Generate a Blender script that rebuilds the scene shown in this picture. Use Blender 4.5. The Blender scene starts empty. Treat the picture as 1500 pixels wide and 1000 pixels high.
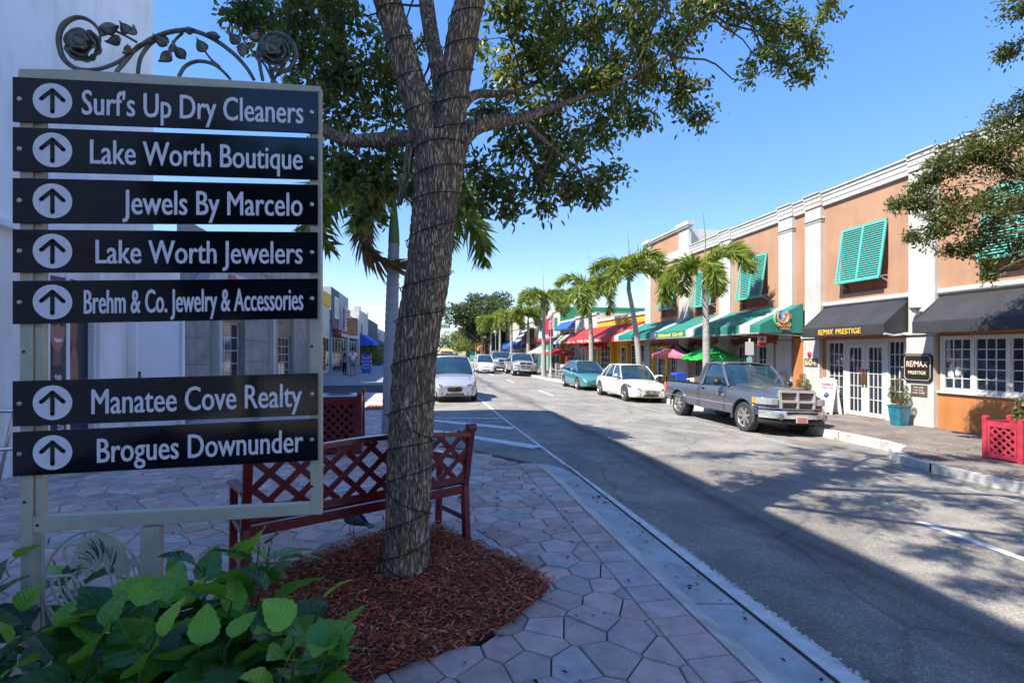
import bpy, bmesh, math, random
import numpy as np
from mathutils import Vector, Matrix, noise
random.seed(7); rng = np.random.default_rng(7)
PI = math.pi
sc = bpy.context.scene
COL = sc.collection
# ---------------------------------------------------------------- camera, world, sun, exposure
f_, CX, CY, EYE = 730.0, 750.0, 515.0, 1.55
YAW = math.atan(130/730)
cam = bpy.data.cameras.new('camera'); co = bpy.data.objects.new('camera', cam); COL.objects.link(co)
co.location = (0, 0, EYE); co.rotation_euler = (PI/2, 0, -YAW)
cam.sensor_width = 36; cam.lens = 36*f_/1500; cam.shift_y = (CY-500)/1500; cam.clip_end = 3000; cam.clip_start = .05
sc.camera = co
world = bpy.data.worlds.new("World"); sc.world = world; world.use_nodes = True
wn = world.node_tree.nodes; wl = world.node_tree.links
bg = wn['Background']; sky = wn.new('ShaderNodeTexSky'); sky.sky_type = 'NISHITA'; sky.sun_disc = False
SUN = Vector((-.8, -.37, 1.05)).normalized()          # direction towards the sun
el = math.asin(SUN.z); az = math.atan2(SUN.x, SUN.y)
sky.sun_elevation = el; sky.sun_rotation = az % (2*PI)
sky.air_density = 1.0; sky.dust_density = 0.0; sky.ozone_density = 3.5; sky.altitude = 0
hs = wn.new('ShaderNodeHueSaturation'); hs.inputs['Saturation'].default_value = 1.85; hs.inputs['Hue'].default_value = .52; gm = wn.new('ShaderNodeGamma'); gm.inputs[1].default_value = .5; wl.new(sky.outputs[0], gm.inputs[0]); wl.new(gm.outputs[0], hs.inputs['Color']); wl.new(hs.outputs[0], bg.inputs[0]); bg.inputs[1].default_value = 0.12
sun = bpy.data.lights.new('sun', 'SUN'); so = bpy.data.objects.new('sun', sun); COL.objects.link(so)
sun.energy = 2.0; sun.angle = math.radians(.53); sun.color = (1, .94, .84)
so.rotation_euler = SUN.to_track_quat('Z', 'Y').to_euler()
sc.view_settings.view_transform = 'Standard'; sc.view_settings.look = 'None'
sc.view_settings.exposure = 2.38; sc.view_settings.gamma = 1; sc.view_settings.use_curve_mapping = False
sc.render.engine = 'CYCLES'
# ---------------------------------------------------------------- pixel -> place helpers (photo pixels, 1500x1000)
FX, FY = math.sin(YAW), math.cos(YAW); RX, RY = math.cos(YAW), -math.sin(YAW)
def ray(u, v):
    r = (u-CX)/f_; return Vector((FX+r*RX, FY+r*RY, (CY-v)/f_))
def onz(u, v, z=0.): d = ray(u, v); return Vector((0, 0, EYE))+d*((z-EYE)/d.z)
def onx(u, v, X): d = ray(u, v); return Vector((0, 0, EYE))+d*(X/d.x)
def ony(u, v, Y): d = ray(u, v); return Vector((0, 0, EYE))+d*(Y/d.y)
def atw(u, v, w): return Vector((0, 0, EYE))+ray(u, v)*w
def roadz(x):
    if x < 2.08: return -.14
    return -.14-.26*(x-2.08)/6.12
# ---------------------------------------------------------------- mesh builder
class MB:
    def __init__(s): s.v = []; s.f = []; s.m = []
    def add(s, vs, fs, mi=0):
        b = len(s.v); s.v += [tuple(p) for p in vs]; s.f += [tuple(i+b for i in q) for q in fs]; s.m += [mi]*len(fs); return s
    def box(s, x0, x1, y0, y1, z0, z1, mi=0):
        return s.add([(x0,y0,z0),(x1,y0,z0),(x1,y1,z0),(x0,y1,z0),(x0,y0,z1),(x1,y0,z1),(x1,y1,z1),(x0,y1,z1)],
                     [(0,3,2,1),(4,5,6,7),(0,1,5,4),(1,2,6,5),(2,3,7,6),(3,0,4,7)], mi)
    def hexa(s, p, mi=0):
        return s.add(p, [(0,3,2,1),(4,5,6,7),(0,1,5,4),(1,2,6,5),(2,3,7,6),(3,0,4,7)], mi)
    def quad(s, a, b, c, d, mi=0): return s.add([a,b,c,d], [(0,1,2,3)], mi)
    def bar(s, a, b, w, h=None, up=(0,0,1), mi=0):
        a = Vector(a); b = Vector(b); h = h or w; t = (b-a).normalized(); up = Vector(up)
        sd = t.cross(up)
        if sd.length < 1e-4: sd = t.cross(Vector((1,0,0)))
        sd.normalize(); u = sd.cross(t).normalized(); sd *= w/2; u *= h/2
        return s.hexa([a-sd-u, a+sd-u, b+sd-u, b-sd-u, a-sd+u, a+sd+u, b+sd+u, b-sd+u], mi)
    def prism(s, poly, ext, mi=0):
        n = len(poly); e = Vector(ext); P = [Vector(p) for p in poly]
        return s.add(P+[p+e for p in P], [tuple(range(n))[::-1], tuple(range(n, 2*n))]+[(i,(i+1)%n,(i+1)%n+n,i+n) for i in range(n)], mi)
    def tube(s, pts, r, n=8, mi=0, cap=True, flat=1.0):
        P = [Vector(p) for p in pts]; m = len(P); R = r if hasattr(r, '__len__') else [r]*m
        b = len(s.v); prev = None
        for i in range(m):
            t = (P[min(i+1,m-1)]-P[max(i-1,0)]).normalized()
            if prev is None:
                a = t.cross(Vector((0,0,1)))
                if a.length < .05: a = t.cross(Vector((1,0,0)))
            else: a = prev-t*prev.dot(t)
            a.normalize(); c = t.cross(a); prev = a
            for k in range(n):
                g = 2*PI*k/n; s.v.append(tuple(P[i]+(a*math.cos(g)+c*math.sin(g)*flat)*R[i]))
        for i in range(m-1):
            for k in range(n):
                k2 = (k+1)%n; s.f.append((b+i*n+k, b+i*n+k2, b+(i+1)*n+k2, b+(i+1)*n+k)); s.m.append(mi)
        if cap:
            s.f.append(tuple(b+k for k in range(n))[::-1]); s.m.append(mi)
            s.f.append(tuple(b+(m-1)*n+k for k in range(n))); s.m.append(mi)
        return s
    def lathe(s, prof, c=(0,0,0), n=24, mi=0, axis='Z'):
        b = len(s.v); m = len(prof)
        for r, z in prof:
            for k in range(n):
                g = 2*PI*k/n; x, y = r*math.cos(g), r*math.sin(g)
                p = (x, y, z) if axis == 'Z' else ((x, z, y) if axis == 'Y' else (z, x, y))
                s.v.append((p[0]+c[0], p[1]+c[1], p[2]+c[2]))
        for i in range(m-1):
            for k in range(n):
                k2 = (k+1)%n; s.f.append((b+i*n+k, b+i*n+k2, b+(i+1)*n+k2, b+(i+1)*n+k)); s.m.append(mi)
        return s
    def grid(s, rows, mi=0, closed=False):
        b = len(s.v); n = len(rows[0])
        for r in rows: s.v += [tuple(p) for p in r]
        for i in range(len(rows)-1):
            for k in range(n if closed else n-1):
                k2 = (k+1)%n; s.f.append((b+i*n+k, b+i*n+k2, b+(i+1)*n+k2, b+(i+1)*n+k)); s.m.append(mi)
        return s
    def ball(s, c, r, n=10, mi=0, sz=1.0, nz=0):
        c = Vector(c); m = n//2+1; rows = []
        for i in range(m+1):
            a = PI*i/m-PI/2
            row = []
            for k in range(n):
                g = 2*PI*k/n; q = 1+nz*random.uniform(-1, 1)
                row.append(c+Vector((math.cos(a)*math.cos(g), math.cos(a)*math.sin(g), math.sin(a)*sz))*r*q)
            rows.append(row)
        return s.grid(rows, mi, True)
def link(name, me, parent=None):
    o = bpy.data.objects.new(name, me); COL.objects.link(o)
    if parent is not None: setp(o, parent)
    return o
def setp(o, parent):
    o.parent = parent
    if parent.type == 'EMPTY' and parent.get('_local') is None: o.matrix_parent_inverse = Matrix.Translation(-parent.location)
def make(name, mb, mat, parent=None, smooth=False, kind=None, label=None, cat=None, group=None, bevel=0, fixn=True):
    me = bpy.data.meshes.new(name); me.from_pydata(mb.v, [], mb.f)
    mats = mat if isinstance(mat, (list, tuple)) else [mat]
    for m in mats: me.materials.append(m)
    if len(mats) > 1: me.polygons.foreach_set('material_index', mb.m)
    if fixn:
        bm = bmesh.new(); bm.from_mesh(me); bmesh.ops.remove_doubles(bm, verts=bm.verts, dist=1e-5); bmesh.ops.recalc_face_normals(bm, faces=bm.faces)
        if smooth:
            for e in bm.edges:
                if len(e.link_faces) == 2 and e.calc_face_angle(0) > .7: e.smooth = False
        bm.to_mesh(me); bm.free()
    if smooth: me.polygons.foreach_set('use_smooth', [True]*len(me.polygons))
    me.update()
    o = link(name, me, parent)
    if bevel:
        b = o.modifiers.new('bevel', 'BEVEL'); b.width = bevel; b.segments = 2; b.limit_method = 'ANGLE'; b.angle_limit = .7; b.harden_normals = False
    tag(o, label, cat, group, kind); return o
def tag(o, label=None, cat=None, group=None, kind=None):
    if label: o['label'] = label
    if cat: o['category'] = cat
    if group: o['group'] = group
    if kind: o['kind'] = kind
    return o
def thing(name, label, cat, loc=(0,0,0), group=None, local=False):
    o = bpy.data.objects.new(name, None); COL.objects.link(o); o.location = loc; o.empty_display_size = .1
    if local: o['_local'] = 1
    return tag(o, label, cat, group)
def copy_tree(o, parent=None, label=None):
    c = o.copy(); COL.objects.link(c)
    if parent is not None: c.parent = parent
    if label: c['label'] = label
    for ch in list(o.children): copy_tree(ch, c)
    return c
# ---------------------------------------------------------------- materials
def mat(name, col, rough=.6, var=0., vs=6., bump=0., bs=40., metal=0., spec=.5, col2=None, detail=6, coat=0., trans=0., emit=None, dist=.02, stretch=None, attr=None, streak=0.):
    m = bpy.data.materials.new(name); m.use_nodes = True; n = m.node_tree.nodes; l = m.node_tree.links
    p = n['Principled BSDF']; p.inputs['Roughness'].default_value = rough; p.inputs['Metallic'].default_value = metal
    p.inputs['Specular IOR Level'].default_value = spec; p.inputs['Coat Weight'].default_value = coat
    p.inputs['Base Color'].default_value = (*col, 1)
    tc = n.new('ShaderNodeTexCoord'); src = tc.outputs['Object']
    if stretch:
        mp = n.new('ShaderNodeMapping'); mp.inputs['Scale'].default_value = stretch; l.new(src, mp.inputs[0]); src = mp.outputs[0]
    if var > 0 or col2:
        nz = n.new('ShaderNodeTexNoise'); nz.inputs['Scale'].default_value = vs; nz.inputs['Detail'].default_value = detail; nz.inputs['Roughness'].default_value = .65; l.new(src, nz.inputs[0])
        r = n.new('ShaderNodeValToRGB'); r.color_ramp.elements[0].position = .32; r.color_ramp.elements[1].position = .68
        c2 = col2 if col2 else tuple(min(1, c*(1+var)) for c in col); c1 = col if col2 else tuple(c*(1-var) for c in col)
        r.color_ramp.elements[0].color = (*c1, 1); r.color_ramp.elements[1].color = (*c2, 1); l.new(nz.outputs[0], r.inputs[0])
        out = r.outputs[0]
        if attr: pass
        l.new(out, p.inputs['Base Color'])
        rr = n.new('ShaderNodeMapRange'); rr.inputs[3].default_value = max(0, rough-.08); rr.inputs[4].default_value = min(1, rough+.1); l.new(nz.outputs[0], rr.inputs[0]); l.new(rr.outputs[0], p.inputs['Roughness'])
    if attr:
        a = n.new('ShaderNodeAttribute'); a.attribute_name = attr
        mx = n.new('ShaderNodeMix'); mx.data_type = 'RGBA'; mx.blend_type = 'MULTIPLY'; mx.inputs[0].default_value = 1
        if var > 0 or col2: l.new(r.outputs[0], mx.inputs[6])
        else: mx.inputs[6].default_value = (*col, 1)
        l.new(a.outputs['Color'], mx.inputs[7]); l.new(mx.outputs[2], p.inputs['Base Color'])
    if streak > 0:
        mp2 = n.new('ShaderNodeMapping'); mp2.inputs['Scale'].default_value = (3.2, 3.2, .22); l.new(tc.outputs['Object'], mp2.inputs[0])
        s1 = n.new('ShaderNodeTexNoise'); s1.inputs['Scale'].default_value = 1.6; s1.inputs['Detail'].default_value = 9; s1.inputs['Roughness'].default_value = .7; l.new(mp2.outputs[0], s1.inputs[0])
        s2 = n.new('ShaderNodeTexNoise'); s2.inputs['Scale'].default_value = .8; s2.inputs['Detail'].default_value = 10; l.new(tc.outputs['Object'], s2.inputs[0])
        sm = n.new('ShaderNodeMath'); sm.operation = 'MULTIPLY'; l.new(s1.outputs[0], sm.inputs[0]); l.new(s2.outputs[0], sm.inputs[1])
        sr = n.new('ShaderNodeValToRGB'); sr.color_ramp.elements[0].position = .16; sr.color_ramp.elements[1].position = .30; k_ = 1-streak; sr.color_ramp.elements[0].color = (k_, k_*.97, k_*.92, 1); sr.color_ramp.elements[1].color = (1,1,1,1); l.new(sm.outputs[0], sr.inputs[0])
        mm = n.new('ShaderNodeMix'); mm.data_type = 'RGBA'; mm.blend_type = 'MULTIPLY'; mm.inputs[0].default_value = 1; l.new(out, mm.inputs[6]); l.new(sr.outputs[0], mm.inputs[7]); l.new(mm.outputs[2], p.inputs['Base Color'])
    if bump > 0:
        nb = n.new('ShaderNodeTexNoise'); nb.inputs['Scale'].default_value = bs; nb.inputs['Detail'].default_value = 8; nb.inputs['Roughness'].default_value = .7; l.new(src, nb.inputs[0])
        b = n.new('ShaderNodeBump'); b.inputs['Strength'].default_value = bump; b.inputs['Distance'].default_value = dist; l.new(nb.outputs[0], b.inputs['Height']); l.new(b.outputs[0], p.inputs['Normal'])
    if emit: p.inputs['Emission Color'].default_value = (*emit[:3], 1); p.inputs['Emission Strength'].default_value = emit[3]
    return m
def leafmat(name, col, trans=.35, rough=.4, attr='tint', tcol=None, veins=False):
    m = bpy.data.materials.new(name); m.use_nodes = True; n = m.node_tree.nodes; l = m.node_tree.links
    p = n['Principled BSDF']; p.inputs['Roughness'].default_value = rough; p.inputs['Specular IOR Level'].default_value = .4
    a = n.new('ShaderNodeAttribute'); a.attribute_name = attr
    mx = n.new('ShaderNodeMix'); mx.data_type = 'RGBA'; mx.blend_type = 'MULTIPLY'; mx.inputs[0].default_value = 1
    mx.inputs[6].default_value = (*col, 1); l.new(a.outputs['Color'], mx.inputs[7]); l.new(mx.outputs[2], p.inputs['Base Color'])
    t = n.new('ShaderNodeBsdfTranslucent'); mt = n.new('ShaderNodeMix'); mt.data_type = 'RGBA'; mt.blend_type = 'MULTIPLY'; mt.inputs[0].default_value = 1
    tc = tcol or (col[0]*2.2, col[1]*2.0, col[2]*.8); mt.inputs[6].default_value = (*tc, 1); l.new(a.outputs['Color'], mt.inputs[7]); l.new(mt.outputs[2], t.inputs[0])
    ms = n.new('ShaderNodeMixShader'); ms.inputs[0].default_value = trans; l.new(p.outputs[0], ms.inputs[1]); l.new(t.outputs[0], ms.inputs[2])
    l.new(ms.outputs[0], n['Material Output'].inputs[0])
    return m
M = {}
M['iron'] = mat('wrought_iron', (.16,.15,.12), .38, .35, 30, .25, 90, metal=.75)
M['frame'] = mat('beige_metal_paint', (.50,.46,.35), .45, .12, 9, .35, 160, spec=.5, dist=.004)
M['panel'] = mat('black_sign_enamel', (.005,.006,.010), .07, .5, 3, .015, 5, spec=.5)
M['letter'] = mat('pale_sign_lettering', (.80,.76,.80), .5, .06, 20)
M['bolt'] = mat('steel_bolt', (.6,.58,.52), .3, .2, 60, metal=.9)
M['bench'] = mat('burgundy_gloss_paint', (.15,.011,.016), .3, .25, 12, .08, 60, coat=.3)
M['benchpink'] = mat('faded_red_planter_paint', (.40,.035,.06), .45, .2, 8, .1, 60)
M['concrete'] = mat('kerb_concrete', (.50,.49,.46), .9, .3, 4.5, .5, 60, detail=12)
M['gutter'] = mat('gutter_concrete', (.42,.43,.44), .9, .28, 3.2, .35, 90, detail=12)
M['whiteline'] = mat('worn_white_road_paint', (.70,.69,.68), .8, .22, 9, .5, 120, detail=12)
M['mortar'] = mat('joint_sand', (.045,.038,.036), 1, .4, 20, .5, 100)
M['white'] = mat('white_stucco', (.49,.48,.455), .85, .06, 1.5, .3, 80, streak=.12)
M['whitel'] = mat('white_smooth_wall', (.88,.86,.88), .8, .05, .8, .12, 50, streak=.12)
M['trim'] = mat('white_trim_paint', (.56,.55,.525), .5, .06, 8, .05, 60)
M['peach'] = mat('peach_stucco', (.405,.228,.14), .88, .09, 1.1, .35, 90, detail=9, streak=.12)
M['orange'] = mat('orange_stucco', (.44,.175,.055), .85, .1, 1.4, .35, 90, detail=9, streak=.1)
M['recess'] = mat('recess_shade_tone', (.40,.12,.07), .85, .1, 3, .2, 60)  # the peach wall's red-brown shade under the shutters, put into the colour
M['teal'] = mat('teal_shutter_paint', (.09,.42,.36), .5, .08, 12)
M['tealaw'] = mat('teal_awning_canvas', (.018,.17,.13), .75, .12, 2.5, .3, 12, dist=.03)
M['whaw'] = mat('white_awning_canvas', (.42,.42,.42), .75, .1, 3, .3, 12, dist=.03)
M['blackaw'] = mat('charcoal_awning_canvas', (.028,.029,.033), .7, .25, 1.6, .3, 5, dist=.03, detail=10)
M['redaw'] = mat('red_awning_canvas', (.46,.022,.018), .7, .12, 2, .2, 10)
M['blueaw'] = mat('blue_awning_canvas', (.02,.09,.5), .7, .1, 3)
M['yellow'] = mat('yellow_stucco', (.62,.36,.03), .85, .08, 2, .2, 60)
M['glass'] = mat('dark_window_glass', (.018,.028,.045), .06, .6, 1.4, 0, spec=.8)
M['carglass'] = mat('car_glass', (.018,.045,.07), .05, .5, 1.2, 0, spec=.9)
M['dark'] = mat('dark_interior', (.012,.012,.014), .8, .3, 3)
M['black'] = mat('black_plastic', (.012,.012,.013), .5, .3, 20, .1, 120)
M['tyre'] = mat('tyre_rubber', (.035,.034,.033), .85, .25, 14, .2, 90)
M['chrome'] = mat('chrome_trim', (.78,.79,.80), .2, 0, 10, metal=.75, spec=.8)
M['rim'] = mat('alloy_rim', (.55,.53,.52), .3, .15, 14, metal=.85)
M['gold'] = mat('gold_lettering', (.75,.44,.07), .45, .1, 20)
M['goldpale'] = mat('pale_gold_lettering', (.72,.58,.38), .45, .1, 20)
M['red'] = mat('red_paint', (.5,.02,.03), .5, .1, 10)
M['blue'] = mat('blue_paint', (.015,.07,.38), .5, .1, 10)
M['navy'] = mat('navy_print', (.03,.05,.16), .6, .1, 10)
M['green'] = mat('green_canvas', (.02,.42,.07), .6, .1, 5)
M['pink'] = mat('pink_canvas', (.58,.16,.25), .7, .1, 5)
M['maroon'] = mat('maroon_canvas', (.06,.008,.016), .7, .15, 5)
M['potblue'] = mat('glazed_teal_pot', (.012,.15,.21), .2, .3, 7, .15, 20, coat=.5)
M['grey'] = mat('grey_stucco', (.30,.31,.34), .85, .08, 2, .2, 60)
M['slate'] = mat('slate_blue_wall', (.06,.075,.11), .8, .1, 2, .2, 60)
M['bulb'] = mat('frosted_lamp_globe', (.62,.56,.36), .35, .08, 10)
M['truckl'] = mat('clear_headlamp', (.42,.43,.45), .12, .3, 60, metal=.3, coat=.6)
M['headlamp'] = mat('headlamp_lens', (.20,.21,.23), .08, .35, 25, metal=.4, coat=.6)
M['amber'] = mat('amber_lens', (.75,.28,.02), .15, .1, 20)
M['wood'] = mat('dark_timber', (.12,.07,.04), .7, .3, 12, .3, 60)
M['polewhite'] = mat('weathered_grey_pole', (.32,.33,.32), .6, .15, 8)
M['signgreen'] = mat('street_sign_green', (.02,.20,.12), .5, .05, 9)
M['skin'] = mat('skin', (.42,.22,.15), .6, .08, 20)
M['hair'] = mat('dark_hair', (.02,.014,.01), .6, .3, 60)
M['shirtblack'] = mat('black_shirt', (.012,.012,.016), .85, .2, 20)
M['shirtwhite'] = mat('white_shirt', (.62,.60,.66), .85, .06, 20)
M['jeans'] = mat('blue_grey_shorts', (.12,.17,.24), .85, .15, 30)
def text(s, O, xd, yd, w, h, m, parent, name='lettering', bold=.012, ext=.004, sp=1.0, label=None, skew=0):
    """lettering filling w x h (cap height) from the lower left corner O"""
    cu = bpy.data.curves.new('t', 'FONT'); cu.body = s; cu.size = 1; cu.offset = bold; cu.extrude = .001; cu.resolution_u = 3; cu.space_character = sp
    to = bpy.data.objects.new('t', cu); COL.objects.link(to); bpy.context.view_layer.update()
    me = bpy.data.meshes.new_from_object(to.evaluated_get(bpy.context.evaluated_depsgraph_get()))
    bpy.data.objects.remove(to); bpy.data.curves.remove(cu)
    n = len(me.vertices); a = np.empty(n*3); me.vertices.foreach_get('co', a); a = a.reshape(-1, 3)
    x0, x1 = a[:,0].min(), a[:,0].max(); ch = .729+2*bold
    xd = Vector(xd).normalized(); yd = Vector(yd).normalized(); nd = xd.cross(yd); O = Vector(O)
    X = (a[:,0]-x0)/(x1-x0)*w+skew*a[:,1]*h; Y = (a[:,1]+bold)/ch*h; Z = np.where(a[:,2] > 0, ext, 0.)
    out = np.array(O)+X[:,None]*np.array(xd)+Y[:,None]*np.array(yd)+Z[:,None]*np.array(nd)
    me.vertices.foreach_set('co', out.ravel()); me.materials.clear(); me.materials.append(m); me.update()
    o = link(name, me, parent)
    if label: o['label'] = label
    return o
def strokes(O, xd, yd, w, h, m, parent, seed=1, words=3, name='lettering'):
    """lettering too small to read in the photograph: short uneven strokes grouped like words"""
    rs = random.Random(seed); xd = Vector(xd).normalized(); yd = Vector(yd).normalized(); nd = xd.cross(yd); O = Vector(O)+nd*.003; mb = MB(); n = words*5; gaps = {5*k for k in range(1, words)}; st = w/(n+len(gaps)*.8); x = 0
    for i in range(n):
        if i in gaps: x += st*.8
        ww = st*rs.uniform(.55,.8); hh = h*rs.choice((.65,.7,1)); lo = 0
        mb.add([O+xd*x+yd*lo, O+xd*(x+ww)+yd*lo, O+xd*(x+ww)+yd*hh, O+xd*x+yd*hh], [(0,1,2,3)]); x += st
    return make(name, mb, m, parent, fixn=False, kind='stuff')
WX = ((0,-1,0), (0,0,1))      # writing on walls that face the street from the right
WF = ((1,0,0), (0,0,1))       # writing that faces the camera
# ---------------------------------------------------------------- ground, road, kerbs
def struct(name, mb, m, **k): return make(name, mb, m, kind='structure', **k)
def poly(pts, z0, z1=None, zf=None):
    mb = MB(); P = [(p[0], p[1], (zf(p[0]) if zf else z1)) for p in pts]
    return mb.add(P+[(p[0], p[1], z0) for p in pts], [tuple(range(len(P)))]+[(i,(i+1)%len(P),(i+1)%len(P)+len(P),i+len(P)) for i in range(len(P))])
def groundmat():
    m = mat('asphalt', (.155,.15,.145), .85, 0, 1, .55, 130, dist=.008)
    n = m.node_tree.nodes; l = m.node_tree.links; p = n['Principled BSDF']; tc = [x for x in n if x.type == 'TEX_COORD'][0]
    sx = n.new('ShaderNodeSeparateXYZ'); l.new(tc.outputs['Object'], sx.inputs[0])
    big = n.new('ShaderNodeTexNoise'); big.inputs['Scale'].default_value = .55; big.inputs['Detail'].default_value = 8; l.new(tc.outputs['Object'], big.inputs[0])
    fine = n.new('ShaderNodeTexNoise'); fine.inputs['Scale'].default_value = 120; fine.inputs['Detail'].default_value = 3; l.new(tc.outputs['Object'], fine.inputs[0])
    vor = n.new('ShaderNodeTexVoronoi'); vor.inputs['Scale'].default_value = 85; l.new(tc.outputs['Object'], vor.inputs[0])
    vsep = n.new('ShaderNodeSeparateColor'); l.new(vor.outputs['Color'], vsep.inputs[0])
    mp = n.new('ShaderNodeMapping'); mp.inputs['Scale'].default_value = (1, .12, 1); l.new(tc.outputs['Object'], mp.inputs[0])
    st = n.new('ShaderNodeTexNoise'); st.inputs['Scale'].default_value = 1.7; st.inputs['Detail'].default_value = 8; l.new(mp.outputs[0], st.inputs[0])
    def ramp(src, p0, c0, p1, c1):
        r = n.new('ShaderNodeValToRGB'); r.color_ramp.elements[0].position = p0; r.color_ramp.elements[1].position = p1
        r.color_ramp.elements[0].color = (*c0, 1); r.color_ramp.elements[1].color = (*c1, 1); l.new(src, r.inputs[0]); return r.outputs[0]
    def mul(a, b, f=1.):
        x = n.new('ShaderNodeMix'); x.data_type = 'RGBA'; x.blend_type = 'MULTIPLY'; x.inputs[0].default_value = f; l.new(a, x.inputs[6]); l.new(b, x.inputs[7]); return x.outputs[2]
    base = ramp(big.outputs[0], .3, (.20,.185,.165), .7, (.31,.285,.25))
    # sunlit paleness farther down the street and shade close by, put into the colour
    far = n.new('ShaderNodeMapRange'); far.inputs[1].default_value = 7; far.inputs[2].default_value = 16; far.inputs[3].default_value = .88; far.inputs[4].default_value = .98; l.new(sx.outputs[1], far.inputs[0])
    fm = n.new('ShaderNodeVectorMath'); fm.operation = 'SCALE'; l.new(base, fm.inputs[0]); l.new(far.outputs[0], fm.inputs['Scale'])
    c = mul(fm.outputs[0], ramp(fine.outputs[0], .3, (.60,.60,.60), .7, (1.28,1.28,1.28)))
    c = mul(c, ramp(vsep.outputs[0], .55, (.92,.92,.92), 1.0, (1.5,1.47,1.42)))
    # oil track: a band about x=4.3 that wanders
    ad = n.new('ShaderNodeMath'); ad.operation = 'MULTIPLY_ADD'; l.new(st.outputs[0], ad.inputs[0]); ad.inputs[1].default_value = 1.4; l.new(sx.outputs[0], ad.inputs[2])
    sb = n.new('ShaderNodeMath'); sb.operation = 'SUBTRACT'; l.new(ad.outputs[0], sb.inputs[0]); sb.inputs[1].default_value = 4.25
    ab = n.new('ShaderNodeMath'); ab.operation = 'ABSOLUTE'; l.new(sb.outputs[0], ab.inputs[0])
    ad2 = n.new('ShaderNodeMath'); ad2.operation = 'MULTIPLY_ADD'; l.new(fine.outputs[0], ad2.inputs[0]); ad2.inputs[1].default_value = .25; l.new(ab.outputs[0], ad2.inputs[2])
    c = mul(c, ramp(ad2.outputs[0], .10, (.40,.39,.40), .50, (1,1,1)))
    # fine cracks, and paler worn wheel tracks
    w3 = n.new('ShaderNodeTexNoise'); w3.inputs['Scale'].default_value = 2.2; w3.inputs['Detail'].default_value = 5; l.new(tc.outputs['Object'], w3.inputs[0])
    mv = n.new('ShaderNodeMix'); mv.data_type = 'VECTOR'; mv.inputs[0].default_value = .25; l.new(tc.outputs['Object'], mv.inputs[4]); l.new(w3.outputs['Color'], mv.inputs[5])
    vc = n.new('ShaderNodeTexVoronoi'); vc.feature = 'DISTANCE_TO_EDGE'; vc.inputs['Scale'].default_value = .42; l.new(mv.outputs[1], vc.inputs[0])
    c = mul(c, ramp(vc.outputs['Distance'], .004, (.55,.55,.56), .010, (1,1,1)), .55)
    c = mul(c, ramp(w3.outputs[0], .40, (.86,.86,.87), .62, (1.12,1.11,1.09)))
    l.new(c, p.inputs['Base Color'])
    return m
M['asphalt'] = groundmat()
g = MB(); g.quad((-400,-200,-.47),(400,-200,-.47),(400,900,-.47),(-400,900,-.47))
struct('ground', g, mat('distant_ground', (.2,.19,.17), .9, .3, .2))
r = MB(); xs = [-1.2, 2.08, 4, 6, 8.3, 9.45]
for a, b in zip(xs[:-1], xs[1:]): r.quad((a,-8,roadz(a)),(b,-8,roadz(b)),(b,400,roadz(b)),(a,400,roadz(a)))
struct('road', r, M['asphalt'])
# left pavement outline: bump-out near, parking lane beyond
kb = [(1.56,-4),(1.56,6.75),(1.45,6.95),(.80,7.85),(.2,8.62),(-.3,9.6),(-.55,11),(-.6,13),(-.6,250)]
left_out = [(-30,-4)]+kb+[(-30,250)]
struct('left_pavement', poly(left_out, -.4, -.022), M['mortar'])
def strip(path, off0, off1, z0, z1, zb, name, m, parent=None, bev=.012, kind='structure'):
    """band between two offsets of a path, its top sloping z0 to z1"""
    P = [Vector((p[0], p[1])) for p in path]; mb = MB(); rows = []
    for i, p in enumerate(P):
        t = (P[min(i+1,len(P)-1)]-P[max(i-1,0)]).normalized(); nrm = Vector((t.y, -t.x))
        a = p+nrm*off0; b = p+nrm*off1
        e = (b-a)*.12
        rows.append([(a.x,a.y,zb),(a.x,a.y,z0),(b.x-e.x,b.y-e.y,z1+(z0-z1)*.1),(b.x,b.y,z1-.01),(b.x,b.y,zb)])
    mb.grid(rows); return make(name, mb, m, parent, kind=kind)
kerb_path = [(1.56,-4)]+[(1.56, y) for y in (-2,0,2,4,5.5,6.4)]+[(1.52,6.8),(1.36,7.1),(.80,7.85),(.2,8.62),(-.3,9.6),(-.55,11),(-.6,13),(-.6,20),(-.6,60),(-.6,250)]
strip(kerb_path, .012, .20, -.005, -.09, -.5, 'left_kerb', M['concrete'])
strip([(1.76,-4),(1.76,0),(1.76,3.0)], .0, .31, -.10, -.128, -.5, 'gutter', M['gutter'])
strip([(1.76,3.01),(1.76,5),(1.76,6.5)], .0, .31, -.10, -.128, -.5, 'gutter', M['gutter'])
strip([(1.76,6.51),(1.70,6.9),(1.55,7.15)], .0, .31, -.10, -.132, -.5, 'gutter', M['gutter'])
g = MB(); g.quad((2.069,-4,-.134),(2.10,-4,-.134),(2.085,7.2,-.134),(2.066,7.2,-.134)); struct('gutter_joint', g, M['mortar'])
def ztop(x): return roadz(x)+.004
wl_ = MB()
ys = [-4]+list(np.linspace(1.5, 9, 60))+[12,15,18,22]
for a, b in zip(ys[:-1], ys[1:]):
    wa = 2.285-.022*min(a, 12)+.012*noise.noise((a*3,0,1)); wb = 2.285-.022*min(b, 12)+.012*noise.noise((b*3,0,1))
    la = 2.1 if a < 7 else 2.1-.018*min(a-7, 6)-.03; lb = 2.1 if b < 7 else 2.1-.018*min(b-7, 6)-.03
    if a < 7 <= b: lb = 2.07
    wl_.quad((la,a,ztop(la)),(wa,a,ztop(wa)),(wb,b,ztop(wb)),(lb,b,ztop(lb)))
struct('white_edge_line', wl_, M['whiteline'])
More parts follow.
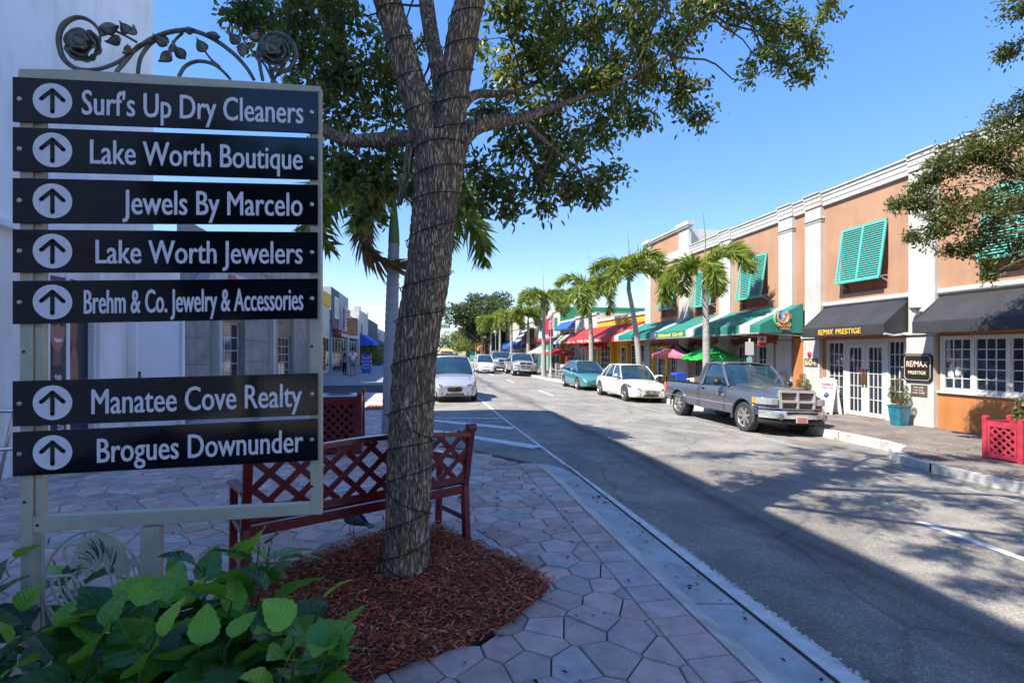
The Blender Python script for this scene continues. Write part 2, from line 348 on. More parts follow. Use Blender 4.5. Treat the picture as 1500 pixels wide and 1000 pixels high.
# crumbled paint edge beside the line
cr = MB()
for i in range(420):
    y = random.uniform(1.6, 4.6)**1.0; x = 2.278-.022*y+abs(random.gauss(0,.016)); s = random.uniform(.003,.010); a = random.uniform(0,PI)
    cr.add([(x+s*math.cos(a+k*1.26)*random.uniform(.6,1.2), y+s*1.6*math.sin(a+k*1.26), roadz(x)+.006) for k in range(5)], [(0,1,2,3,4)])
struct('crumbled_paint', cr, M['whiteline'])
hm = MB()
def ground_strip(pa, pb, w0, w1):
    a = Vector(pa).to_2d(); b = Vector(pb).to_2d(); t = (b-a).normalized(); nn = Vector((-t.y,t.x))
    hm.quad(*[(q.x,q.y,ztop(q.x)) for q in (a-nn*w0/2, b-nn*w1/2, b+nn*w1/2, a+nn*w0/2)])
for pa, pb, w0, w1 in [((-.45,13.1),(1.9,12.5),.1,.1), ((-.3,12.9),(1.97,10.8),.24,.30), ((.1,10.9),(2.0,8.6),.26,.30)]: ground_strip(pa, pb, w0, w1)
for y0 in (19.2, 24.6, 30, 35.5): ground_strip((-.5,y0),(2.0,y0),.1,.1)
struct('hatched_markings', hm, M['whiteline'])
hm = MB()
for y0 in (.2, -7): ground_strip((5.05,y0),(5.24,y0+4.3),.11,.11)
for k in range(2, 30): ground_strip((5.3,k*9+2.),(5.34,k*9+5.),.1,.1)
struct('lane_dashes', hm, M['whiteline'])
hm = MB(); ground_strip((7.62,-4),(7.45,9.5),.09,.09); ground_strip((7.45,9.5),(7.42,34),.08,.08)
struct('right_edge_line', hm, mat('thin_worn_paint', (.33,.33,.32), .8, .3, 14, .3, 90))
# right pavement: bump-out near the camera, parking lane from y=8.4 to 31
rk = [(8.22,-6),(8.22,5.6),(8.2,6.7),(8.3,7.25),(8.62,7.75),(9.2,8.15),(9.36,8.7),(9.38,11),(9.38,27.5),(9.1,30),(8.7,32.5),(8.5,34),(8.5,250)]
pm = mat('right_brick_pavement', (.33,.28,.25), .9, .12, 3, .2, 60)
def brickpave(m, sc_=1., c1=(.245,.212,.192), c2=(.19,.165,.148), mo=(.13,.11,.1)):
    n = m.node_tree.nodes; l = m.node_tree.links; p = n['Principled BSDF']; tc = [x for x in n if x.type == 'TEX_COORD'][0]
    br = n.new('ShaderNodeTexBrick'); br.inputs['Scale'].default_value = 4.6*sc_; br.inputs['Color1'].default_value = (*c1,1); br.inputs['Color2'].default_value = (*c2,1); br.inputs['Mortar'].default_value = (*mo,1)
    br.inputs['Mortar Size'].default_value = .018; br.inputs['Bias'].default_value = .1; l.new(tc.outputs['Object'], br.inputs[0])
    nz = n.new('ShaderNodeTexNoise'); nz.inputs['Scale'].default_value = 1.6; nz.inputs['Detail'].default_value = 10; l.new(tc.outputs['Object'], nz.inputs[0])
    r = n.new('ShaderNodeValToRGB'); r.color_ramp.elements[0].position = .3; r.color_ramp.elements[1].position = .62; r.color_ramp.elements[0].color = (.6,.58,.56,1); r.color_ramp.elements[1].color = (1.15,1.12,1.08,1); l.new(nz.outputs[0], r.inputs[0])
    x = n.new('ShaderNodeMix'); x.data_type = 'RGBA'; x.blend_type = 'MULTIPLY'; x.inputs[0].default_value = 1; l.new(br.outputs[0], x.inputs[6]); l.new(r.outputs[0], x.inputs[7]); l.new(x.outputs[2], p.inputs['Base Color'])
    b = n.new('ShaderNodeBump'); b.inputs['Strength'].default_value = .6; b.inputs['Distance'].default_value = .01; b.invert = True; l.new(br.outputs['Fac'], b.inputs['Height']); l.new(b.outputs[0], p.inputs['Normal'])
brickpave(pm)
struct('right_pavement', poly(rk+[(30,250),(30,-6)], -.6, -.26), pm)
# right kerb in cast segments
segs = [rk[0:3], rk[2:5], rk[4:7], [(9.36,8.7),(9.38,9.75)], [(9.38,9.77),(9.38,13.4)]]+[[(9.38,y),(9.38,y+3.48)] for y in (13.42,16.92,20.42,23.92)]+[rk[8:11], rk[10:13]]
for s_ in segs:
    if len(s_) == 2: (a, b) = s_; s_ = [a, ((a[0]+b[0])/2, (a[1]+b[1])/2), b]
    strip(s_, -.17, .012, -.252, -.262, -.6, 'kerb_segment', M['concrete'])
g = MB(); g.box(9.35, 9.398, 9.15, 10.55, -.41, -.30); struct('storm_drain_opening', g, M['dark'])
# polygonal pavers, near ones as single stones
def clip(poly_, a, b):
    """keep the side of the poly nearer to a than b"""
    mx, my = (a[0]+b[0])/2, (a[1]+b[1])/2; nx, ny = b[0]-a[0], b[1]-a[1]; out = []
    d = [(p[0]-mx)*nx+(p[1]-my)*ny for p in poly_]
    for i in range(len(poly_)):
        j = (i+1)%len(poly_)
        if d[i] <= 0: out.append(poly_[i])
        if (d[i] < 0 < d[j]) or (d[j] < 0 < d[i]):
            t = d[i]/(d[i]-d[j]); out.append((poly_[i][0]+t*(poly_[j][0]-poly_[i][0]), poly_[i][1]+t*(poly_[j][1]-poly_[i][1])))
    return out
def inset(poly_, w):
    c = (sum(p[0] for p in poly_)/len(poly_), sum(p[1] for p in poly_)/len(poly_)); n = len(poly_); L = []
    for i in range(n):
        a, b = poly_[i], poly_[(i+1)%n]; tx, ty = b[0]-a[0], b[1]-a[1]; q = math.hypot(tx, ty)
        if q < 1e-6: continue
        nx, ny = -ty/q, tx/q
        if (c[0]-a[0])*nx+(c[1]-a[1])*ny < 0: nx, ny = -nx, -ny
        L.append((a, (nx, ny)))
    P = poly_
    for a, nn in L:
        ax, ay = a[0]+nn[0]*w, a[1]+nn[1]*w
        P = clip(P, (ax+nn[0], ay+nn[1]), (ax-nn[0], ay-nn[1]))
        if len(P) < 3: return []
    return P
def area(p): return abs(sum(p[i][0]*p[(i+1)%len(p)][1]-p[(i+1)%len(p)][0]*p[i][1] for i in range(len(p))))/2
seeds = []; st_ = .245
for j in range(-2, 90):
    for i in range(-56, 8):
        x = i*st_+(st_/2 if j%2 else 0)+rng.uniform(-.085,.085); y = 1.2+j*st_*.82+rng.uniform(-.08,.08)
        seeds.append((x, y))
cells = {}
for s_ in seeds: cells.setdefault((int(s_[0]//.6), int(s_[1]//.6)), []).append(s_)
kpl = [(1.56,-4),(1.56,6.75),(1.45,6.95),(.80,7.85),(.2,8.62),(-.3,9.6),(-.55,11),(-.6,13),(-.6,60)]
def kx(y):
    for a, b in zip(kpl[:-1], kpl[1:]):
        if a[1] <= y <= b[1]: return a[0]+(b[0]-a[0])*(y-a[1])/(b[1]-a[1])
    return 1.56
MULCH = [onz(u, v)[:2] for u, v in [(330,905),(400,842),(470,812),(560,780),(640,772),(700,796),(760,822),(812,856),(790,880),(740,918),(690,945),(640,965),(560,990),(470,1060),(380,1080),(300,1000)]]
def inpoly(x, y, P):
    c = False; j = len(P)-1
    for i in range(len(P)):
        if (P[i][1] > y) != (P[j][1] > y) and x < (P[j][0]-P[i][0])*(y-P[i][1])/(P[j][1]-P[i][1])+P[i][0]: c = not c
        j = i
    return c
mcx = sum(p[0] for p in MULCH)/len(MULCH); mcy = sum(p[1] for p in MULCH)/len(MULCH)
pavers = []
for (x, y) in seeds:
    if y >= 7.0 and (x > kx(y)-.12 or x > kx(y-.2)-.16): continue
    if y < 7.0 and x > 1.6: continue
    P = [(x-.5,y-.5),(x+.5,y-.5),(x+.5,y+.5),(x-.5,y+.5)]
    cxi, cyi = int(x//.6), int(y//.6)
    for q in [q for a in (-1,0,1) for b in (-1,0,1) for q in cells.get((cxi+a, cyi+b), [])]:
        if q != (x, y): P = clip(P, (x, y), q)
    if y < 7.0: P = clip(P, (1.28,0), (1.32,0))   # line where the soldier course begins (x=1.245)
    if len(P) < 3: continue
    if inpoly(mcx+(x-mcx)/.86, mcy+(y-mcy)/.86, MULCH): continue
    P = inset(P, .0035+rng.uniform(0,.0015))
    if len(P) >= 3 and area(P) > .0012: pavers.append(P)
y = 1.15; k = 0
while y < 6.7:
    h_ = .196+rng.uniform(-.012,.012)
    P = [(1.304,y),(1.556,y),(1.556,y+h_-.007),(1.304,y+h_-.007)]; pavers.append(P); y += h_; k += 1
def visx(P):
    cx_ = sum(p[0] for p in P)/len(P); cy_ = sum(p[1] for p in P)/len(P)
    w = cx_*FX+cy_*FY
    if w < .6: return 0
    u = 750+730*(cx_*RX+cy_*RY)/w; v = 515+730*1.55/w
    if u < -80 or u > 1580 or v > 1060: return 0
    return area(P)/w**3
pavers.sort(key=visx, reverse=True)
def pavemat(name, cols):
    m = mat(name, cols, .85, .22, 7, .5, 130, detail=12, dist=.006, attr='tint'); return m
PV = [pavemat('paver_rose', (.56,.385,.345)), pavemat('paver_grey', (.45,.395,.375)), pavemat('paver_mauve', (.51,.38,.355)), pavemat('paver_brown', (.43,.30,.26))]
def paver_mesh(P, z, tilt):
    mb = MB(); c = (sum(p[0] for p in P)/len(P), sum(p[1] for p in P)/len(P)); Q = inset(P, .006)
    if len(Q) != len(P): Q = [(c[0]+(p[0]-c[0])*.965, c[1]+(p[1]-c[1])*.965) for p in P]
    n = len(P); zz = lambda p, dz: z+dz+(p[0]-c[0])*tilt[0]+(p[1]-c[1])*tilt[1]
    vs = [(p[0],p[1],zz(p,-.035)) for p in P]+[(p[0],p[1],zz(p,-.004)) for p in P]+[(p[0],p[1],zz(p,0)) for p in Q]
    fs = [(i,(i+1)%n,(i+1)%n+n,i+n) for i in range(n)]+[(i+n,(i+1)%n+n,(i+1)%n+2*n,i+2*n) for i in range(n)]+[tuple(range(2*n,3*n))]
    return mb.add(vs, fs)
def tint(o, cols):
    a = o.data.color_attributes.new('tint', 'FLOAT_COLOR', 'CORNER') if False else o.data.attributes.new('tint', 'FLOAT_COLOR', 'FACE')
    a.data.foreach_set('color', np.asarray(cols, dtype=np.float32).ravel())
pv_parent = bpy.data.objects['left_pavement']
far = [MB() for _ in PV]; 
for i, P in enumerate(pavers):
    vx = visx(P); k = int(rng.choice([0,0,1,1,2,2,3])); z = rng.uniform(-.003,.002); tl = rng.uniform(-.008,.008,2)
    cy_ = sum(p[1] for p in P)/len(P)
    if i < 300 and vx > 0:
        o = make('paver', paver_mesh(P, z, tl), PV[k], pv_parent); b = rng.uniform(.86,1.14); tint(o, [[b*rng.uniform(.97,1.03), b, b*rng.uniform(.97,1.05), 1]]*len(o.data.polygons))
    elif cy_ < 40:
        q = paver_mesh(P, z, tl); far[k].add(q.v, q.f)
for k, m in enumerate(PV):
    if far[k].f:
        o = make('more_pavers', far[k], m, pv_parent, kind='stuff', fixn=False); tint(o, np.repeat(rng.uniform(.8,1.2,(len(o.data.polygons)//8+1,1)), 8, 0)[:len(o.data.polygons)]*np.array([[1,1,1,1]]))
g = MB(); g.quad((-30,24,-.008),(-.62,24,-.008),(-.62,240,-.008),(-30,240,-.008)); pm2 = mat('far_left_paving', (.25,.22,.22), .9, .2, 2, .1, 20); brickpave(pm2, .5, (.40,.34,.33), (.33,.30,.30), (.1,.09,.09)); struct('far_left_pavement', g, pm2)
# small litter: seeds and dead leaves
lm = [mat('dead_leaf', (.10,.045,.02), .8, .4, 20), mat('dark_seed', (.015,.012,.01), .8, .3, 20)]
lt = MB()
for i in range(240):
    if i < 90: x, y = random.uniform(-.6,1.5), random.uniform(1.9,5.5)
    elif i < 130: x, y = random.uniform(1.8,2.06), random.uniform(1.9,6)
    elif i < 200: x, y = random.uniform(8.5,12), random.uniform(5,14)
    else: x, y = random.uniform(2.4,7), random.uniform(4,16)
    z = .004 if x < 1.56 else (-.105 if x < 2.08 else (roadz(x)+.004 if x < 8.2 else -.256))
    if inpoly(x, y, MULCH): continue
    s = random.uniform(.006,.02)*(1 if y < 5 else 1.6); a = random.uniform(0, 2*PI); c, d = math.cos(a), math.sin(a)
    p = lambda q, w, h: (x+(q*c-w*d)*s, y+(q*d+w*c)*s, z+h*s)
    lt.add([p(-1.5,0,.1), p(0,-.6,.5), p(1.5,0,.2), p(0,.6,.45)], [(0,1,2,3)], random.choice((0,1,1)))
make('fallen_leaf_litter', lt, lm, kind='stuff', label='small dead leaves and seeds scattered on the pavement and road', cat='leaf litter')
# ---------------------------------------------------------------- foliage tools
M['leaf_oak'] = leafmat('oak_leaf', (.095,.12,.042), .34, .36, tcol=(.32,.40,.06))
M['leaf_oak2'] = leafmat('olive_oak_leaf', (.075,.095,.026), .30, .45, tcol=(.18,.22,.05))  # a darker, yellower olive than the other oak leaf
M['leaf_far'] = leafmat('far_tree_leaf', (.055,.085,.04), .25, .5)
M['leaf_far2'] = leafmat('pale_far_leaf', (.13,.17,.05), .25, .5)
M['leaf_palm'] = leafmat('palm_leaflet', (.12,.17,.032), .35, .38, tcol=(.42,.50,.06))
M['leaf_topiary'] = leafmat('topiary_leaf', (.075,.095,.02), .2, .5)
M['leaf_shrub'] = leafmat('glossy_shrub_leaf', (.025,.085,.022), .25, .25, tcol=(.10,.30,.03))
M['frond_dry'] = leafmat('dry_frond', (.20,.13,.06), .2, .6)
def bark(name, c0, c1, sc_=(1,1,.28), bs=26, strength=.9, dist=.02):
    m = bpy.data.materials.new(name); m.use_nodes = True; n = m.node_tree.nodes; l = m.node_tree.links; p = n['Principled BSDF']; p.inputs['Roughness'].default_value = .92; p.inputs['Specular IOR Level'].default_value = .2
    tc = n.new('ShaderNodeTexCoord'); mp = n.new('ShaderNodeMapping'); mp.inputs['Scale'].default_value = sc_; l.new(tc.outputs['Object'], mp.inputs[0])
    ns = n.new('ShaderNodeTexNoise'); ns.inputs['Scale'].default_value = 9; ns.inputs['Detail'].default_value = 4; l.new(mp.outputs[0], ns.inputs[0])
    ad = n.new('ShaderNodeMix'); ad.data_type = 'VECTOR'; ad.inputs[0].default_value = .22; l.new(mp.outputs[0], ad.inputs[4]); l.new(ns.outputs['Color'], ad.inputs[5])
    v = n.new('ShaderNodeTexVoronoi'); v.feature = 'DISTANCE_TO_EDGE'; v.inputs['Scale'].default_value = bs; l.new(ad.outputs[1], v.inputs[0])
    fn = n.new('ShaderNodeTexNoise'); fn.inputs['Scale'].default_value = 60; fn.inputs['Detail'].default_value = 8; l.new(mp.outputs[0], fn.inputs[0])
    bn = n.new('ShaderNodeTexNoise'); bn.inputs['Scale'].default_value = 3; bn.inputs['Detail'].default_value = 5; l.new(tc.outputs['Object'], bn.inputs[0])
    r = n.new('ShaderNodeValToRGB'); r.color_ramp.elements[0].position = .0; r.color_ramp.elements[1].position = .30; r.color_ramp.elements[0].color = (*c0,1); r.color_ramp.elements[1].color = (*c1,1)
    l.new(v.outputs['Distance'], r.inputs[0])
    r2 = n.new('ShaderNodeValToRGB'); r2.color_ramp.elements[0].position = .3; r2.color_ramp.elements[1].position = .7; r2.color_ramp.elements[0].color = (.55,.55,.55,1); r2.color_ramp.elements[1].color = (1.35,1.3,1.22,1); l.new(fn.outputs[0], r2.inputs[0])
    r3 = n.new('ShaderNodeValToRGB'); r3.color_ramp.elements[0].position = .35; r3.color_ramp.elements[1].position = .65; r3.color_ramp.elements[0].color = (.8,.82,.85,1); r3.color_ramp.elements[1].color = (1.15,1.05,.92,1); l.new(bn.outputs[0], r3.inputs[0])
    x = n.new('ShaderNodeMix'); x.data_type = 'RGBA'; x.blend_type = 'MULTIPLY'; x.inputs[0].default_value = 1; l.new(r.outputs[0], x.inputs[6]); l.new(r2.outputs[0], x.inputs[7])
    y = n.new('ShaderNodeMix'); y.data_type = 'RGBA'; y.blend_type = 'MULTIPLY'; y.inputs[0].default_value = 1; l.new(x.outputs[2], y.inputs[6]); l.new(r3.outputs[0], y.inputs[7]); l.new(y.outputs[2], p.inputs['Base Color'])
    mm = n.new('ShaderNodeMath'); mm.operation = 'MINIMUM'; mm.inputs[1].default_value = .25; l.new(v.outputs['Distance'], mm.inputs[0])
    ma = n.new('ShaderNodeMath'); ma.operation = 'MULTIPLY_ADD'; l.new(mm.outputs[0], ma.inputs[0]); ma.inputs[1].default_value = 3; l.new(fn.outputs[0], ma.inputs[2])
    b = n.new('ShaderNodeBump'); b.inputs['Strength'].default_value = strength; b.inputs['Distance'].default_value = dist; l.new(ma.outputs[0], b.inputs['Height']); l.new(b.outputs[0], p.inputs['Normal'])
    return m
M['bark'] = bark('oak_bark', (.14,.108,.082), (.58,.475,.37), (1,1,.20), 44)
M['barkfar'] = mat('far_bark', (.11,.09,.07), .9, .3, 8, .3, 30)
M['palmtrunk'] = mat('palm_trunk_bark', (.30,.285,.26), .9, .25, 5, .4, 30, stretch=(1,1,3))
M['palmshaft'] = mat('green_crownshaft', (.13,.20,.05), .45, .25, 5, stretch=(1,1,.3))
def leaf_cloud(name, pts, L, Wd, m, parent=None, jit=.35, droop=0., kind=None, tv=.35, dirs=None, hexleaf=False, **tg):
    """one mesh of small folded leaves at pts"""
    n = len(pts); t = rng.normal(size=(n,3)); t[:,2] -= droop
    if dirs is not None: t = t*.55+dirs
    t /= np.linalg.norm(t, axis=1, keepdims=True); q = rng.normal(size=(n,3)); s = np.cross(t, q); s /= np.linalg.norm(s, axis=1, keepdims=True)+1e-9
    u = np.cross(s, t); sz = (1+jit*rng.uniform(-1,1,(n,1))); l_ = L*sz; w_ = Wd*sz
    if hexleaf:
        V = np.stack([pts, pts+t*l_*.35+s*w_*.9+u*w_*.25, pts+t*l_*.75+s*w_*.7+u*w_*.2, pts+t*l_, pts+t*l_*.75-s*w_*.7+u*w_*.2, pts+t*l_*.35-s*w_*.9+u*w_*.25], 1).reshape(-1,3)
        F = (np.arange(n)[:,None]*6+np.array([[0,1,2,3,0,3,4,5]])).reshape(-1,4); per = 2
    else:
        V = np.stack([pts, pts+t*l_*.5+s*w_+u*w_*.2, pts+t*l_, pts+t*l_*.5-s*w_+u*w_*.2], 1).reshape(-1,3)
        F = (np.arange(n)[:,None]*4+np.array([[0,1,2,3]])).reshape(-1,4); per = 1
    me = bpy.data.meshes.new(name); nf = len(F)
    me.vertices.add(len(V)); me.vertices.foreach_set('co', V.astype(np.float32).ravel())
    me.loops.add(nf*4); me.loops.foreach_set('vertex_index', F.astype(np.int32).ravel())
    me.polygons.add(nf); me.polygons.foreach_set('loop_start', np.arange(0, nf*4, 4, dtype=np.int32)); me.update(calc_edges=True)
    me.materials.append(m); a = me.attributes.new('tint', 'FLOAT_COLOR', 'FACE')
    b = np.exp(rng.normal(0, tv, n)); y = rng.uniform(.75,1.35,n)
    C = np.stack([b*y, b, b*rng.uniform(.7,1.1,n), np.ones(n)], 1); a.data.foreach_set('color', np.repeat(C, per, 0).astype(np.float32).ravel())
    o = link(name, me, parent); tag(o, kind=kind, **tg); return o
def branchy(mb, a, b, r0, r1, wob=.08, n=8, sides=7):
    a = Vector(a); b = Vector(b); P = []; L = (b-a).length
    off = Vector((random.uniform(-9,9),)*3)
    for i in range(n+1):
        t = i/n; q = a.lerp(b, t); s = math.sin(PI*t)*wob*L
        P.append(q+Vector((noise.noise(q*2+off), noise.noise(q*2+off*2), noise.noise(q*2+off*3)))*s)
    mb.tube(P, [r0+(r1-r0)*(i/n) for i in range(n+1)], sides); return P
# ---------------------------------------------------------------- the big street oak
random.seed(11)
oak = thing('live_oak_tree', 'large live oak with string lights wound round its furrowed trunk in the mulch bed', 'tree', (-.13,3.48,0))
def spine(ctrl, n):
    """smooth path through (point, radius) controls"""
    P = [Vector(c[0]) for c in ctrl]; R = [c[1] for c in ctrl]; out = []
    m = len(P)
    for i in range(m-1):
        p0, p1, p2, p3 = P[max(i-1,0)], P[i], P[i+1], P[min(i+2,m-1)]
        for k in range(n):
            t = k/n; q = .5*((2*p1)+(-p0+p2)*t+(2*p0-5*p1+4*p2-p3)*t*t+(-p0+3*p1-3*p2+p3)*t**3)
            out.append((q, R[i]+(R[i+1]-R[i])*t))
    out.append((P[-1], R[-1])); return out
def barked(ctrl, n, sides, amp, name, seed=0, closed=True):
    S = spine(ctrl, n); rows = []; prev = None
    for i, (q, r) in enumerate(S):
        t = (S[min(i+1,len(S)-1)][0]-S[max(i-1,0)][0]).normalized()
        a = t.cross(Vector((0,1,0))) if prev is None else prev-t*prev.dot(t)
        a.normalize(); c = t.cross(a); prev = a; row = []
        for k in range(sides):
            g_ = 2*PI*k/sides; d = a*math.cos(g_)+c*math.sin(g_); p = q+d*r
            lump = noise.noise(Vector((p.x*4+seed, p.y*4, p.z*1.8)))*r*.10
            s1 = Vector((p.x*42+seed, p.y*42, p.z*8.5))+Vector((noise.noise(p*9),noise.noise(p*9+Vector((5,5,5))),0))*.9; v = noise.voronoi(s1)[0]; ridge = min(v[1]-v[0], .5)*2
            row.append(p+d*(lump+amp*(ridge-.5)+amp*.5*noise.noise(s1*2.3)))
        rows.append(row)
    mb = MB(); mb.grid(rows, 0, True); return make(name, mb, M['bark'], oak, smooth=True), S
tz = lambda u, v, w=3.42: atw(u, v, w)
trunkc = [(tz(588,862),.205),(tz(591,842),.166),(tz(596,770),.148),(tz(600,690),.147),(tz(604,600),.150),(tz(611,500),.150),(tz(626,400),.152),(tz(637,310),.152),(tz(644,240),.163),(tz(646,205),.175)]
for k in range(1): pass
trunkc = [(Vector((p.x, p.y, p.z)), r) for p, r in trunkc]
_, TS = barked(trunkc, 34, 110, .008, 'trunk')
limbs = [
 [(tz(640,250),.115),(tz(626,200),.105),(tz(602,120),.098),(tz(576,30),.092),(tz(550,-50,3.3),.088),(tz(500,-200,3.2),.08)],
 [(tz(648,245),.125),(tz(658,180),.115),(tz(668,110),.108),(tz(682,30),.105),(tz(700,-50,3.6),.10),(tz(725,-220,3.9),.09)],
 [(tz(652,190,3.55),.06),(tz(643,110,3.75),.062),(tz(630,40,3.9),.06),(tz(616,-60,4.1),.06)],
 [(tz(725,-220,3.9),.09),((1.4,3.4,6.0),.07),((2.4,3.1,6.3),.05),((3.6,2.6,6.2),.02)],
 [(tz(700,-50,3.6),.06),((1.2,2.2,5.4),.05),((2.4,1.2,5.9),.035),((3.4,.3,6.0),.015)],
 [(tz(725,-220,3.9),.06),((1.3,4.4,6.5),.05),((2.4,5.2,6.9),.035),((3.3,5.6,7.0),.015)],
 [(tz(500,-200,3.2),.07),((-1.6,3.2,5.6),.05),((-2.8,3.4,6.0),.02)],
 [(tz(640,225),.075),(tz(600,203),.058),(tz(550,206,3.5),.052),(tz(500,203,3.6),.045),(tz(455,175,3.7),.035),(tz(400,120,3.9),.022)],
 [(tz(655,235),.075),(tz(690,190),.058),(tz(728,178,3.6),.05),(tz(770,172,3.8),.038),(tz(830,150,4.2),.026),(tz(900,125,4.6),.018),(tz(980,80,5.0),.010)],
 [(tz(650,200,3.6),.06),(tz(690,142,3.9),.036),(tz(740,136,4.2),.028),(tz(800,112,4.6),.02),(tz(870,40,5.0),.015),(tz(1000,-20,5.4),.010)],
 [(tz(602,205),.035),(tz(596,250,3.4),.03),(tz(585,300,3.4),.018)],
 [(tz(760,172,3.7),.028),(tz(800,210,3.9),.02),(tz(850,250,4.1),.012)]]
LS = []
for i, c in enumerate(limbs):
    big = c[0][1] > .07 and i < 3; c = [(Vector(p_), r_) for p_, r_ in c]
    o, S = barked(c, 16 if big else 10, 56 if big else 18, .007 if big else .003, 'limb', seed=i*3.1); LS.append(S)
allp = [q for S in LS for q, r in S]
clumps = []   # pixel position, distance, radius in metres, leaf count
def C_(u, v, w, r, n): clumps.append((atw(u, v, w), r, n))
for a in [(345,20,4.2,.34,500),(400,40,4.4,.36,600),(430,5,4.0,.4,700),(500,20,3.9,.36,650),(520,90,3.9,.38,750),(480,120,4.1,.34,600),(450,80,4.2,.36,600),(560,110,4.2,.34,500),(500,170,4.0,.3,500),(570,170,4.4,.32,400),
          (520,240,3.8,.22,420),(555,270,3.7,.20,420),(500,260,3.9,.17,260),(575,235,3.9,.2,300),(540,305,3.8,.16,260),(480,230,4.0,.16,240),
          (585,60,4.6,.35,500),(620,160,4.8,.3,300),(460,-10,4.2,.4,500),(370,-20,4.4,.3,300),
          (740,30,4.2,.34,520),(790,90,4.4,.38,800),(745,110,4.6,.3,400),(720,160,4.4,.24,350),(800,20,4.6,.4,750),(860,50,4.8,.42,900),(850,130,4.5,.36,850),(790,160,4.3,.3,600),(760,215,4.2,.26,480),(820,210,4.4,.3,620),(880,190,4.6,.3,560),
          (900,110,4.9,.38,820),(930,40,5.1,.4,820),(960,110,5.2,.34,720),(990,50,5.3,.36,650),(1000,130,5.2,.28,480),(1025,165,5.2,.2,300),(935,170,5.0,.22,320),
          (700,250,4.2,.2,300),(690,295,4.2,.13,180),(735,275,4.1,.22,400),(750,305,4.1,.12,150),(790,265,4.2,.22,380),(840,265,4.3,.2,330),(870,285,4.4,.15,240),(890,250,4.5,.17,220),(800,300,4.2,.09,90),
          (1030,10,5.4,.32,420),(1090,20,5.6,.28,400),(1130,40,5.7,.3,480),(1175,35,5.8,.3,520),(1195,70,5.8,.22,340),(1150,85,5.7,.22,300),(1110,85,5.6,.17,200),(1180,105,5.7,.16,200),(1205,10,5.8,.2,240),(1100,115,5.5,.08,50),(1060,-10,5.4,.3,300),(1140,-20,5.7,.3,300),
          (840,-30,4.7,.45,700),(950,-30,5.1,.45,700),(700,60,5.0,.2,120)]: C_(*a)
# the crown overhead, out of the frame
for i in range(12):
    x = random.uniform(-3.6,4.3); y = random.uniform(.6,7.6); z = random.uniform(4.3,7.8)
    if math.hypot((x-.4)/4.2, (y-4)/4) > 1 or z > 8.2-.2*((x-.4)**2+(y-4)**2)*.7: continue
    q = Vector((x,y,z)); w = x*FX+y*FY; v = 515-730*(z-EYE)/max(w,.1)
    if w > .5 and v > -60: continue
    clumps.append((q, random.uniform(.55,.85), 230))
for i in range(135):   # denser on the street side: this is what dapples the road
    q = Vector((random.uniform(-.4,4.5), random.uniform(-.8,6.3), random.uniform(4.4,7.2))); w = q.x*FX+q.y*FY; v = 515-730*(q.z-EYE)/max(w,.1)
    if v > -40: continue
    clumps.append((q, random.uniform(.32,.55), 430))
tw = MB(); pts = []; dirs = []
for (c, r, n) in clumps:
    near = min(allp, key=lambda p: (p-c).length)
    if (near-c).length > .15:
        branchy(tw, near, c, min(.022, .006+.006*(near-c).length), .005, .16, 8, 5)
    nt = max(4, n//42); tips = []
    for k in range(nt):
        v = Vector([random.gauss(0,1) for _ in range(3)]).normalized()*r*random.uniform(.5,1.05); v.z = v.z*.8-.12*r; tips.append(v)
        P = branchy(tw, c+v*.08, c+v, .004, .0015, .18, 4, 3)
        per = n//nt
        for _ in range(per):
            t = random.random()**.6; q = P[0].lerp(P[-1], t)+Vector([random.gauss(0,.045+.02*r) for _ in range(3)])
            pts.append(q); dirs.append(v.normalized()*.5+Vector((0,0,-.35)))
make('twigs', tw, M['barkfar'], oak, fixn=False)
leaf_cloud('crown', np.array(pts), .062, .0145, M['leaf_oak'], oak, dirs=np.array(dirs), hexleaf=True, kind='stuff')
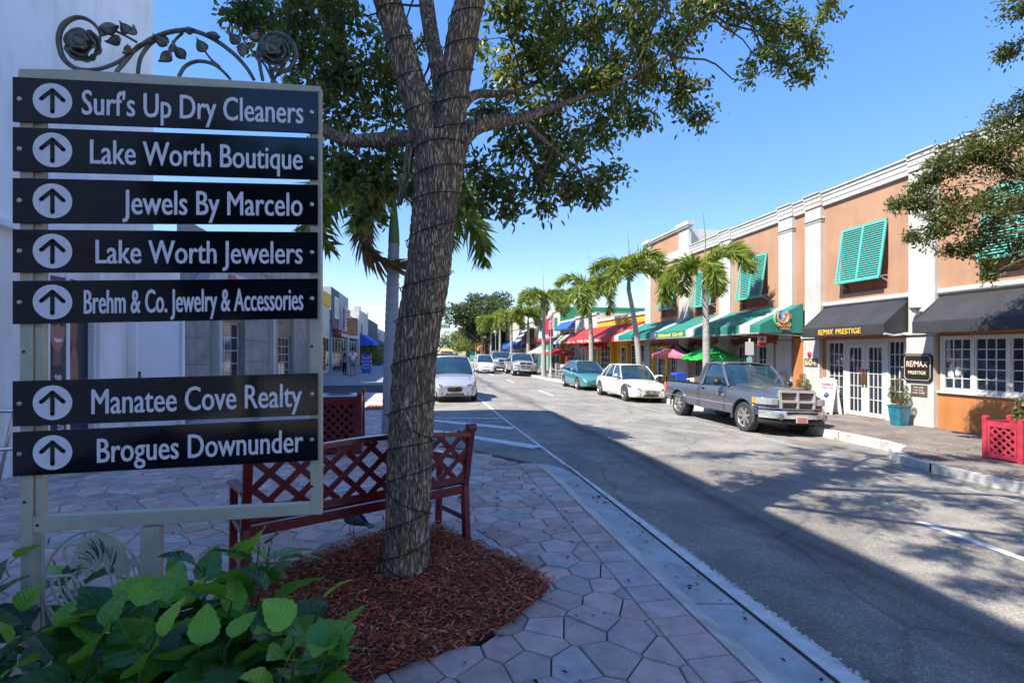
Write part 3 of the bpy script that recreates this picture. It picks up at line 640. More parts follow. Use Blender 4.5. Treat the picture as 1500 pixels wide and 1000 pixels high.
# string lights
def wire(parent):
    mb = MB(); bl = MB()
    S = [(q, r) for q, r in TS]
    def along(t):
        i = min(int(t*(len(S)-1)), len(S)-2); k = t*(len(S)-1)-i; return S[i][0].lerp(S[i+1][0], k), S[i][1]+(S[i+1][1]-S[i][1])*k
    P = []; turns = 13.5; N = 900
    for i in range(N):
        t = i/N; tt = .06+.93*(t+.010*math.sin(t*PI*2*4.3)); q, r = along(min(tt,1)); g_ = 2*PI*turns*t+.3*math.sin(t*40)
        P.append(q+Vector((math.cos(g_), math.sin(g_), .18*math.sin(g_+1.2+t*7)*(1-t)))*(r*1.03+.006))
    mb.tube(P, .0042, 5)
    P2 = []
    for i in range(260):   # a second, looser strand that crosses it low down
        t = i/260; q, r = along(.06+.36*t); g_ = -2*PI*2.6*t+2.2
        P2.append(q+Vector((math.cos(g_), math.sin(g_), .1*math.sin(g_)))*(r*1.04+.009))
    mb.tube(P2, .0042, 5)
    for i in range(10, N, 19):
        q = P[i]; c, r = along(min(.06+.93*i/N, 1)); d = (q-c); d.z = 0; d.normalize(); bl.tube([q, q+d*.012+Vector((0,0,random.uniform(-.012,.012))), q+d*.028+Vector((0,0,random.uniform(-.016,.016)))], [.004,.004,.0015], 5)
    for j, (a_, b_) in enumerate(((0,0),(1,0))):
        S2 = LS[j]; P3 = []
        for i in range(300):
            t = i/300; k = t*(len(S2)-1); q, r = S2[int(k)]; g_ = 2*PI*9*t+j; P3.append(q.lerp(S2[min(int(k)+1,len(S2)-1)][0], k-int(k))+Vector((math.cos(g_), math.sin(g_), .25*math.sin(g_)))*(r*1.04+.006))
        mb.tube(P3, .004, 5)
    S2 = LS[8]; P3 = []
    for i in range(260):
        t = i/260; k = t*(len(S2)-1)*.55; q, r = S2[int(k)]; g_ = 2*PI*13*t; P3.append(q.lerp(S2[min(int(k)+1,len(S2)-1)][0], k-int(k))+Vector((.3*math.sin(g_), math.cos(g_), math.sin(g_)))*(r*1.05+.005))
    mb.tube(P3, .004, 5)
    make('wire', mb, M['wiregreen'], parent, smooth=True, fixn=False); make('bulbs', bl, M['wiregreen'], parent, fixn=False, kind='stuff')
M['wiregreen'] = mat('dark_green_wire', (.008,.018,.014), .5, .2, 20)
wire(thing('string_lights', 'dark green string lights coiled round the oak trunk and limbs', 'string lights', (-.1,3.3,.3)))
# ---------------------------------------------------------------- mulch bed
cx_ = sum(p[0] for p in MULCH)/len(MULCH); cy_ = sum(p[1] for p in MULCH)/len(MULCH)
def mz(x, y):
    return .012+.028*noise.noise(Vector((x*3,y*3,0)))+.06*math.exp(-((x+.13)**2+(y-3.48)**2)/.25)
mb = MB(); rows = []
for k in range(9):
    t = k/8; rows.append([(cx_+(p[0]-cx_)*t, cy_+(p[1]-cy_)*t, mz(cx_+(p[0]-cx_)*t, cy_+(p[1]-cy_)*t)*(1 if k < 8 else -.5)) for p in MULCH])
mb.grid(rows, 0, True); struct('mulch_bed_soil', mb, mat('mulch_soil', (.10,.028,.014), .95, .5, 30, .8, 60))
def chips(n, region, name, size, zf, **tg):
    P = []; 
    x0, x1 = min(p[0] for p in region)-.05, max(p[0] for p in region)+.08; y0, y1 = min(p[1] for p in region)-.05, max(p[1] for p in region)+.08
    while len(P) < n:
        x, y = rng.uniform(x0,x1), rng.uniform(y0,y1)
        if inpoly(x, y, region) or (rng.random() < .06 and inpoly(x+(cx_-x)*.06, y+(cy_-y)*.06, region)): P.append((x, y, zf(x,y)+rng.uniform(-.004,.022)))
    P = np.array(P); g_ = rng.uniform(0,2*PI,n); t = np.stack([np.cos(g_), np.sin(g_), rng.normal(0,.28,n)],1); t /= np.linalg.norm(t,axis=1,keepdims=True)
    up = rng.normal(0,.35,(n,3)); up[:,2] = 1; s = np.cross(t, up); s /= np.linalg.norm(s,axis=1,keepdims=True); u = np.cross(s,t)
    L = (size*rng.uniform(.35,1.3,n))[:,None]; Wd = (size*.2*rng.uniform(.5,1.5,n))[:,None]; H = (size*.09*rng.uniform(.5,1.4,n))[:,None]
    V = np.stack([P-t*L*.5-s*Wd*.4, P-t*L*.42+s*Wd*.5, P+t*L*.5+s*Wd*.3, P+t*L*.4-s*Wd*.5, P-t*L*.3+u*H, P+t*L*.3+u*H*.8],1).reshape(-1,3)
    pat = np.array([[0,3,5],[0,5,4],[3,2,5],[2,1,4],[2,4,5],[1,0,4]]); F = (np.arange(n)[:,None,None]*6+pat[None]).reshape(-1,3)
    me = bpy.data.meshes.new(name); me.vertices.add(len(V)); me.vertices.foreach_set('co', V.astype(np.float32).ravel()); me.loops.add(F.size); me.loops.foreach_set('vertex_index', F.astype(np.int32).ravel())
    me.polygons.add(len(F)); me.polygons.foreach_set('loop_start', np.arange(0,F.size,3,dtype=np.int32)); me.update(calc_edges=True); me.validate()
    a = me.attributes.new('tint','FLOAT_COLOR','FACE'); b = np.exp(rng.normal(0,.5,n)); pale = rng.random(n) < .025
    Cc = np.stack([b, b*rng.uniform(.8,1.3,n), b*rng.uniform(.7,1.5,n), np.ones(n)],1); Cc[pale] = np.stack([rng.uniform(1.2,1.9,pale.sum()), rng.uniform(4,7,pale.sum()), rng.uniform(7,14,pale.sum()), np.ones(pale.sum())],1)
    a.data.foreach_set('color', np.repeat(Cc,6,0).astype(np.float32).ravel())
    me.materials.append(M['chip']); o = link(name, me); tag(o, kind='stuff', **tg); return o
M['chip'] = mat('red_mulch_chip', (.38,.075,.027), .75, 0, 1, .3, 90, attr='tint')
chips(15000, MULCH, 'mulch_chips', .042, mz, label='red-brown wood mulch round the foot of the big oak', cat='mulch')
m2 = [(-1.55,13.7),(-.75,13.7),(-.75,14.7),(-1.55,14.7)]
chips(700, m2, 'mulch_chips', .08, lambda x, y: .01, label='small square patch of red mulch in the pavement behind the bench', cat='mulch')
# ---------------------------------------------------------------- right-hand buildings (walls face -x)
GR = -.26
def wall_x(mb, X, y0, y1, z0, z1, holes=(), rev=.12, mi=0):
    ys_ = sorted({y0, y1, *[h[0] for h in holes], *[h[1] for h in holes]}); zs = sorted({z0, z1, *[h[2] for h in holes], *[h[3] for h in holes]})
    for a, b in zip(ys_[:-1], ys_[1:]):
        for c, d in zip(zs[:-1], zs[1:]):
            m_, n_ = (a+b)/2, (c+d)/2
            if any(h[0] < m_ < h[1] and h[2] < n_ < h[3] for h in holes): continue
            mb.quad((X,a,c),(X,a,d),(X,b,d),(X,b,c), mi)
    for h in holes:
        a, b, c, d = h[:4]; s = 1 if rev > 0 else -1
        mb.quad((X,a,c),(X+rev,a,c),(X+rev,a,d),(X,a,d), mi); mb.quad((X,b,c),(X,b,d),(X+rev,b,d),(X+rev,b,c), mi)
        mb.quad((X,a,c),(X,b,c),(X+rev,b,c),(X+rev,a,c), mi); mb.quad((X,a,d),(X+rev,a,d),(X+rev,b,d),(X,b,d), mi)
def shell(mb, X0, X1, y0, y1, z0, z1, mi=0):
    """sides, back and roof behind a front wall at X0"""
    mb.quad((X0,y0,z0),(X1,y0,z0),(X1,y0,z1),(X0,y0,z1), mi); mb.quad((X0,y1,z0),(X0,y1,z1),(X1,y1,z1),(X1,y1,z0), mi)
    mb.quad((X1,y0,z0),(X1,y1,z0),(X1,y1,z1),(X1,y0,z1), mi); mb.quad((X0,y0,z1-.05),(X1,y0,z1-.05),(X1,y1,z1-.05),(X0,y1,z1-.05), mi)
W = 12.1
B1 = thing('two_storey_commercial_building', 'long peach two storey building with white pilasters, teal shutters and canvas awnings on the right', 'building', (W,14,GR))
T = 6.42
bays = [(6.25,6.93),(9.88,10.56),(13.34,14.0),(14.54,15.2),(17.92,18.7),(21.05,21.95),(24.95,25.63)]
door = (10.68,13.22,GR+.005,1.9); winr = (7.05,9.82,.62,1.92)
low = [(14.75,15.6,GR,1.85),(15.95,16.6,GR,1.85),(17.0,17.8,GR,1.85),(19.0,19.8,.45,1.7),(20.1,20.9,.45,1.7),(22.3,23.1,.45,1.7),(23.5,24.6,GR,1.8)]
# upper wall with the recesses under the shutters
rec = [(11.22,12.66,3.23,5.0),(7.45,8.9,3.23,5.0),(15.9,17.38,3.2,5.0),(19.1,20.6,3.2,5.0),(22.4,23.9,3.3,5.1),(3.6,5.2,3.23,5.0)]
mb = MB(); wall_x(mb, W, -2, 21.5, 2.02, 6.0, [h for h in rec if h[1] < 21.5], .13); wall_x(mb, W, 21.5, 25.6, 2.02, 7.35, [h for h in rec if h[1] > 21.5], .13)
make('upper_wall', mb, M['peach'], B1)
for a, b, c, d in rec: mb = MB(); mb.quad((W+.13,a,c),(W+.13,b,c),(W+.13,b,d),(W+.13,a,d)); make('recess_panel', mb, M['recess'], B1)
mb = MB(); wall_x(mb, W-.06, -2, 14.0, GR-.3, 2.02, [door, (7.05,9.82,.62,1.92),(2.2,5.9,.62,1.92)], .3); mb.box(W-.06, W, -2, 14, 2.02, 2.021)
make('lower_wall', mb, M['orange'], B1)
mb = MB(); wall_x(mb, W, 14.0, 25.63, GR-.3, 2.02, low, .25); make('shopfront_wall', mb, M['white'], B1)
mb = MB(); wall_x(mb, W-.012, 14.0, 25.63, 1.86, 2.02); 
for y in np.arange(14.1, 25.4, 1.62): mb.prism([(W-.1,y,2.05),(W-.1,y+.3,1.78),(W-.1,y+.55,1.9),(W-.1,y+1.07,1.9),(W-.1,y+1.3,1.78),(W-.1,y+1.6,2.05)], (.088,0,0))
make('arched_red_fascia', mb, mat('dark_red_fascia', (.28,.05,.02), .8, .2, 5), B1)
mb = MB(); mb.box(W-.14, W-.06, 14.02, 14.5, GR, 2.0); make('orange_pier', mb, M['orange'], B1)
mb = MB(); shell(mb, W+.005, W+9, -2, 21.45, GR, T-.15); shell(mb, W+.005, W+9, 21.5, 25.6, GR, 7.3); make('side_walls', mb, M['white'], B1)
for (a, b) in bays:
    top = 7.38 if a > 21 else 5.98; mb = MB()
    mb.box(W-.19, W+.01, a, b, GR, 1.915); mb.box(W-.14, W+.01, a+.01, b-.01, 1.915, top)
    if a < 14.2: mb.box(W-.24, W+.01, a-.05, b+.05, 1.96, 2.03)
    for z, e in ((5.54,.02),(5.62,.035)):
        if a < 21: mb.box(W-.14-e, W, a-e+.01, b+e-.01, z, z+.025)
    make('pilaster', mb, M['white'], B1, bevel=.008)
mb = MB()
def cornice(a, b, zt, e=0.):
    mb.box(W-.08-e, W+.02, a, b, zt-.43, zt-.30); mb.box(W-.095-e, W+.02, a, b, zt-.297, zt-.16); mb.box(W-.115-e, W+.02, a, b, zt-.157, zt-.05); mb.box(W-.15-e, W+.1, a-.0, b, zt-.047, zt)
prev = -2.
for (a, b) in bays[:5]: cornice(prev, a, T); cornice(a-.0, b, T+.035, .07); prev = b
cornice(prev, 21.05, T)
make('cornice', mb, M['white'], B1, bevel=.006)
mb = MB()
mb.box(W-.07, W+.01, 21.95, 24.95, 6.0, 6.42); mb.box(W-.1, W+.02, 21.95, 24.95, 7.33, 7.42); mb.box(W-.15, W+.1, 20.98, 25.7, 7.42, 7.5)
mb.box(W-.22, W+.02, 20.98, 22.02, 7.26, 7.34); mb.box(W-.26, W+.1, 20.95, 22.05, 7.345, 7.54); mb.box(W-.22, W+.02, 24.88, 25.7, 7.26, 7.34); mb.box(W-.26, W+.1, 24.85, 25.72, 7.345, 7.54)
make('tower_parapet', mb, M['white'], B1, bevel=.006)
mb = MB()
for a, b in ((10.56,13.34),(6.93,9.88),(-2,6.25)):
    mb.tube([(W-.015,a,2.97),(W-.015,b,2.97)], .075, 10)
make('half_round_moulding', mb, M['trim'], B1, smooth=True)
# shutters hung from the top, pushed out at the foot
for (a, b, c, d) in rec:
    zt = 5.07 if a < 22 else 5.2; zb = zt-1.56; top = Vector((W-.03,0,zt)); bot = Vector((W-.28,0,zb)); fr = MB()
    def P(y, t, o=0.): q = top.lerp(bot, t); return Vector((q.x-o, y, q.z))
    for y in (a+.03, (a+b)/2, b-.03): fr.bar(P(y,0), P(y,1), .06, .035, up=(1,0,.3))
    for t in (0.01, .99): fr.bar(P(a,t), P(b,t), .035, .06)
    s_ = make('shutter', fr, M['teal'], B1); sl = MB()
    for k in range(24):
        t = .025+k*.0405
        for y0, y1 in ((a+.06,(a+b)/2-.03),((a+b)/2+.03,b-.06)):
            q = P(y0, t); q2 = P(y1, t)
            sl.hexa([q+Vector((.022,0,.014)), q2+Vector((.022,0,.014)), q2+Vector((-.026,0,-.022)), q+Vector((-.026,0,-.022)), q+Vector((.022,0,.021)), q2+Vector((.022,0,.021)), q2+Vector((-.026,0,-.015)), q+Vector((-.026,0,-.015))])
    make('slats', sl, M['teal'], s_, kind='stuff')
    br = MB(); [br.bar(P(y,.97), (W+.1,y,zb+.12-.25), .02) for y in (a+.02, b-.02)]; br.bar(P(a,.975,-.03), (W, a-.0, zb+.08), .015); make('stay', br, M['trim'], s_)
def pane_grid(parent, X, y0, y1, z0, z1, ny, nz, fw=.05, mw=.022, m=M['trim'], depth=.05, sub='pane'):
    """framed sash: frame + muntins in one mesh, each pane a mesh of its own. y0<y1"""
    mb = MB(); mb.box(X-depth, X, y0, y0+fw, z0, z1); mb.box(X-depth, X, y1-fw, y1, z0, z1); mb.box(X-depth, X, y0+fw, y1-fw, z0, z0+fw); mb.box(X-depth, X, y0+fw, y1-fw, z1-fw, z1)
    dy = (y1-y0-2*fw)/ny; dz = (z1-z0-2*fw)/nz
    for i in range(1, ny): mb.box(X-depth*.75, X-.005, y0+fw+i*dy-mw/2, y0+fw+i*dy+mw/2, z0+fw, z1-fw)
    for j in range(1, nz):
        for i in range(ny): mb.box(X-depth*.75, X-.005, y0+fw+i*dy+(mw/2 if i else 0), y0+fw+(i+1)*dy-(mw/2 if i < ny-1 else 0), z0+fw+j*dz-mw/2, z0+fw+j*dz+mw/2)
    return mb, dy, dz
def sash(name, parent, X, y0, y1, z0, z1, ny, nz, fw=.05, gl=None, single=False, **k):
    mb, dy, dz = pane_grid(parent, X, y0, y1, z0, z1, ny, nz, fw, **k)
    o = make(name, mb, k.get('m', M['trim']), parent, bevel=.003 if not single else 0)
    gl = gl or M['glass']
    if single: g = MB(); g.quad((X-.012,y0+fw,z0+fw),(X-.012,y1-fw,z0+fw),(X-.012,y1-fw,z1-fw),(X-.012,y0+fw,z1-fw)); make('pane', g, gl, o)
    else:
        me = None
        for i in range(ny):
            for j in range(nz):
                ya = y0+fw+i*dy; za = z0+fw+j*dz; t = rng.uniform(-.002,.002,2)
                g = MB(); g.quad((X-.014+t[0],ya,za),(X-.014+t[1],ya+dy,za),(X-.014,ya+dy,za+dz),(X-.014,ya,za+dz)); make('pane', g, gl, o, fixn=False)
    return o
# door bay: sidelight, two leaves, sidelight
mb = MB(); XF = W+.0
for a, b, c, d in ((10.68,10.74,GR,1.9),(11.18,11.26,GR,1.9),(12.52,12.60,GR,1.9),(13.16,13.22,GR,1.9),(10.74,11.18,1.83,1.9),(11.26,12.52,1.78,1.9),(12.60,13.16,1.83,1.9),(10.74,11.18,GR,GR+.1),(12.60,13.16,GR,GR+.1)): mb.box(XF-.05, XF+.04, a, b, c, d)
make('door_frame', mb, M['trim'], B1, bevel=.004)
sash('sidelight', B1, XF+.02, 10.74, 11.18, GR+.1, 1.83, 3, 6, .03); sash('sidelight', B1, XF+.02, 12.60, 13.16, GR+.1, 1.83, 3, 6, .03)
for a, b in ((11.265,11.885),(11.895,12.515)):
    dd = sash('door', B1, XF+.01, a, b, GR+.02, 1.775, 3, 5, .115)
    y = b-.05 if a < 11.5 else a+.05
    h = MB(); h.tube([(XF-.05,y,.62),(XF-.11,y,.65),(XF-.11,y,1.0),(XF-.05,y,1.03)], .014, 8); h.box(XF-.055,XF-.045,y-.025,y+.025,.58,1.07); make('handle', h, mat('bronze_handle', (.35,.18,.07), .3, .2, 20, metal=.9), dd, smooth=True)
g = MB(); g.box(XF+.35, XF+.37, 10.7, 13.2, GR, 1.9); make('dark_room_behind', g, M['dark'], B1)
# reflections read better with something pale inside: a blue poster and desks
g = MB(); g.box(XF+.06, XF+.075, 10.78, 11.16, .55, 1.38); make('blue_window_poster', g, M['blue'], B1)
# window bay
mb = MB(); X2 = W-.02
mb.box(X2-.06, X2+.04, 7.05, 9.82, .62, .68); mb.box(X2-.06, X2+.04, 7.05, 9.82, 1.86, 1.92)
for y in (7.05, 8.39, 9.08, 9.76, 7.70): mb.box(X2-.055, X2+.04, y, y+.06, .68, 1.86)
mb.box(X2-.1, X2+.02, 7.0, 9.87, .58, .62)
make('window_frame', mb, M['trim'], B1, bevel=.004)
for a, b in ((9.14,9.76),(8.45,9.08),(7.76,8.39),(7.11,7.70)): sash('window', B1, X2+.01, a, b, .68, 1.86, 3, 5, .035)
sash('window', B1, X2+.01, 2.2, 5.9, .62, 1.92, 8, 4, .06, single=True)
q = MB()
for i in range(10): z = 1.82-i*.052; q.add([(X2-.012,9.705,z-.05),(X2-.012,9.705,z-.022),(X2-.012,9.615,z+.02),(X2-.012,9.615,z-.008)], [(0,1,2,3)])
make('striped_window_sticker', q, M['trim'], B1, fixn=False, kind='stuff')
# the neighbouring shopfront's doors and windows
for (a, b, c, d) in low:
    isd = c < 0
    if isd:
        m_ = (a+b)/2
        if b-a > .8:
            sash('door', B1, W+.12, a, b, c+.01, d, 3, 4, .15)
        else: sash('door', B1, W+.12, a, b, c+.01, d, 2, 4, .13)
    else: sash('window', B1, W+.12, a, b, c, d, 4, 3, .05)
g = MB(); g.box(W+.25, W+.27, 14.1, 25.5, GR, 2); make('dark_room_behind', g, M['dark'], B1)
mb = MB()
for y0, y1 in ((21.98,22.25),(23.15,23.45),(24.65,24.93)): mb.box(W-.09, W-.002, y0, y1, GR, 1.85)
make('yellow_shutter_board', mb, M['yellow'], B1)
# ---- awnings of the peach building
def awning(y0, y1, X0, X1, zt, zf, vz, m, parent, name='awning', nseg=1, mats=None, sag=.02, ends=True):
    """slope from wall X0,zt to X1,zf, then a valance vz deep; ends closed"""
    mb = MB(); n = max(2, int((y1-y0)/.25)); rows = []
    for i in range(n+1):
        y = y0+(y1-y0)*i/n; row = []
        for k in range(7):
            t = k/6; row.append((X0+(X1-X0)*t, y, zt+(zf-zt)*t-sag*math.sin(PI*t)*(.6+.4*math.sin(y*9))))
        row.append((X1-.004, y, zf-.02)); row.append((X1, y, zf-vz+.006*math.sin(y*14))); rows.append(row)
    mb.grid(rows)
    if ends:
        for y in (y0, y1): mb.add([(X0,y,zt),(X1,y,zf),(X1,y,zf-vz),(X0,y,zf-vz)], [(0,1,2,3)])
    o = make(name, mb, m, parent, smooth=True)
    for p in o.data.polygons: p.use_smooth = True
    return o
XA = 11.3
aw = awning(10.60, 13.32, W-.02, XA, 2.9, 2.25, .27, M['blackaw'], B1)
text('RE/MAX', (XA-.006,12.68,2.03), *WX, .52, .16, M['gold'], aw, bold=.009, sp=1.0, skew=.06, ext=.012)
text('PRESTIGE', (XA-.006,12.06,2.035), *WX, .80, .15, M['gold'], aw, bold=.009, ext=.012)
g = MB(); g.tube([(XA,10.6,2.0),(XA+.25,10.57,1.95),(XA+.8,10.57,2.02)], .03, 6); make('folded_canvas_edge', g, M['whaw'], aw, smooth=True)
awning(6.95, 9.87, W-.02, XA, 2.86, 2.25, .27, M['blackaw'], B1, sag=.03)
awning(2.0, 6.2, W-.02, XA, 2.86, 2.25, .27, M['blackaw'], B1, sag=.03)
XT = 10.42; seq = [(14.04,14.55,'t'),(14.55,15.1,'w'),(15.1,17.9,'t'),(17.9,18.55,'w'),(18.55,21.2,'t'),(21.2,21.75,'w'),(21.75,25.6,'t'),(25.6,26.2,'w')]
tr = thing('teal_shop_awning', 'long teal canvas awning with white stripes over the island grill shopfront', 'awning', (11,20,1.9))
for a, b, c in seq:
    awning(a, b, W-.15, XT, 3.08, 2.42, .27, M['tealaw'] if c == 't' else M['whaw'], tr, 'canvas_panel', sag=.03, ends=(a < 14.1 or b > 26))
mb = MB()
for y in np.arange(14.1, 26, 1.63): mb.tube([(W-.15,y,2.05),(XT+.05,y,2.16)], .018, 6)
mb.tube([(XT+.03,14.05,2.15),(XT+.03,26.1,2.15)], .02, 6); make('awning_rail', mb, M['trim'], tr)
sc_ = MB()
for i in range(110):
    y = 14.1+i*.11; sc_.add([(XT-.003,y,2.16),(XT-.003,y+.1,2.16),(XT-.003,y+.05,2.10)], [(0,1,2)])
make('scalloped_fringe', sc_, M['whaw'], tr, kind='stuff')
# logo on the awning's end (faces the camera): disc, rays, letters
def disc_y(cx, y, cz, r, n=28, rx=1., a0=0, a1=2*PI):
    mb = MB(); P = [(cx+rx*r*math.cos(a0+(a1-a0)*k/n), y, cz+r*math.sin(a0+(a1-a0)*k/n)) for k in range(n)]
    return mb.prism(P, (0,.004,0))
make('logo_disc', disc_y(11.22, 14.026, 2.60, .26), mat('logo_blue', (.12,.33,.72), .5, .3, 6), tr)
mb = MB(); P = [(11.20+.2*math.cos(a), 14.014, 2.66+.2*math.sin(a)) for a in np.linspace(2.4, 7.1, 18)]; mb.tube(P, .04, 6); make('logo_orange_ring', mb, mat('logo_orange', (.75,.25,.08), .5), tr)
mb = MB(); P = [(11.18+.28*math.cos(a), 14.012, 2.60+.3*math.sin(a)) for a in np.linspace(1.7, 4.2, 14)]; mb.tube(P, [.03*math.sin(PI*(i+1)/15)+.005 for i in range(14)], 6); make('logo_green_wave', mb, mat('logo_green', (.1,.6,.25), .5), tr)
make('logo_sun', disc_y(11.23, 14.010, 2.66, .045), mat('logo_sun', (.8,.65,.1), .5), tr)
text("J's", (11.16,14.016,2.60), *WF, .34, .2, mat('logo_orange_text', (.8,.3,.1), .5), tr, bold=.009)
text('ISLAND', (10.98,14.010,2.36), *WF, .5, .115, mat('logo_yellow', (.8,.62,.05), .5), tr, bold=.009, ext=.01)
text('GRILL', (11.1,14.010,2.25), *WF, .38, .085, mat('logo_red', (.75,.2,.15), .5), tr, bold=.02, ext=.01)
text('Island Grill', (XT-.006,20.9,2.2), *WX, 2.1, .16, mat('awning_gold_text', (.75,.6,.08), .5), tr, bold=.02, ext=.006)
# ---- things fixed to the RE/MAX pilasters
nb = thing('house_number_plaque', 'bronze plaque with the number 604 on the white pilaster left of the doors', 'number sign', (W-.2,13.6,1.2))
mb = MB(); mb.box(W-.215,W-.191,13.40,13.92,1.10,1.34); make('plate', mb, mat('bronze_plate', (.16,.11,.06), .5, .3, 10), nb)
text('604', (W-.217,13.88,1.125), *WX, .44, .195, M['goldpale'], nb, 'numerals', bold=.0, ext=.012)
mb = MB(); mb.lathe([(0,0),(.07,0),(.07,.03),(.05,.05),(0,.05)], (0,0,0), 16); 
for i, v in enumerate(mb.v): mb.v[i] = (W-.19-v[2], 13.72+v[0], 1.47+v[1]*1.2)
tag(make('fire_alarm_bell', mb, M['red'], smooth=True), 'small red round bell above the 604 plaque', 'alarm bell')
sg = thing('shop_wall_sign', 'black wall sign with notched corners and gold RE/MAX PRESTIGE lettering on the pilaster', 'sign', (W-.2,10.2,1.1))
def notch(y0, y1, z0, z1, c, x): return [(x,y0+c,z0),(x,y1-c,z0),(x,y1,z0+c),(x,y1,z1-c),(x,y1-c,z1),(x,y0+c,z1),(x,y0,z1-c),(x,y0,z0+c)]
mb = MB(); mb.prism(notch(9.88,10.60,.82,1.50,.07,W-.235), (.04,0,0)); make('board', mb, M['black'], sg, bevel=.004)
P = notch(9.92,10.56,.86,1.46,.06,W-.24); mb = MB(); mb.tube(P+[P[0]], .006, 6); make('gold_border', mb, M['goldpale'], sg)
text('RE/MAX', (W-.238,10.51,1.18), *WX, .53, .15, M['goldpale'], sg, bold=.009, sp=.98, skew=.05, ext=.008)
text('PRESTIGE', (W-.238,10.46,1.0), *WX, .44, .085, M['goldpale'], sg, bold=.01, ext=.008)
pl = thing('small_brass_plaque', 'small dark plaque with three lines of pale lettering below the black wall sign', 'sign', (W-.2,10.2,.5))
mb = MB(); mb.box(W-.21,W-.191,10.02,10.42,.47,.74); make('plate', mb, mat('dull_bronze', (.11,.08,.06), .4, .2, 10), pl)
for i, w_ in enumerate((.24,.24,.30)): strokes((W-.212,10.22+w_/2,.665-i*.065), *WX, w_, .032, M['trim'], pl, i, 2)
mb = MB(); mb.lathe([(.0,0),(.05,.0),(.11,.10),(.13,.12),(.0,.12)], (W-.33,10.2,2.5), 14); mb.bar((W-.19,10.2,2.42),(W-.33,10.2,2.5),.02)
wlm = thing('wall_uplight', 'small glass bowl uplight on the pilaster between the two charcoal awnings', 'wall lamp', (W-.2,10.2,2.4))
make('bowl', mb, mat('lamp_bowl', (.35,.37,.37), .15, .1, 10), wlm, smooth=True); mb = MB(); mb.ball((W-.33,10.2,2.62), .1, 12, sz=.6); make('glass_dome', mb, mat('pale_glass', (.5,.58,.55), .1, .1, 9), wlm, smooth=True)
# sandwich board
sb = thing('sandwich_board', 'white plastic sandwich board with RE/MAX PRESTIGE, balloon and WALK-INS WELCOME beside the doors', 'sandwich board', (11.75,12.95,GR))
O = Vector((11.5,13.02,GR)); U = Vector((.31,-.52,0)).normalized()*1; yd = Vector((.0,0,1)); 
U = Vector((.1,-1,0)).normalized(); N = U.cross(Vector((0,0,1))); tl = Vector((.24,0,.97)).normalized()
for s_, off in ((1,0),(-1,.34)):
    lean = Vector((.17*s_,.0,1.0)); mb = MB(); b0 = O+Vector((off,0,.0)); w_ = .54
    a = b0; b = b0+U*w_; c = b+lean; d = a+lean
    th = Vector((.03*s_,0,0))
    mb.hexa([a+Vector((0,0,.06)),b+Vector((0,0,.06)),b+th+Vector((0,0,.06)),a+th+Vector((0,0,.06)),d,c,c+th,d+th])
    for q in (a, b-U*.08): mb.hexa([q, q+U*.08, q+U*.08+th, q+th]+[p+Vector((0,0,.059)) for p in (q, q+U*.08, q+U*.08+th, q+th)])
    for q in (d+U*.1, c-U*.18): mb.hexa([q,q+U*.08,q+U*.08+th,q+th]+[p+Vector((0,0,.05)) for p in (q,q+U*.08,q+U*.08+th,q+th)])
    make('board', mb, mat('white_plastic', (.66,.66,.66), .4, .04, 9), sb, bevel=.005)
ld = Vector((.17,0,1.0)).normalized(); of = Vector((-.006,0,0))
def sbt(t_, du, dz, w_, h_, m_, bold=.02): text(t_, O+of+U*du+ld*dz, U, ld, w_, h_, m_, sb, bold=bold, ext=.003)
sbt('RE/MAX', .07, .83, .4, .08, M['red'], .03); sbt('PRESTIGE', .08, .74, .38, .055, M['navy'])
sbt('WALK-INS', .07, .2, .4, .06, M['navy']); sbt('WELCOME', .08, .115, .38, .055, M['navy'])
for (du, dz, r, m_) in ((.28,.55,.085,M['navy']),(.28,.60,.05,mat('balloon_pale', (.5,.55,.7), .5)),(.16,.5,.05,mat('figure_tint', (.3,.45,.3), .5)),(.15,.42,.045,M['trim'])):
    mb = MB(); q = O+of*1.4+U*du+ld*dz; mb.add([q+U*r*math.cos(t)+ld*r*math.sin(t) for t in np.linspace(0,2*PI,16)[:-1]], [tuple(range(15))]); make('printed_shape', mb, m_, sb, fixn=False)
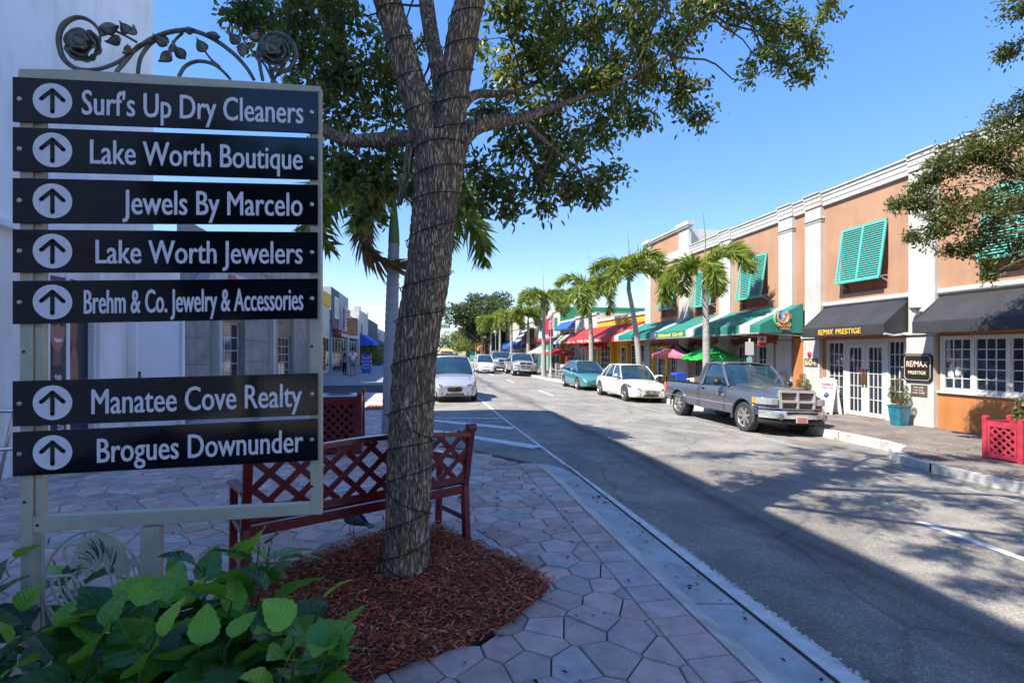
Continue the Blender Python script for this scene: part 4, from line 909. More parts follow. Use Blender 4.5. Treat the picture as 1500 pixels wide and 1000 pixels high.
# topiary pots
def topiary(x, y, s, label, seed):
    random.seed(seed)
    t = thing('topiary_in_pot', label, 'potted topiary', (x,y,GR), 'topiary shrubs in teal glazed pots by the doors')
    mb = MB(); h = .46*s; a, b = .125*s, .165*s
    P0 = [(x-a,y-a,GR),(x+a,y-a,GR),(x+a,y+a,GR),(x-a,y+a,GR)]; P1 = [(x-b,y-b,GR+h),(x+b,y-b,GR+h),(x+b,y+b,GR+h),(x-b,y+b,GR+h)]; mb.hexa(P0+P1)
    c = b+.015; mb.box(x-c,x+c,y-c,y+c,GR+h,GR+h+.035); make('pot', mb, M['potblue'], t, bevel=.012)
    mb = MB(); mb.box(x-b*.9,x+b*.9,y-b*.9,y+b*.9,GR+h+.036,GR+h+.04); make('soil', mb, M['dark'], t)
    st = MB(); z0 = GR+h; balls = [(0,.02,.60,.095),(-.04,.12,.42,.09),(.05,-.08,.44,.09),(.0,.20,.27,.085),(.02,-.20,.27,.09),(.02,.02,.24,.10),(.0,-.12,.14,.07),(0,.13,.13,.07)]
    for bx, by, bz, br in balls:
        st.tube([(x,y,z0),(x+bx*.6*s,y+by*.5*s,z0+bz*.5*s),(x+bx*s,y+by*s,z0+bz*s)], .012*s, 5)
    make('stem', st, M['wood'], t)
    pts = []
    for bx, by, bz, br in balls:
        for _ in range(650):
            v = Vector([random.gauss(0,1) for _ in range(3)]).normalized()*br*s*random.uniform(.75,1.06); pts.append((x+bx*s+v.x, y+by*s+v.y, z0+bz*s+v.z))
    leaf_cloud('leaf_ball', np.array(pts), .014*s, .007*s, M['leaf_topiary'], t, jit=.3)
# ---------------------------------------------------------------- directory sign (stands almost square to the street)
SY = 2.775
def sp(u, v, o=0.): return ony(u, v, SY+o)
ds = thing('directory_sign', 'tall beige metal shop directory sign with black arrow panels and iron rose scrollwork on top', 'directory sign', (-1.7,SY,0))
ink = M['frame']
def plate(pts, y0, y1, name, m, parent=ds, bevel=.003, **k):
    """pixel outline in the sign plane given thickness y0..y1"""
    P = [sp(u, v) for u, v in pts]; mb = MB(); mb.prism([(p.x, SY+y0, p.z) for p in P], (0, y1-y0, 0)); return make(name, mb, m, parent, bevel=bevel, **k)
plate([(28,104),(47,104),(47,1010),(30,1010)], .0, .06, 'post', ink)
plate([(48,128),(60,128),(60,757),(49,757)], .01, .05, 'inner_post', M['frame'])
plate([(453,126),(470,127),(471,754),(455,753)], .0, .05, 'side_post', ink)
plate([(48,780),(47,757),(455,737),(455,753.5)], .0, .05, 'bottom_rail', ink)
plate([(204,773),(233,771),(233,1000),(207,1000)], .0, .05, 'short_post', ink)
plate([(48,962),(48,944),(206,940),(206,957)], .0, .05, 'lower_rail', ink)
plate([(30,102),(120,104),(470,127.5),(470,136),(28,116)], -.01, .06, 'top_rail', ink)
plate([(74,101),(130,102.5),(130,106),(74,104)], .0, .05, 'foot_plate', ink); plate([(228,110),(330,117),(330,121),(228,114)], .0, .05, 'foot_plate', ink)
PANELS = [("Surf's Up Dry Cleaners",115,180,137.7,197,124,445),("Lake Worth Boutique",188,252,204,264.5,136,444),("Jewels By Marcelo",262,328,272,330,183,444),("Lake Worth Jewelers",337,400,341,400,144,444),
          ("Brehm & Co. Jewelry & Accessories",412,475,408.4,466.7,127,445),("Manatee Cove Realty",557.8,624,546,607,138,443),("Brogues Downunder",632,696.4,612,673,146,445)]
for t_, a, b, c, d, x0, x1 in PANELS:
    pn = plate([(22,b),(22,a),(466.5,c),(466.5,d)], -.016, -.004, 'sign_panel', M['panel'], bevel=.002)
    A, B, C, D = sp(22,b), sp(22,a), sp(466.5,c), sp(466.5,d)
    X0, X1 = A.x, D.x
    def at_(u, fr):   # point on the panel at pixel column u and height fraction fr
        x = sp(u, 400).x; k = (x-X0)/(X1-X0); lo = A.z+(D.z-A.z)*k; hi = B.z+(C.z-B.z)*k; return Vector((x, SY-.0165, lo+(hi-lo)*fr))
    dirx = (at_(400,.5)-at_(100,.5)).normalized(); diry = Vector((0,0,1)); hgt = (B-A).length
    # white disc with a dark arrow
    c0 = at_(81,.5); r = .0835; q = MB(); q.add([c0+Vector((r*math.cos(g_),-.0015,r*math.sin(g_))) for g_ in np.linspace(0,2*PI,49)[:-1]], [tuple(range(48))]); make('arrow_disc', q, M['letter'], pn, fixn=False)
    q = MB(); w = .0095; pts_ = [((0,-.055),(0,.045)),((0,.05),(-.047,.004)),((0,.05),(.047,.004))]
    for k_, ((x_,z_),(x2,z2)) in enumerate(pts_):
        a_ = Vector((x_,z_)); b_ = Vector((x2,z2)); n_ = (b_-a_).normalized(); n_ = Vector((-n_.y,n_.x))*w
        q.add([c0+Vector((p.x,-.003-.0003*k_,p.y)) for p in (a_-n_,b_-n_,b_+n_,a_+n_)], [(0,1,2,3)])
        for e_ in (a_, b_): q.add([c0+Vector((e_.x+w*math.cos(g_),-.003-.0003*k_,e_.y+w*math.sin(g_))) for g_ in np.linspace(0,2*PI,13)[:-1]], [tuple(range(12))])
    make('arrow', q, M['panel'], pn, fixn=False)
    wd = (at_(x1,.5)-at_(x0,.5)).length; ch = hgt*.585
    o_ = at_(x0,.215)
    for e_, x_, z_ in ((.0025, 0., 0.), (.0029, .0018, .0016), (.0033, .0036, 0.)): text(t_, o_+dirx*(x_-.0018)+diry*z_, dirx, diry, wd, ch, M['letter'], pn, bold=.0, ext=e_, sp=1.0)
    for u_, fr in ((33,.5),(458,.5)):
        q = MB(); q.lathe([(0,.0),(.0115,.0),(.0105,-.004),(.006,-.006),(0,-.006)], tuple(at_(u_,fr)), 14, axis='Y'); make('bolt', q, M['bolt'], pn, smooth=True)
for u_, v_ in ((35,515),(457,507),(36,735),(457,712),(55,769)):
    q = MB(); p = sp(u_, v_); q.lathe([(0,-.002),(.007,-.002),(.007,.0),(0,.0)], (p.x,SY-.0005,p.z), 10, axis='Y'); make('bolt_hole', q, M['black'], ds)
# wrought iron rose scroll
sc_r = MB()
def curve(pts, n=8):
    S = spine([(sp(u, v, .02+(.012*math.sin(i*1.3))), r) for i, (u, v, r) in enumerate(pts)], n); return [s[0] for s in S], [s[1] for s in S]
def vine(*pts, n=8): P, R = curve(pts, n); sc_r.tube(P, R, 8)
vine((145,72,.004),(146,48,.006),(132,31,.009),(112,26,.011),(93,37,.013),(86,58,.013),(92,84,.013),(108,99,.012),(128,103,.010),(150,100,.009),(175,90,.009),(200,72,.010),(222,57,.010),(250,47,.011),(280,45,.011),(310,56,.011),(340,77,.011),(360,98,.010),(372,117,.009))
vine((170,106,.010),(185,88,.011),(203,68,.010),(225,60,.008)); vine((202,108,.009),(206,85,.009),(220,65,.009),(240,55,.007))
vine((262,112,.009),(272,97,.009),(290,90,.009),(312,94,.009),(328,106,.008),(338,117,.007))
vine((400,100,.008),(418,104,.010),(430,92,.011),(434,75,.011),(424,57,.010),(405,48,.009),(388,54,.009),(379,70,.009),(380,92,.009),(385,118,.009))
vine((145,42,.006),(160,42,.006),(182,52,.006),(200,62,.006)); vine((268,48,.007),(256,60,.006),(248,76,.005),(252,88,.004)); vine((300,75,.005),(310,88,.006),(322,98,.006)); vine((362,65,.005),(372,80,.006),(380,92,.006))
make('iron_vine', sc_r, M['iron'], ds, smooth=True)
def ileaf(u, v, L, ang, w=.45):
    c = sp(u, v, .005); q = MB(); d = Vector((math.cos(ang),0,math.sin(ang))); s = Vector((-math.sin(ang),0,math.cos(ang))); rows = []
    for i in range(8):
        t = i/7; hw = L*w*math.sin(PI*min(1, t*1.05+.03))**.8*(1-.35*t); z_ = .012*math.sin(PI*t)
        rows.append([c+d*(L*(t-.4))+s*(hw*k)+Vector((0,-.012*(1-abs(k))+z_,0)) for k in (-1,-.5,0,.5,1)])
    q.grid(rows); o = make('iron_leaf', q, M['iron'], ds, smooth=True); md = o.modifiers.new('s','SOLIDIFY'); md.thickness = .004
for a in [(158,41,.085,.2),(168,58,.07,3.6),(183,42,.075,2.2),(193,46,.05,1.2),(186,72,.05,4.2),(276,44,.05,.1),(238,60,.08,2.6),(243,82,.075,4.0),(263,77,.075,5.4),(252,70,.06,1.5),(295,68,.08,2.1),(312,52,.06,6.1),(344,57,.08,2.3),(355,72,.07,4.6),(373,53,.06,.6),(150,48,.05,1.9)]: ileaf(*a)
def rose(u, v, r):
    c = sp(u, v, .01); random.seed(int(u)); root_ = None
    core = MB(); core.ball(c+Vector((0,-.01,0)), r*.42, 10); root_ = make('iron_rose', core, M['iron'], ds, smooth=True)
    for ring, (k, rr, sz_) in enumerate(((4,.36,.5),(5,.62,.55),(7,.88,.5))):
        for i in range(k):
            g_ = 2*PI*i/k+ring*.5+random.uniform(-.2,.2); d = Vector((math.cos(g_),0,math.sin(g_))); s = Vector((-math.sin(g_),0,math.cos(g_))); q = MB(); rows = []
            for a_ in range(5):
                t = a_/4; rows.append([c+d*(r*(rr-.35+t*.45))+s*(r*sz_*k_*math.sin(PI*(.18+t*.62)))+Vector((0,-.030+.018*ring+.018*(1-t)*(1-abs(k_))-.012*t+.01*k_*k_,0)) for k_ in (-1,-.5,0,.5,1)])
            q.grid(rows); o = make('petal', q, M['iron'], root_, smooth=True); md = o.modifiers.new('s','SOLIDIFY'); md.thickness = .004
rose(121,66,.085); rose(402,75,.08)
# round medallion with palm tree, lounge chair and waves below the rail
md_ = MB(); R_ = lambda pts, r=.006: md_.tube([sp(u, v, .025) for u, v in pts], r, 6)
R_([(136+72*math.cos(g_), 862-84*math.sin(g_)) for g_ in np.linspace(-.9,3.9,40)], .006); R_([(120,785+0)]+[(138+62*math.cos(g_), 862-74*math.sin(g_)) for g_ in np.linspace(1.3,-.2,14)], .004)
R_([(113,831),(105,830),(98,822),(93,810),(96,800),(105,796),(116,797)], .006)
for k in range(4): R_([(74+k*11,845),(78+k*11,868),(90+k*10,885),(108+k*8,901-k*2)], .005)
R_([(70,846),(104,842),(112,850),(118,866),(128,878)], .008); R_([(69,885),(80,904),(96,920),(112,928)], .006); R_([(68,886),(90,884),(112,900),(128,905)], .006); R_([(116,848),(132,868),(136,880)], .006); R_([(120,866),(150,864),(176,852)], .006); R_([(118,878),(160,876)], .007)
for k in range(3): R_([(158+k*10,830+k*6),(166+k*10,860)], .004)
R_([(62,942),(62,782)], .008); R_([(62,938),(204,934)], .008)
make('medallion_bars', md_, M['frame'], ds, smooth=True)
Q = []; random.seed(5)
for i, g_ in enumerate(np.linspace(0, PI, 46)):
    rr = 1+(.05 if i%2 else -.04)+random.uniform(-.04,.04); Q.append((142+44*math.cos(g_)*rr, 842-58*math.sin(g_)*rr))
Q += [(98,846),(106,855),(114,838),(122,850),(130,826),(138,840),(146,824),(152,842),(162,832),(170,852),(178,842),(184,856)]
P = [sp(u, v) for u, v in Q]; q = MB(); q.prism([(p.x, SY+.022, p.z) for p in P], (0,.006,0)); pl_ = make('palm_crown_plate', q, M['frame'], ds)
random.seed(2); q = MB()
for i in range(34):
    g_ = random.uniform(.1, PI-.1); r0, r1 = random.uniform(.25,.6), random.uniform(.65,.92); pp_ = [sp(142+44*math.cos(g_+.12*k)*(r0+(r1-r0)*k/3), 838-56*math.sin(g_+.12*k)*(r0+(r1-r0)*k/3), .0215) for k in range(4)]; q.tube(pp_, .0014, 4)
make('engraved_fronds', q, M['black'], pl_)
# ---------------------------------------------------------------- burgundy lattice benches and boxes
def lattice(mb, O, xd, zd, w, h, n, bw=.03, th=.02, arch=None, step=None):
    """diagonal strips clipped to w x h in plane (O, xd, zd)"""
    O = Vector(O); xd = Vector(xd); zd = Vector(zd); nd = xd.cross(zd).normalized(); st = step or h/n*1.0
    for sgn, off in ((1,0),(-1,.5*th)):
        k = -int(h/st)-1
        while k*st < w+h:
            a = Vector((k*st if sgn > 0 else k*st, 0)); pts_ = []
            # line x = k*st + sgn*z'
            x0 = k*st; 
            def xz(t): return (x0+t, t) if sgn > 0 else (x0-t+0, t)
            ts = [0, h]
            lo, hi = 0., h
            if sgn > 0: lo = max(lo, -x0); hi = min(hi, w-x0)
            else: lo = max(lo, x0-w); hi = min(hi, x0)
            if hi-lo > .02:
                p, q = xz(lo), xz(hi); A = O+xd*p[0]+zd*p[1]+nd*off; B = O+xd*q[0]+zd*q[1]+nd*off
                mb.bar(A, B, bw, th, up=nd)
            k += 1
def bench():
    t = thing('park_bench', 'burgundy metal park bench with a lattice back behind the oak trunk', 'bench', (-.37,3.755,0), local=True)
    t.rotation_euler.z = math.radians(28); L = 1.70; m = M['bench']
    hx = L/2; D = .48
    for s in (-1,1):
        q = MB(); x = s*(hx-.03)
        q.bar((x,0,0),(x,.03,.43),.055,.055); q.bar((x,.03,.43),(x,-.07,.93),.055,.05); o = make('rear_leg', q, m, t, bevel=.006)
        q = MB(); q.tube([(x-.035,-.07,.93),(x+.035,-.07,.93)], .035, 14); make('finial', q, m, o)
        q = MB(); q.bar((x,.47,0),(x,.44,.62),.05,.05); make('front_leg', q, m, t, bevel=.006)
        q = MB(); q.bar((x,-.0,.665),(x,.5,.635),.065,.035); make('armrest', q, m, t, bevel=.01)
        q = MB(); q.bar((x,.03,.17),(x,.46,.17),.03,.045); q.bar((x,.03,.40),(x,.45,.40),.035,.05); make('side_stretcher', q, m, t, bevel=.004)
    q = MB(); q.bar((-hx,.03,.41),(hx,.03,.41),.035,.07); make('rear_rail', q, m, t, bevel=.005)
    q = MB(); q.bar((-hx,.45,.41),(hx,.45,.41),.035,.07); make('front_rail', q, m, t, bevel=.005)
    for k in range(7):
        q = MB(); y = .065+k*.058; q.box(-hx+.02,hx-.02,y,y+.042,.432,.452); make('seat_slat', q, m, t, bevel=.003)
    q = MB(); P = [(-hx+.05+ (L-.1)*i/20, -.063, .875+.055*math.sin(PI*i/20)) for i in range(21)]
    for a, b in zip(P[:-1], P[1:]): q.bar(a, b, .035, .055, up=(0,1,0))
    for i in range(1): pass
    make('back_top_rail', q, m, t)
    q = MB(); q.bar((-hx+.05,.012,.50),(hx-.05,.012,.50),.035,.06,up=(0,0,1)); make('back_lower_rail', q, m, t, bevel=.005)
    # lattice panels: crossed strips with the arch above
    n0 = Vector((0,-.17,.83)).normalized(); bd = Vector((0,-.075,.38)); h = bd.length+.03; zd = bd.normalized()
    W_ = L-.12; st = .19
    for sgn, off in ((1,-.006),(-1,.006)):
        k = -3
        while k*st < W_+h:
            x0 = k*st; lo, hi = 0., h
            if sgn > 0: lo = max(lo,-x0); hi = min(hi, W_-x0)
            else: lo = max(lo, x0-W_); hi = min(hi, x0)
            if hi-lo > .03:
                A = Vector((-W_/2+x0+sgn*lo, .012+off, .50))+zd*lo; B = Vector((-W_/2+x0+sgn*hi, .012+off, .50))+zd*hi
                q = MB(); q.bar(A, B, .012, .045, up=Vector((sgn*1,0,0)).cross(Vector((0,1,0)))+Vector((0,0,0)))
                q = MB(); q.bar(A, B, .040, .012, up=(0,1,0)); make('lattice_strip', q, m, t)
            k += 1
    return t
bench()
def lattice_box(loc, rz, w, h, m, name, label, cat, inner=True, lid=False, parts=True, pale=False):
    t = thing(name, label, cat, loc, local=True); t.rotation_euler.z = rz; c = w/2
    for sx in (-1,1):
        for sy in (-1,1):
            q = MB(); q.box(sx*c-.035,sx*c+.035,sy*c-.035,sy*c+.035,0,h+.03); o = make('corner_post', q, m, t, bevel=.006)
            q = MB(); q.tube([(sx*c-.036,sy*c,h+.05),(sx*c+.036,sy*c,h+.05)], .038, 14); make('finial', q, m, o)
    for k in range(4):
        xd = Vector((math.cos(k*PI/2), math.sin(k*PI/2), 0)); nd = Vector((xd.y,-xd.x,0)); O = -xd*(c-.035)+nd*(c); zd = Vector((0,0,1)); ww = w-.07
        q = MB(); q.bar(O+zd*.06, O+xd*ww+zd*.06, .035, .07); q.bar(O+zd*(h-.05), O+xd*ww+zd*(h-.05), .035, .09); q.bar(O+xd*.03+zd*.09, O+xd*.03+zd*(h-.09), .035,.055,up=nd); q.bar(O+xd*(ww-.03)+zd*.09, O+xd*(ww-.03)+zd*(h-.09), .035,.055,up=nd)
        f = make('side_panel', q, m, t)
        q = MB(); lattice(q, O+xd*.055+zd*.09, xd, zd, ww-.11, h-.185, 5, .032, .014, step=.125); make('lattice', q, m, f)
    q = MB()
    if lid:
        q.lathe([(0,.02),(c*.8,.02),(c*.82,h-.02),(c*.84,h+.0),(c*.5,h+.035),(c*.45,h+.03),(c*.44,h-.1)], (0,0,0), 24); make('liner_bin', q, M['black'], t, smooth=True)
        q = MB(); q.prism([(-c+.04,-c+.04,h-.0),(c-.04,-c+.04,h-.0),(c-.04,c-.04,h-.0),(-c+.04,c-.04,h-.0)], (0,0,.02)); make('lid', q, mat('pale_lid', (.45,.44,.48), .4, .05, 9), t, bevel=.006)
        q = MB(); q.lathe([(0,h+.024),(c*.55,h+.024),(c*.57,h+.03),(c*.6,h+.021)], (0,0,0), 24); make('lid_opening', q, M['black'], t)
    else:
        q = MB(); q.box(-c+.06,c-.06,-c+.06,c-.06,.03,h-.12); make('liner', q, M['black'], t)
    return t
lattice_box((-1.30,8.2,0), .05, .66, .86, M['bench'], 'litter_bin', 'burgundy lattice litter bin with pale lid beyond the bench', 'litter bin', lid=True)
pb = lattice_box((9.74,6.72,GR), -.0, .52, .64, M['benchpink'], 'lattice_planter', 'faded red lattice planter box with a flowering shrub at the right edge', 'planter')
# ---------------------------------------------------------------- pigeon under the bench
def pigeon(loc, rz):
    t = thing('pigeon', 'dark grey pigeon standing on the pavers under the bench', 'pigeon', loc, local=True); t.rotation_euler.z = rz; t.scale = (.95,)*3
    g1 = mat('pigeon_plumage', (.035,.038,.05), .6, .5, 40, .3, 120); g2 = mat('pigeon_neck', (.02,.035,.035), .35, .4, 30)
    q = MB(); S = [(-.17,.105,.010,.004),(-.12,.110,.028,.010),(-.07,.125,.042,.030),(-.02,.135,.055,.052),(.03,.145,.058,.060),(.07,.165,.05,.055),(.095,.195,.034,.040),(.108,.225,.024,.028),(.118,.25,.020,.024),(.128,.268,.022,.023),(.142,.276,.016,.017),(.150,.276,.004,.004)]
    rows = [[(x, w*math.cos(g_), z+h*math.sin(g_)) for g_ in np.linspace(0,2*PI,17)[:-1]] for x, z, w, h in S]; q.grid(rows, 0, True); make('body', q, g1, t, smooth=True)
    for s in (-1,1):
        q = MB(); rows = [[(x, s*(w+.006*math.sin(k/6*PI)), z+(k/6-.5)*h) for k in range(7)] for x, z, w, h in ((.06,.15,.048,.05),(.02,.15,.060,.085),(-.05,.138,.05,.08),(-.11,.12,.034,.05),(-.165,.105,.012,.012))]
        q.grid(rows); o = make('wing', q, mat('pigeon_wing', (.06,.065,.08), .6, .4, 50, stretch=(1,1,4)), t, smooth=True); md = o.modifiers.new('s','SOLIDIFY'); md.thickness = .006
        q = MB(); q.tube([(.01,s*.022,.10),(.015,s*.024,.05),(.012,s*.026,.006)], .004, 6)
        for a_ in (-.6,0,.6,PI): q.tube([(.012,s*.026,.006),(.012+.03*math.cos(a_),s*.026+.03*math.sin(a_),.003)], .0028, 5)
        make('leg', q, mat('pink_leg', (.35,.12,.1), .6), t, smooth=True)
        q = MB(); q.ball((.137,s*.018,.272), .0045, 8); make('eye', q, mat('orange_eye', (.5,.12,.02), .2), t, smooth=True)
    q = MB(); q.tube([(.148,0,.275),(.162,0,.270),(.172,0,.263)], [.007,.005,.001], 6); make('beak', q, M['black'], t, smooth=True)
    q = MB(); q.prism([(-.10,-.03,.118),(-.10,.03,.118),(-.21,.042,.088),(-.225,0,.084),(-.21,-.042,.088)], (0,0,.007)); make('tail', q, g2, t)
pp = onz(517,782); pigeon((pp.x,pp.y,.002), PI-.55)
# ---------------------------------------------------------------- large-leaved shrubs in front
def leaf_mesh(L, W_, fold, curl, seed, ser=.05):
    random.seed(seed); mb = MB(); n = 12; rows = []
    for i in range(n+1):
        t = i/n; prof = (math.sin(PI*t**.72)**.75)*(1-.25*t) if t < 1 else 0; hw = W_*.5*max(prof, .0)
        saw = 1+(ser*(1 if i%2 else -1) if 1 < i < n else 0); row = []
        for k in (-1,-.66,-.33,0,.33,.66,1):
            y = hw*k*(saw if abs(k) == 1 else 1); z = abs(k)*hw*fold-curl*L*t*t+.008*math.sin(i*1.9+k*3)*abs(k)+.012*L*math.sin(t*17)*abs(k)
            row.append((L*t, y, z))
        rows.append(row)
    mb.grid(rows); me = bpy.data.meshes.new('leaf'); me.from_pydata(mb.v, [], mb.f)
    uv = me.uv_layers.new(name='UVMap'); 
    for li, lp in enumerate(me.loops):
        v = mb.v[lp.vertex_index]; hw = W_*.5; uv.data[li].uv = (v[0]/L, v[1]/hw)
    me.polygons.foreach_set('use_smooth', [True]*len(me.polygons)); me.update(); return me
def veinmat(name, c, c2, tr):
    m = bpy.data.materials.new(name); m.use_nodes = True; n = m.node_tree.nodes; l = m.node_tree.links; p = n['Principled BSDF']; p.inputs['Roughness'].default_value = .26; p.inputs['Specular IOR Level'].default_value = .5
    uv = n.new('ShaderNodeUVMap'); sx = n.new('ShaderNodeSeparateXYZ'); l.new(uv.outputs[0], sx.inputs[0])
    def mt(op, a, b=None, b2=None):
        x = n.new('ShaderNodeMath'); x.operation = op
        for i, q in enumerate((a, b, b2)):
            if q is None: continue
            if isinstance(q, (int, float)): x.inputs[i].default_value = q
            else: l.new(q, x.inputs[i])
        return x.outputs[0]
    ay = mt('ABSOLUTE', sx.outputs[1]); ph = mt('SUBTRACT', sx.outputs[0], mt('MULTIPLY', ay, .22)); w = mt('ABSOLUTE', mt('SINE', mt('MULTIPLY', ph, 24.)))
    side = mt('LESS_THAN', w, .09); mid = mt('LESS_THAN', ay, .035); vein = mt('MAXIMUM', side, mid)
    nz = n.new('ShaderNodeTexNoise'); nz.inputs['Scale'].default_value = 22; tc = n.new('ShaderNodeTexCoord'); l.new(tc.outputs['Object'], nz.inputs[0])
    oi = n.new('ShaderNodeObjectInfo'); r = n.new('ShaderNodeValToRGB'); r.color_ramp.elements[0].color = (*c,1); r.color_ramp.elements[1].color = (*c2,1); l.new(mt('ADD', mt('MULTIPLY', oi.outputs['Random'], .65), mt('MULTIPLY', nz.outputs[0], .35)), r.inputs[0])
    mx = n.new('ShaderNodeMix'); mx.data_type = 'RGBA'; l.new(mt('MULTIPLY', vein, .35), mx.inputs[0]); l.new(r.outputs[0], mx.inputs[6]); mx.inputs[7].default_value = (min(1,c2[0]*1.8+.02), min(1,c2[1]*1.5+.02), c2[2]*1.3, 1); l.new(mx.outputs[2], p.inputs['Base Color'])
    b = n.new('ShaderNodeBump'); b.inputs['Strength'].default_value = .3; b.inputs['Distance'].default_value = .003; b.invert = True; l.new(w, b.inputs['Height']); b.invert = False; l.new(b.outputs[0], p.inputs['Normal'])
    t = n.new('ShaderNodeBsdfTranslucent'); t.inputs[0].default_value = (*tr,1); ms = n.new('ShaderNodeMixShader'); ms.inputs[0].default_value = .28; l.new(p.outputs[0], ms.inputs[1]); l.new(t.outputs[0], ms.inputs[2]); l.new(ms.outputs[0], n['Material Output'].inputs[0]); return m
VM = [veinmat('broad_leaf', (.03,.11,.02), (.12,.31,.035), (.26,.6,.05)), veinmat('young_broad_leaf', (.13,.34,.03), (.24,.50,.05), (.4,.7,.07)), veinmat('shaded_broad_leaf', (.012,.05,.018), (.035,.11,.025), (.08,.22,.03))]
LM = []
for mi in range(3):
    for s_ in range(4):
        me = leaf_mesh(1, (.84,.76,.9,.66)[s_], (.30,.2,.36,.25)[s_], (.32,.45,.2,.4)[s_], s_); me.materials.append(VM[mi]); LM.append(me)
def shrub(x, y, label, stems, seed, group='broad-leaved shrubs in front of the sign'):
    random.seed(seed); t = thing('broad_leaved_shrub', label, 'shrub', (x,y,0), group); sm = MB()
    for (dx, dy, h, nl, size, mi) in stems:
        top = Vector((x+dx, y+dy, h)); base = Vector((x+dx*.3, y+dy*.3, 0)); P = branchy(sm, base, top, .009, .004, .1, 8, 6)
        for k in range(nl):
            f = (k+1)/nl; tt = 1-.62*(1-f)**1.0 if nl > 1 else 1; q = P[min(8, int(tt*8))]+Vector((random.uniform(-.01,.01),)*3)
            az_ = k*2.4+random.uniform(-.4,.4); elv = -.2+1.15*f**1.6+random.uniform(-.45,.35); L = size*1.14*(1.1-.5*f**3)*random.uniform(.8,1.15)
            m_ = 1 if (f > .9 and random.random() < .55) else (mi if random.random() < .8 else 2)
            d = Vector((math.cos(az_)*math.cos(elv), math.sin(az_)*math.cos(elv), math.sin(elv))); e = q+d*(.03+.25*L*(1-f)); sm.tube([q, q.lerp(e,.5)+Vector((0,0,.004)), e], .0022, 5)
            o = link('leaf', LM[m_*4+random.randrange(4)], t); 
            o.rotation_mode = 'XYZ'; rm = Vector((1,0,0)).rotation_difference(d).to_matrix().to_4x4(); roll = random.uniform(-.85,.85)
            zc = rm.to_3x3() @ Vector((0,0,1)); 
            # keep the leaf's face to the sky
            side = Vector((0,0,1)).cross(d)
            if side.length < .1: side = Vector((1,0,0))
            side.normalize(); upv = d.cross(side); mtx = Matrix((d, side, upv)).transposed().to_4x4()
            mm = Matrix.Translation(e-Vector((x,y,0))) @ mtx @ Matrix.Rotation(roll, 4, 'X') @ Matrix.Diagonal((L,L,L,1)); o.matrix_parent_inverse = Matrix(); o.matrix_basis = mm
    make('stem', sm, mat('shrub_stem', (.07,.08,.03), .7, .3, 30), t, smooth=True)
def S_(u, v, w, x, y): p = atw(u, v, w); return (p.x-x, p.y-y, p.z)
def shr(x, y, label, L, seed):
    shrub(x, y, label, [(*S_(u, v, w, x, y), n, s, m) for u, v, w, n, s, m in L], seed)
shr(-1.35, 1.85, 'broad leaved green shrub left of the sign foot with bright young leaves', [(270,855,2.1,10,.19,0),(215,885,1.9,10,.20,0),(150,895,1.75,9,.21,0),(250,890,1.8,12,.2,0),(150,930,1.6,12,.19,0),(230,950,1.55,12,.19,0),(190,900,1.7,12,.21,0),(90,930,1.7,12,.2,2),(60,970,1.8,8,.2,2)], 3)
shr(-.78, 1.95, 'broad leaved shrub just left of the mulch with drooping dark leaves', [(395,800,2.25,11,.19,0),(350,830,2.2,11,.2,0),(380,800,2.15,11,.20,0),(300,830,2.1,13,.2,0),(340,880,1.9,13,.21,0),(400,870,2.0,10,.22,0),(270,900,1.9,12,.2,2),(330,950,1.65,12,.2,0),(290,960,1.6,12,.2,2),(410,930,1.8,8,.2,2)], 8)
shr(-.5, 1.75, 'low broad leaved shrub at the mulch edge with one tall leafy sprig', [(468,885,1.8,9,.16,0),(500,930,1.7,9,.15,0),(430,930,1.65,10,.19,0),(480,950,1.6,8,.17,0),(410,990,1.45,9,.17,0)], 14)
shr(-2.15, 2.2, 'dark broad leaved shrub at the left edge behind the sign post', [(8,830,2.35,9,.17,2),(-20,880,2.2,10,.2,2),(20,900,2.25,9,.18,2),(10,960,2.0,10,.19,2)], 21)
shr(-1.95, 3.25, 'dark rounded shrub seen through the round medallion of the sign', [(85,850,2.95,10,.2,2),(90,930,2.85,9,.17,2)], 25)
# flowering shrub in the planter
random.seed(4); pts = []
for _ in range(2600):
    v = Vector([random.gauss(0,1) for _ in range(3)]).normalized()*random.uniform(.5,1)**.5; pts.append((9.92+v.x*.34, 6.5+v.y*.32, .55+v.z*.32))
ps = thing('planter_shrub', 'loose green shrub with pink flowers growing out of the red lattice planter', 'shrub', (9.95,6.62,.1)); leaf_cloud('foliage', np.array(pts), .05, .012, M['leaf_oak2'], ps)
q = MB(); [branchy(q, (9.9,6.7,.1), Vector(pts[i]), .01, .003) for i in range(0,400,16)]; make('stem', q, M['wood'], ps)
q = MB(); [q.ball(pts[i], .02, 6) for i in range(0,2600,70)]; make('flowers', q, M['pink'], ps, kind='stuff')
topiary(11.55, 10.42, 1.0, 'topiary shrub in teal glazed pot just right of the white doors', 5)
topiary(11.7, 13.75, .98, 'topiary shrub in teal glazed pot below the 604 plaque behind the truck', 6)
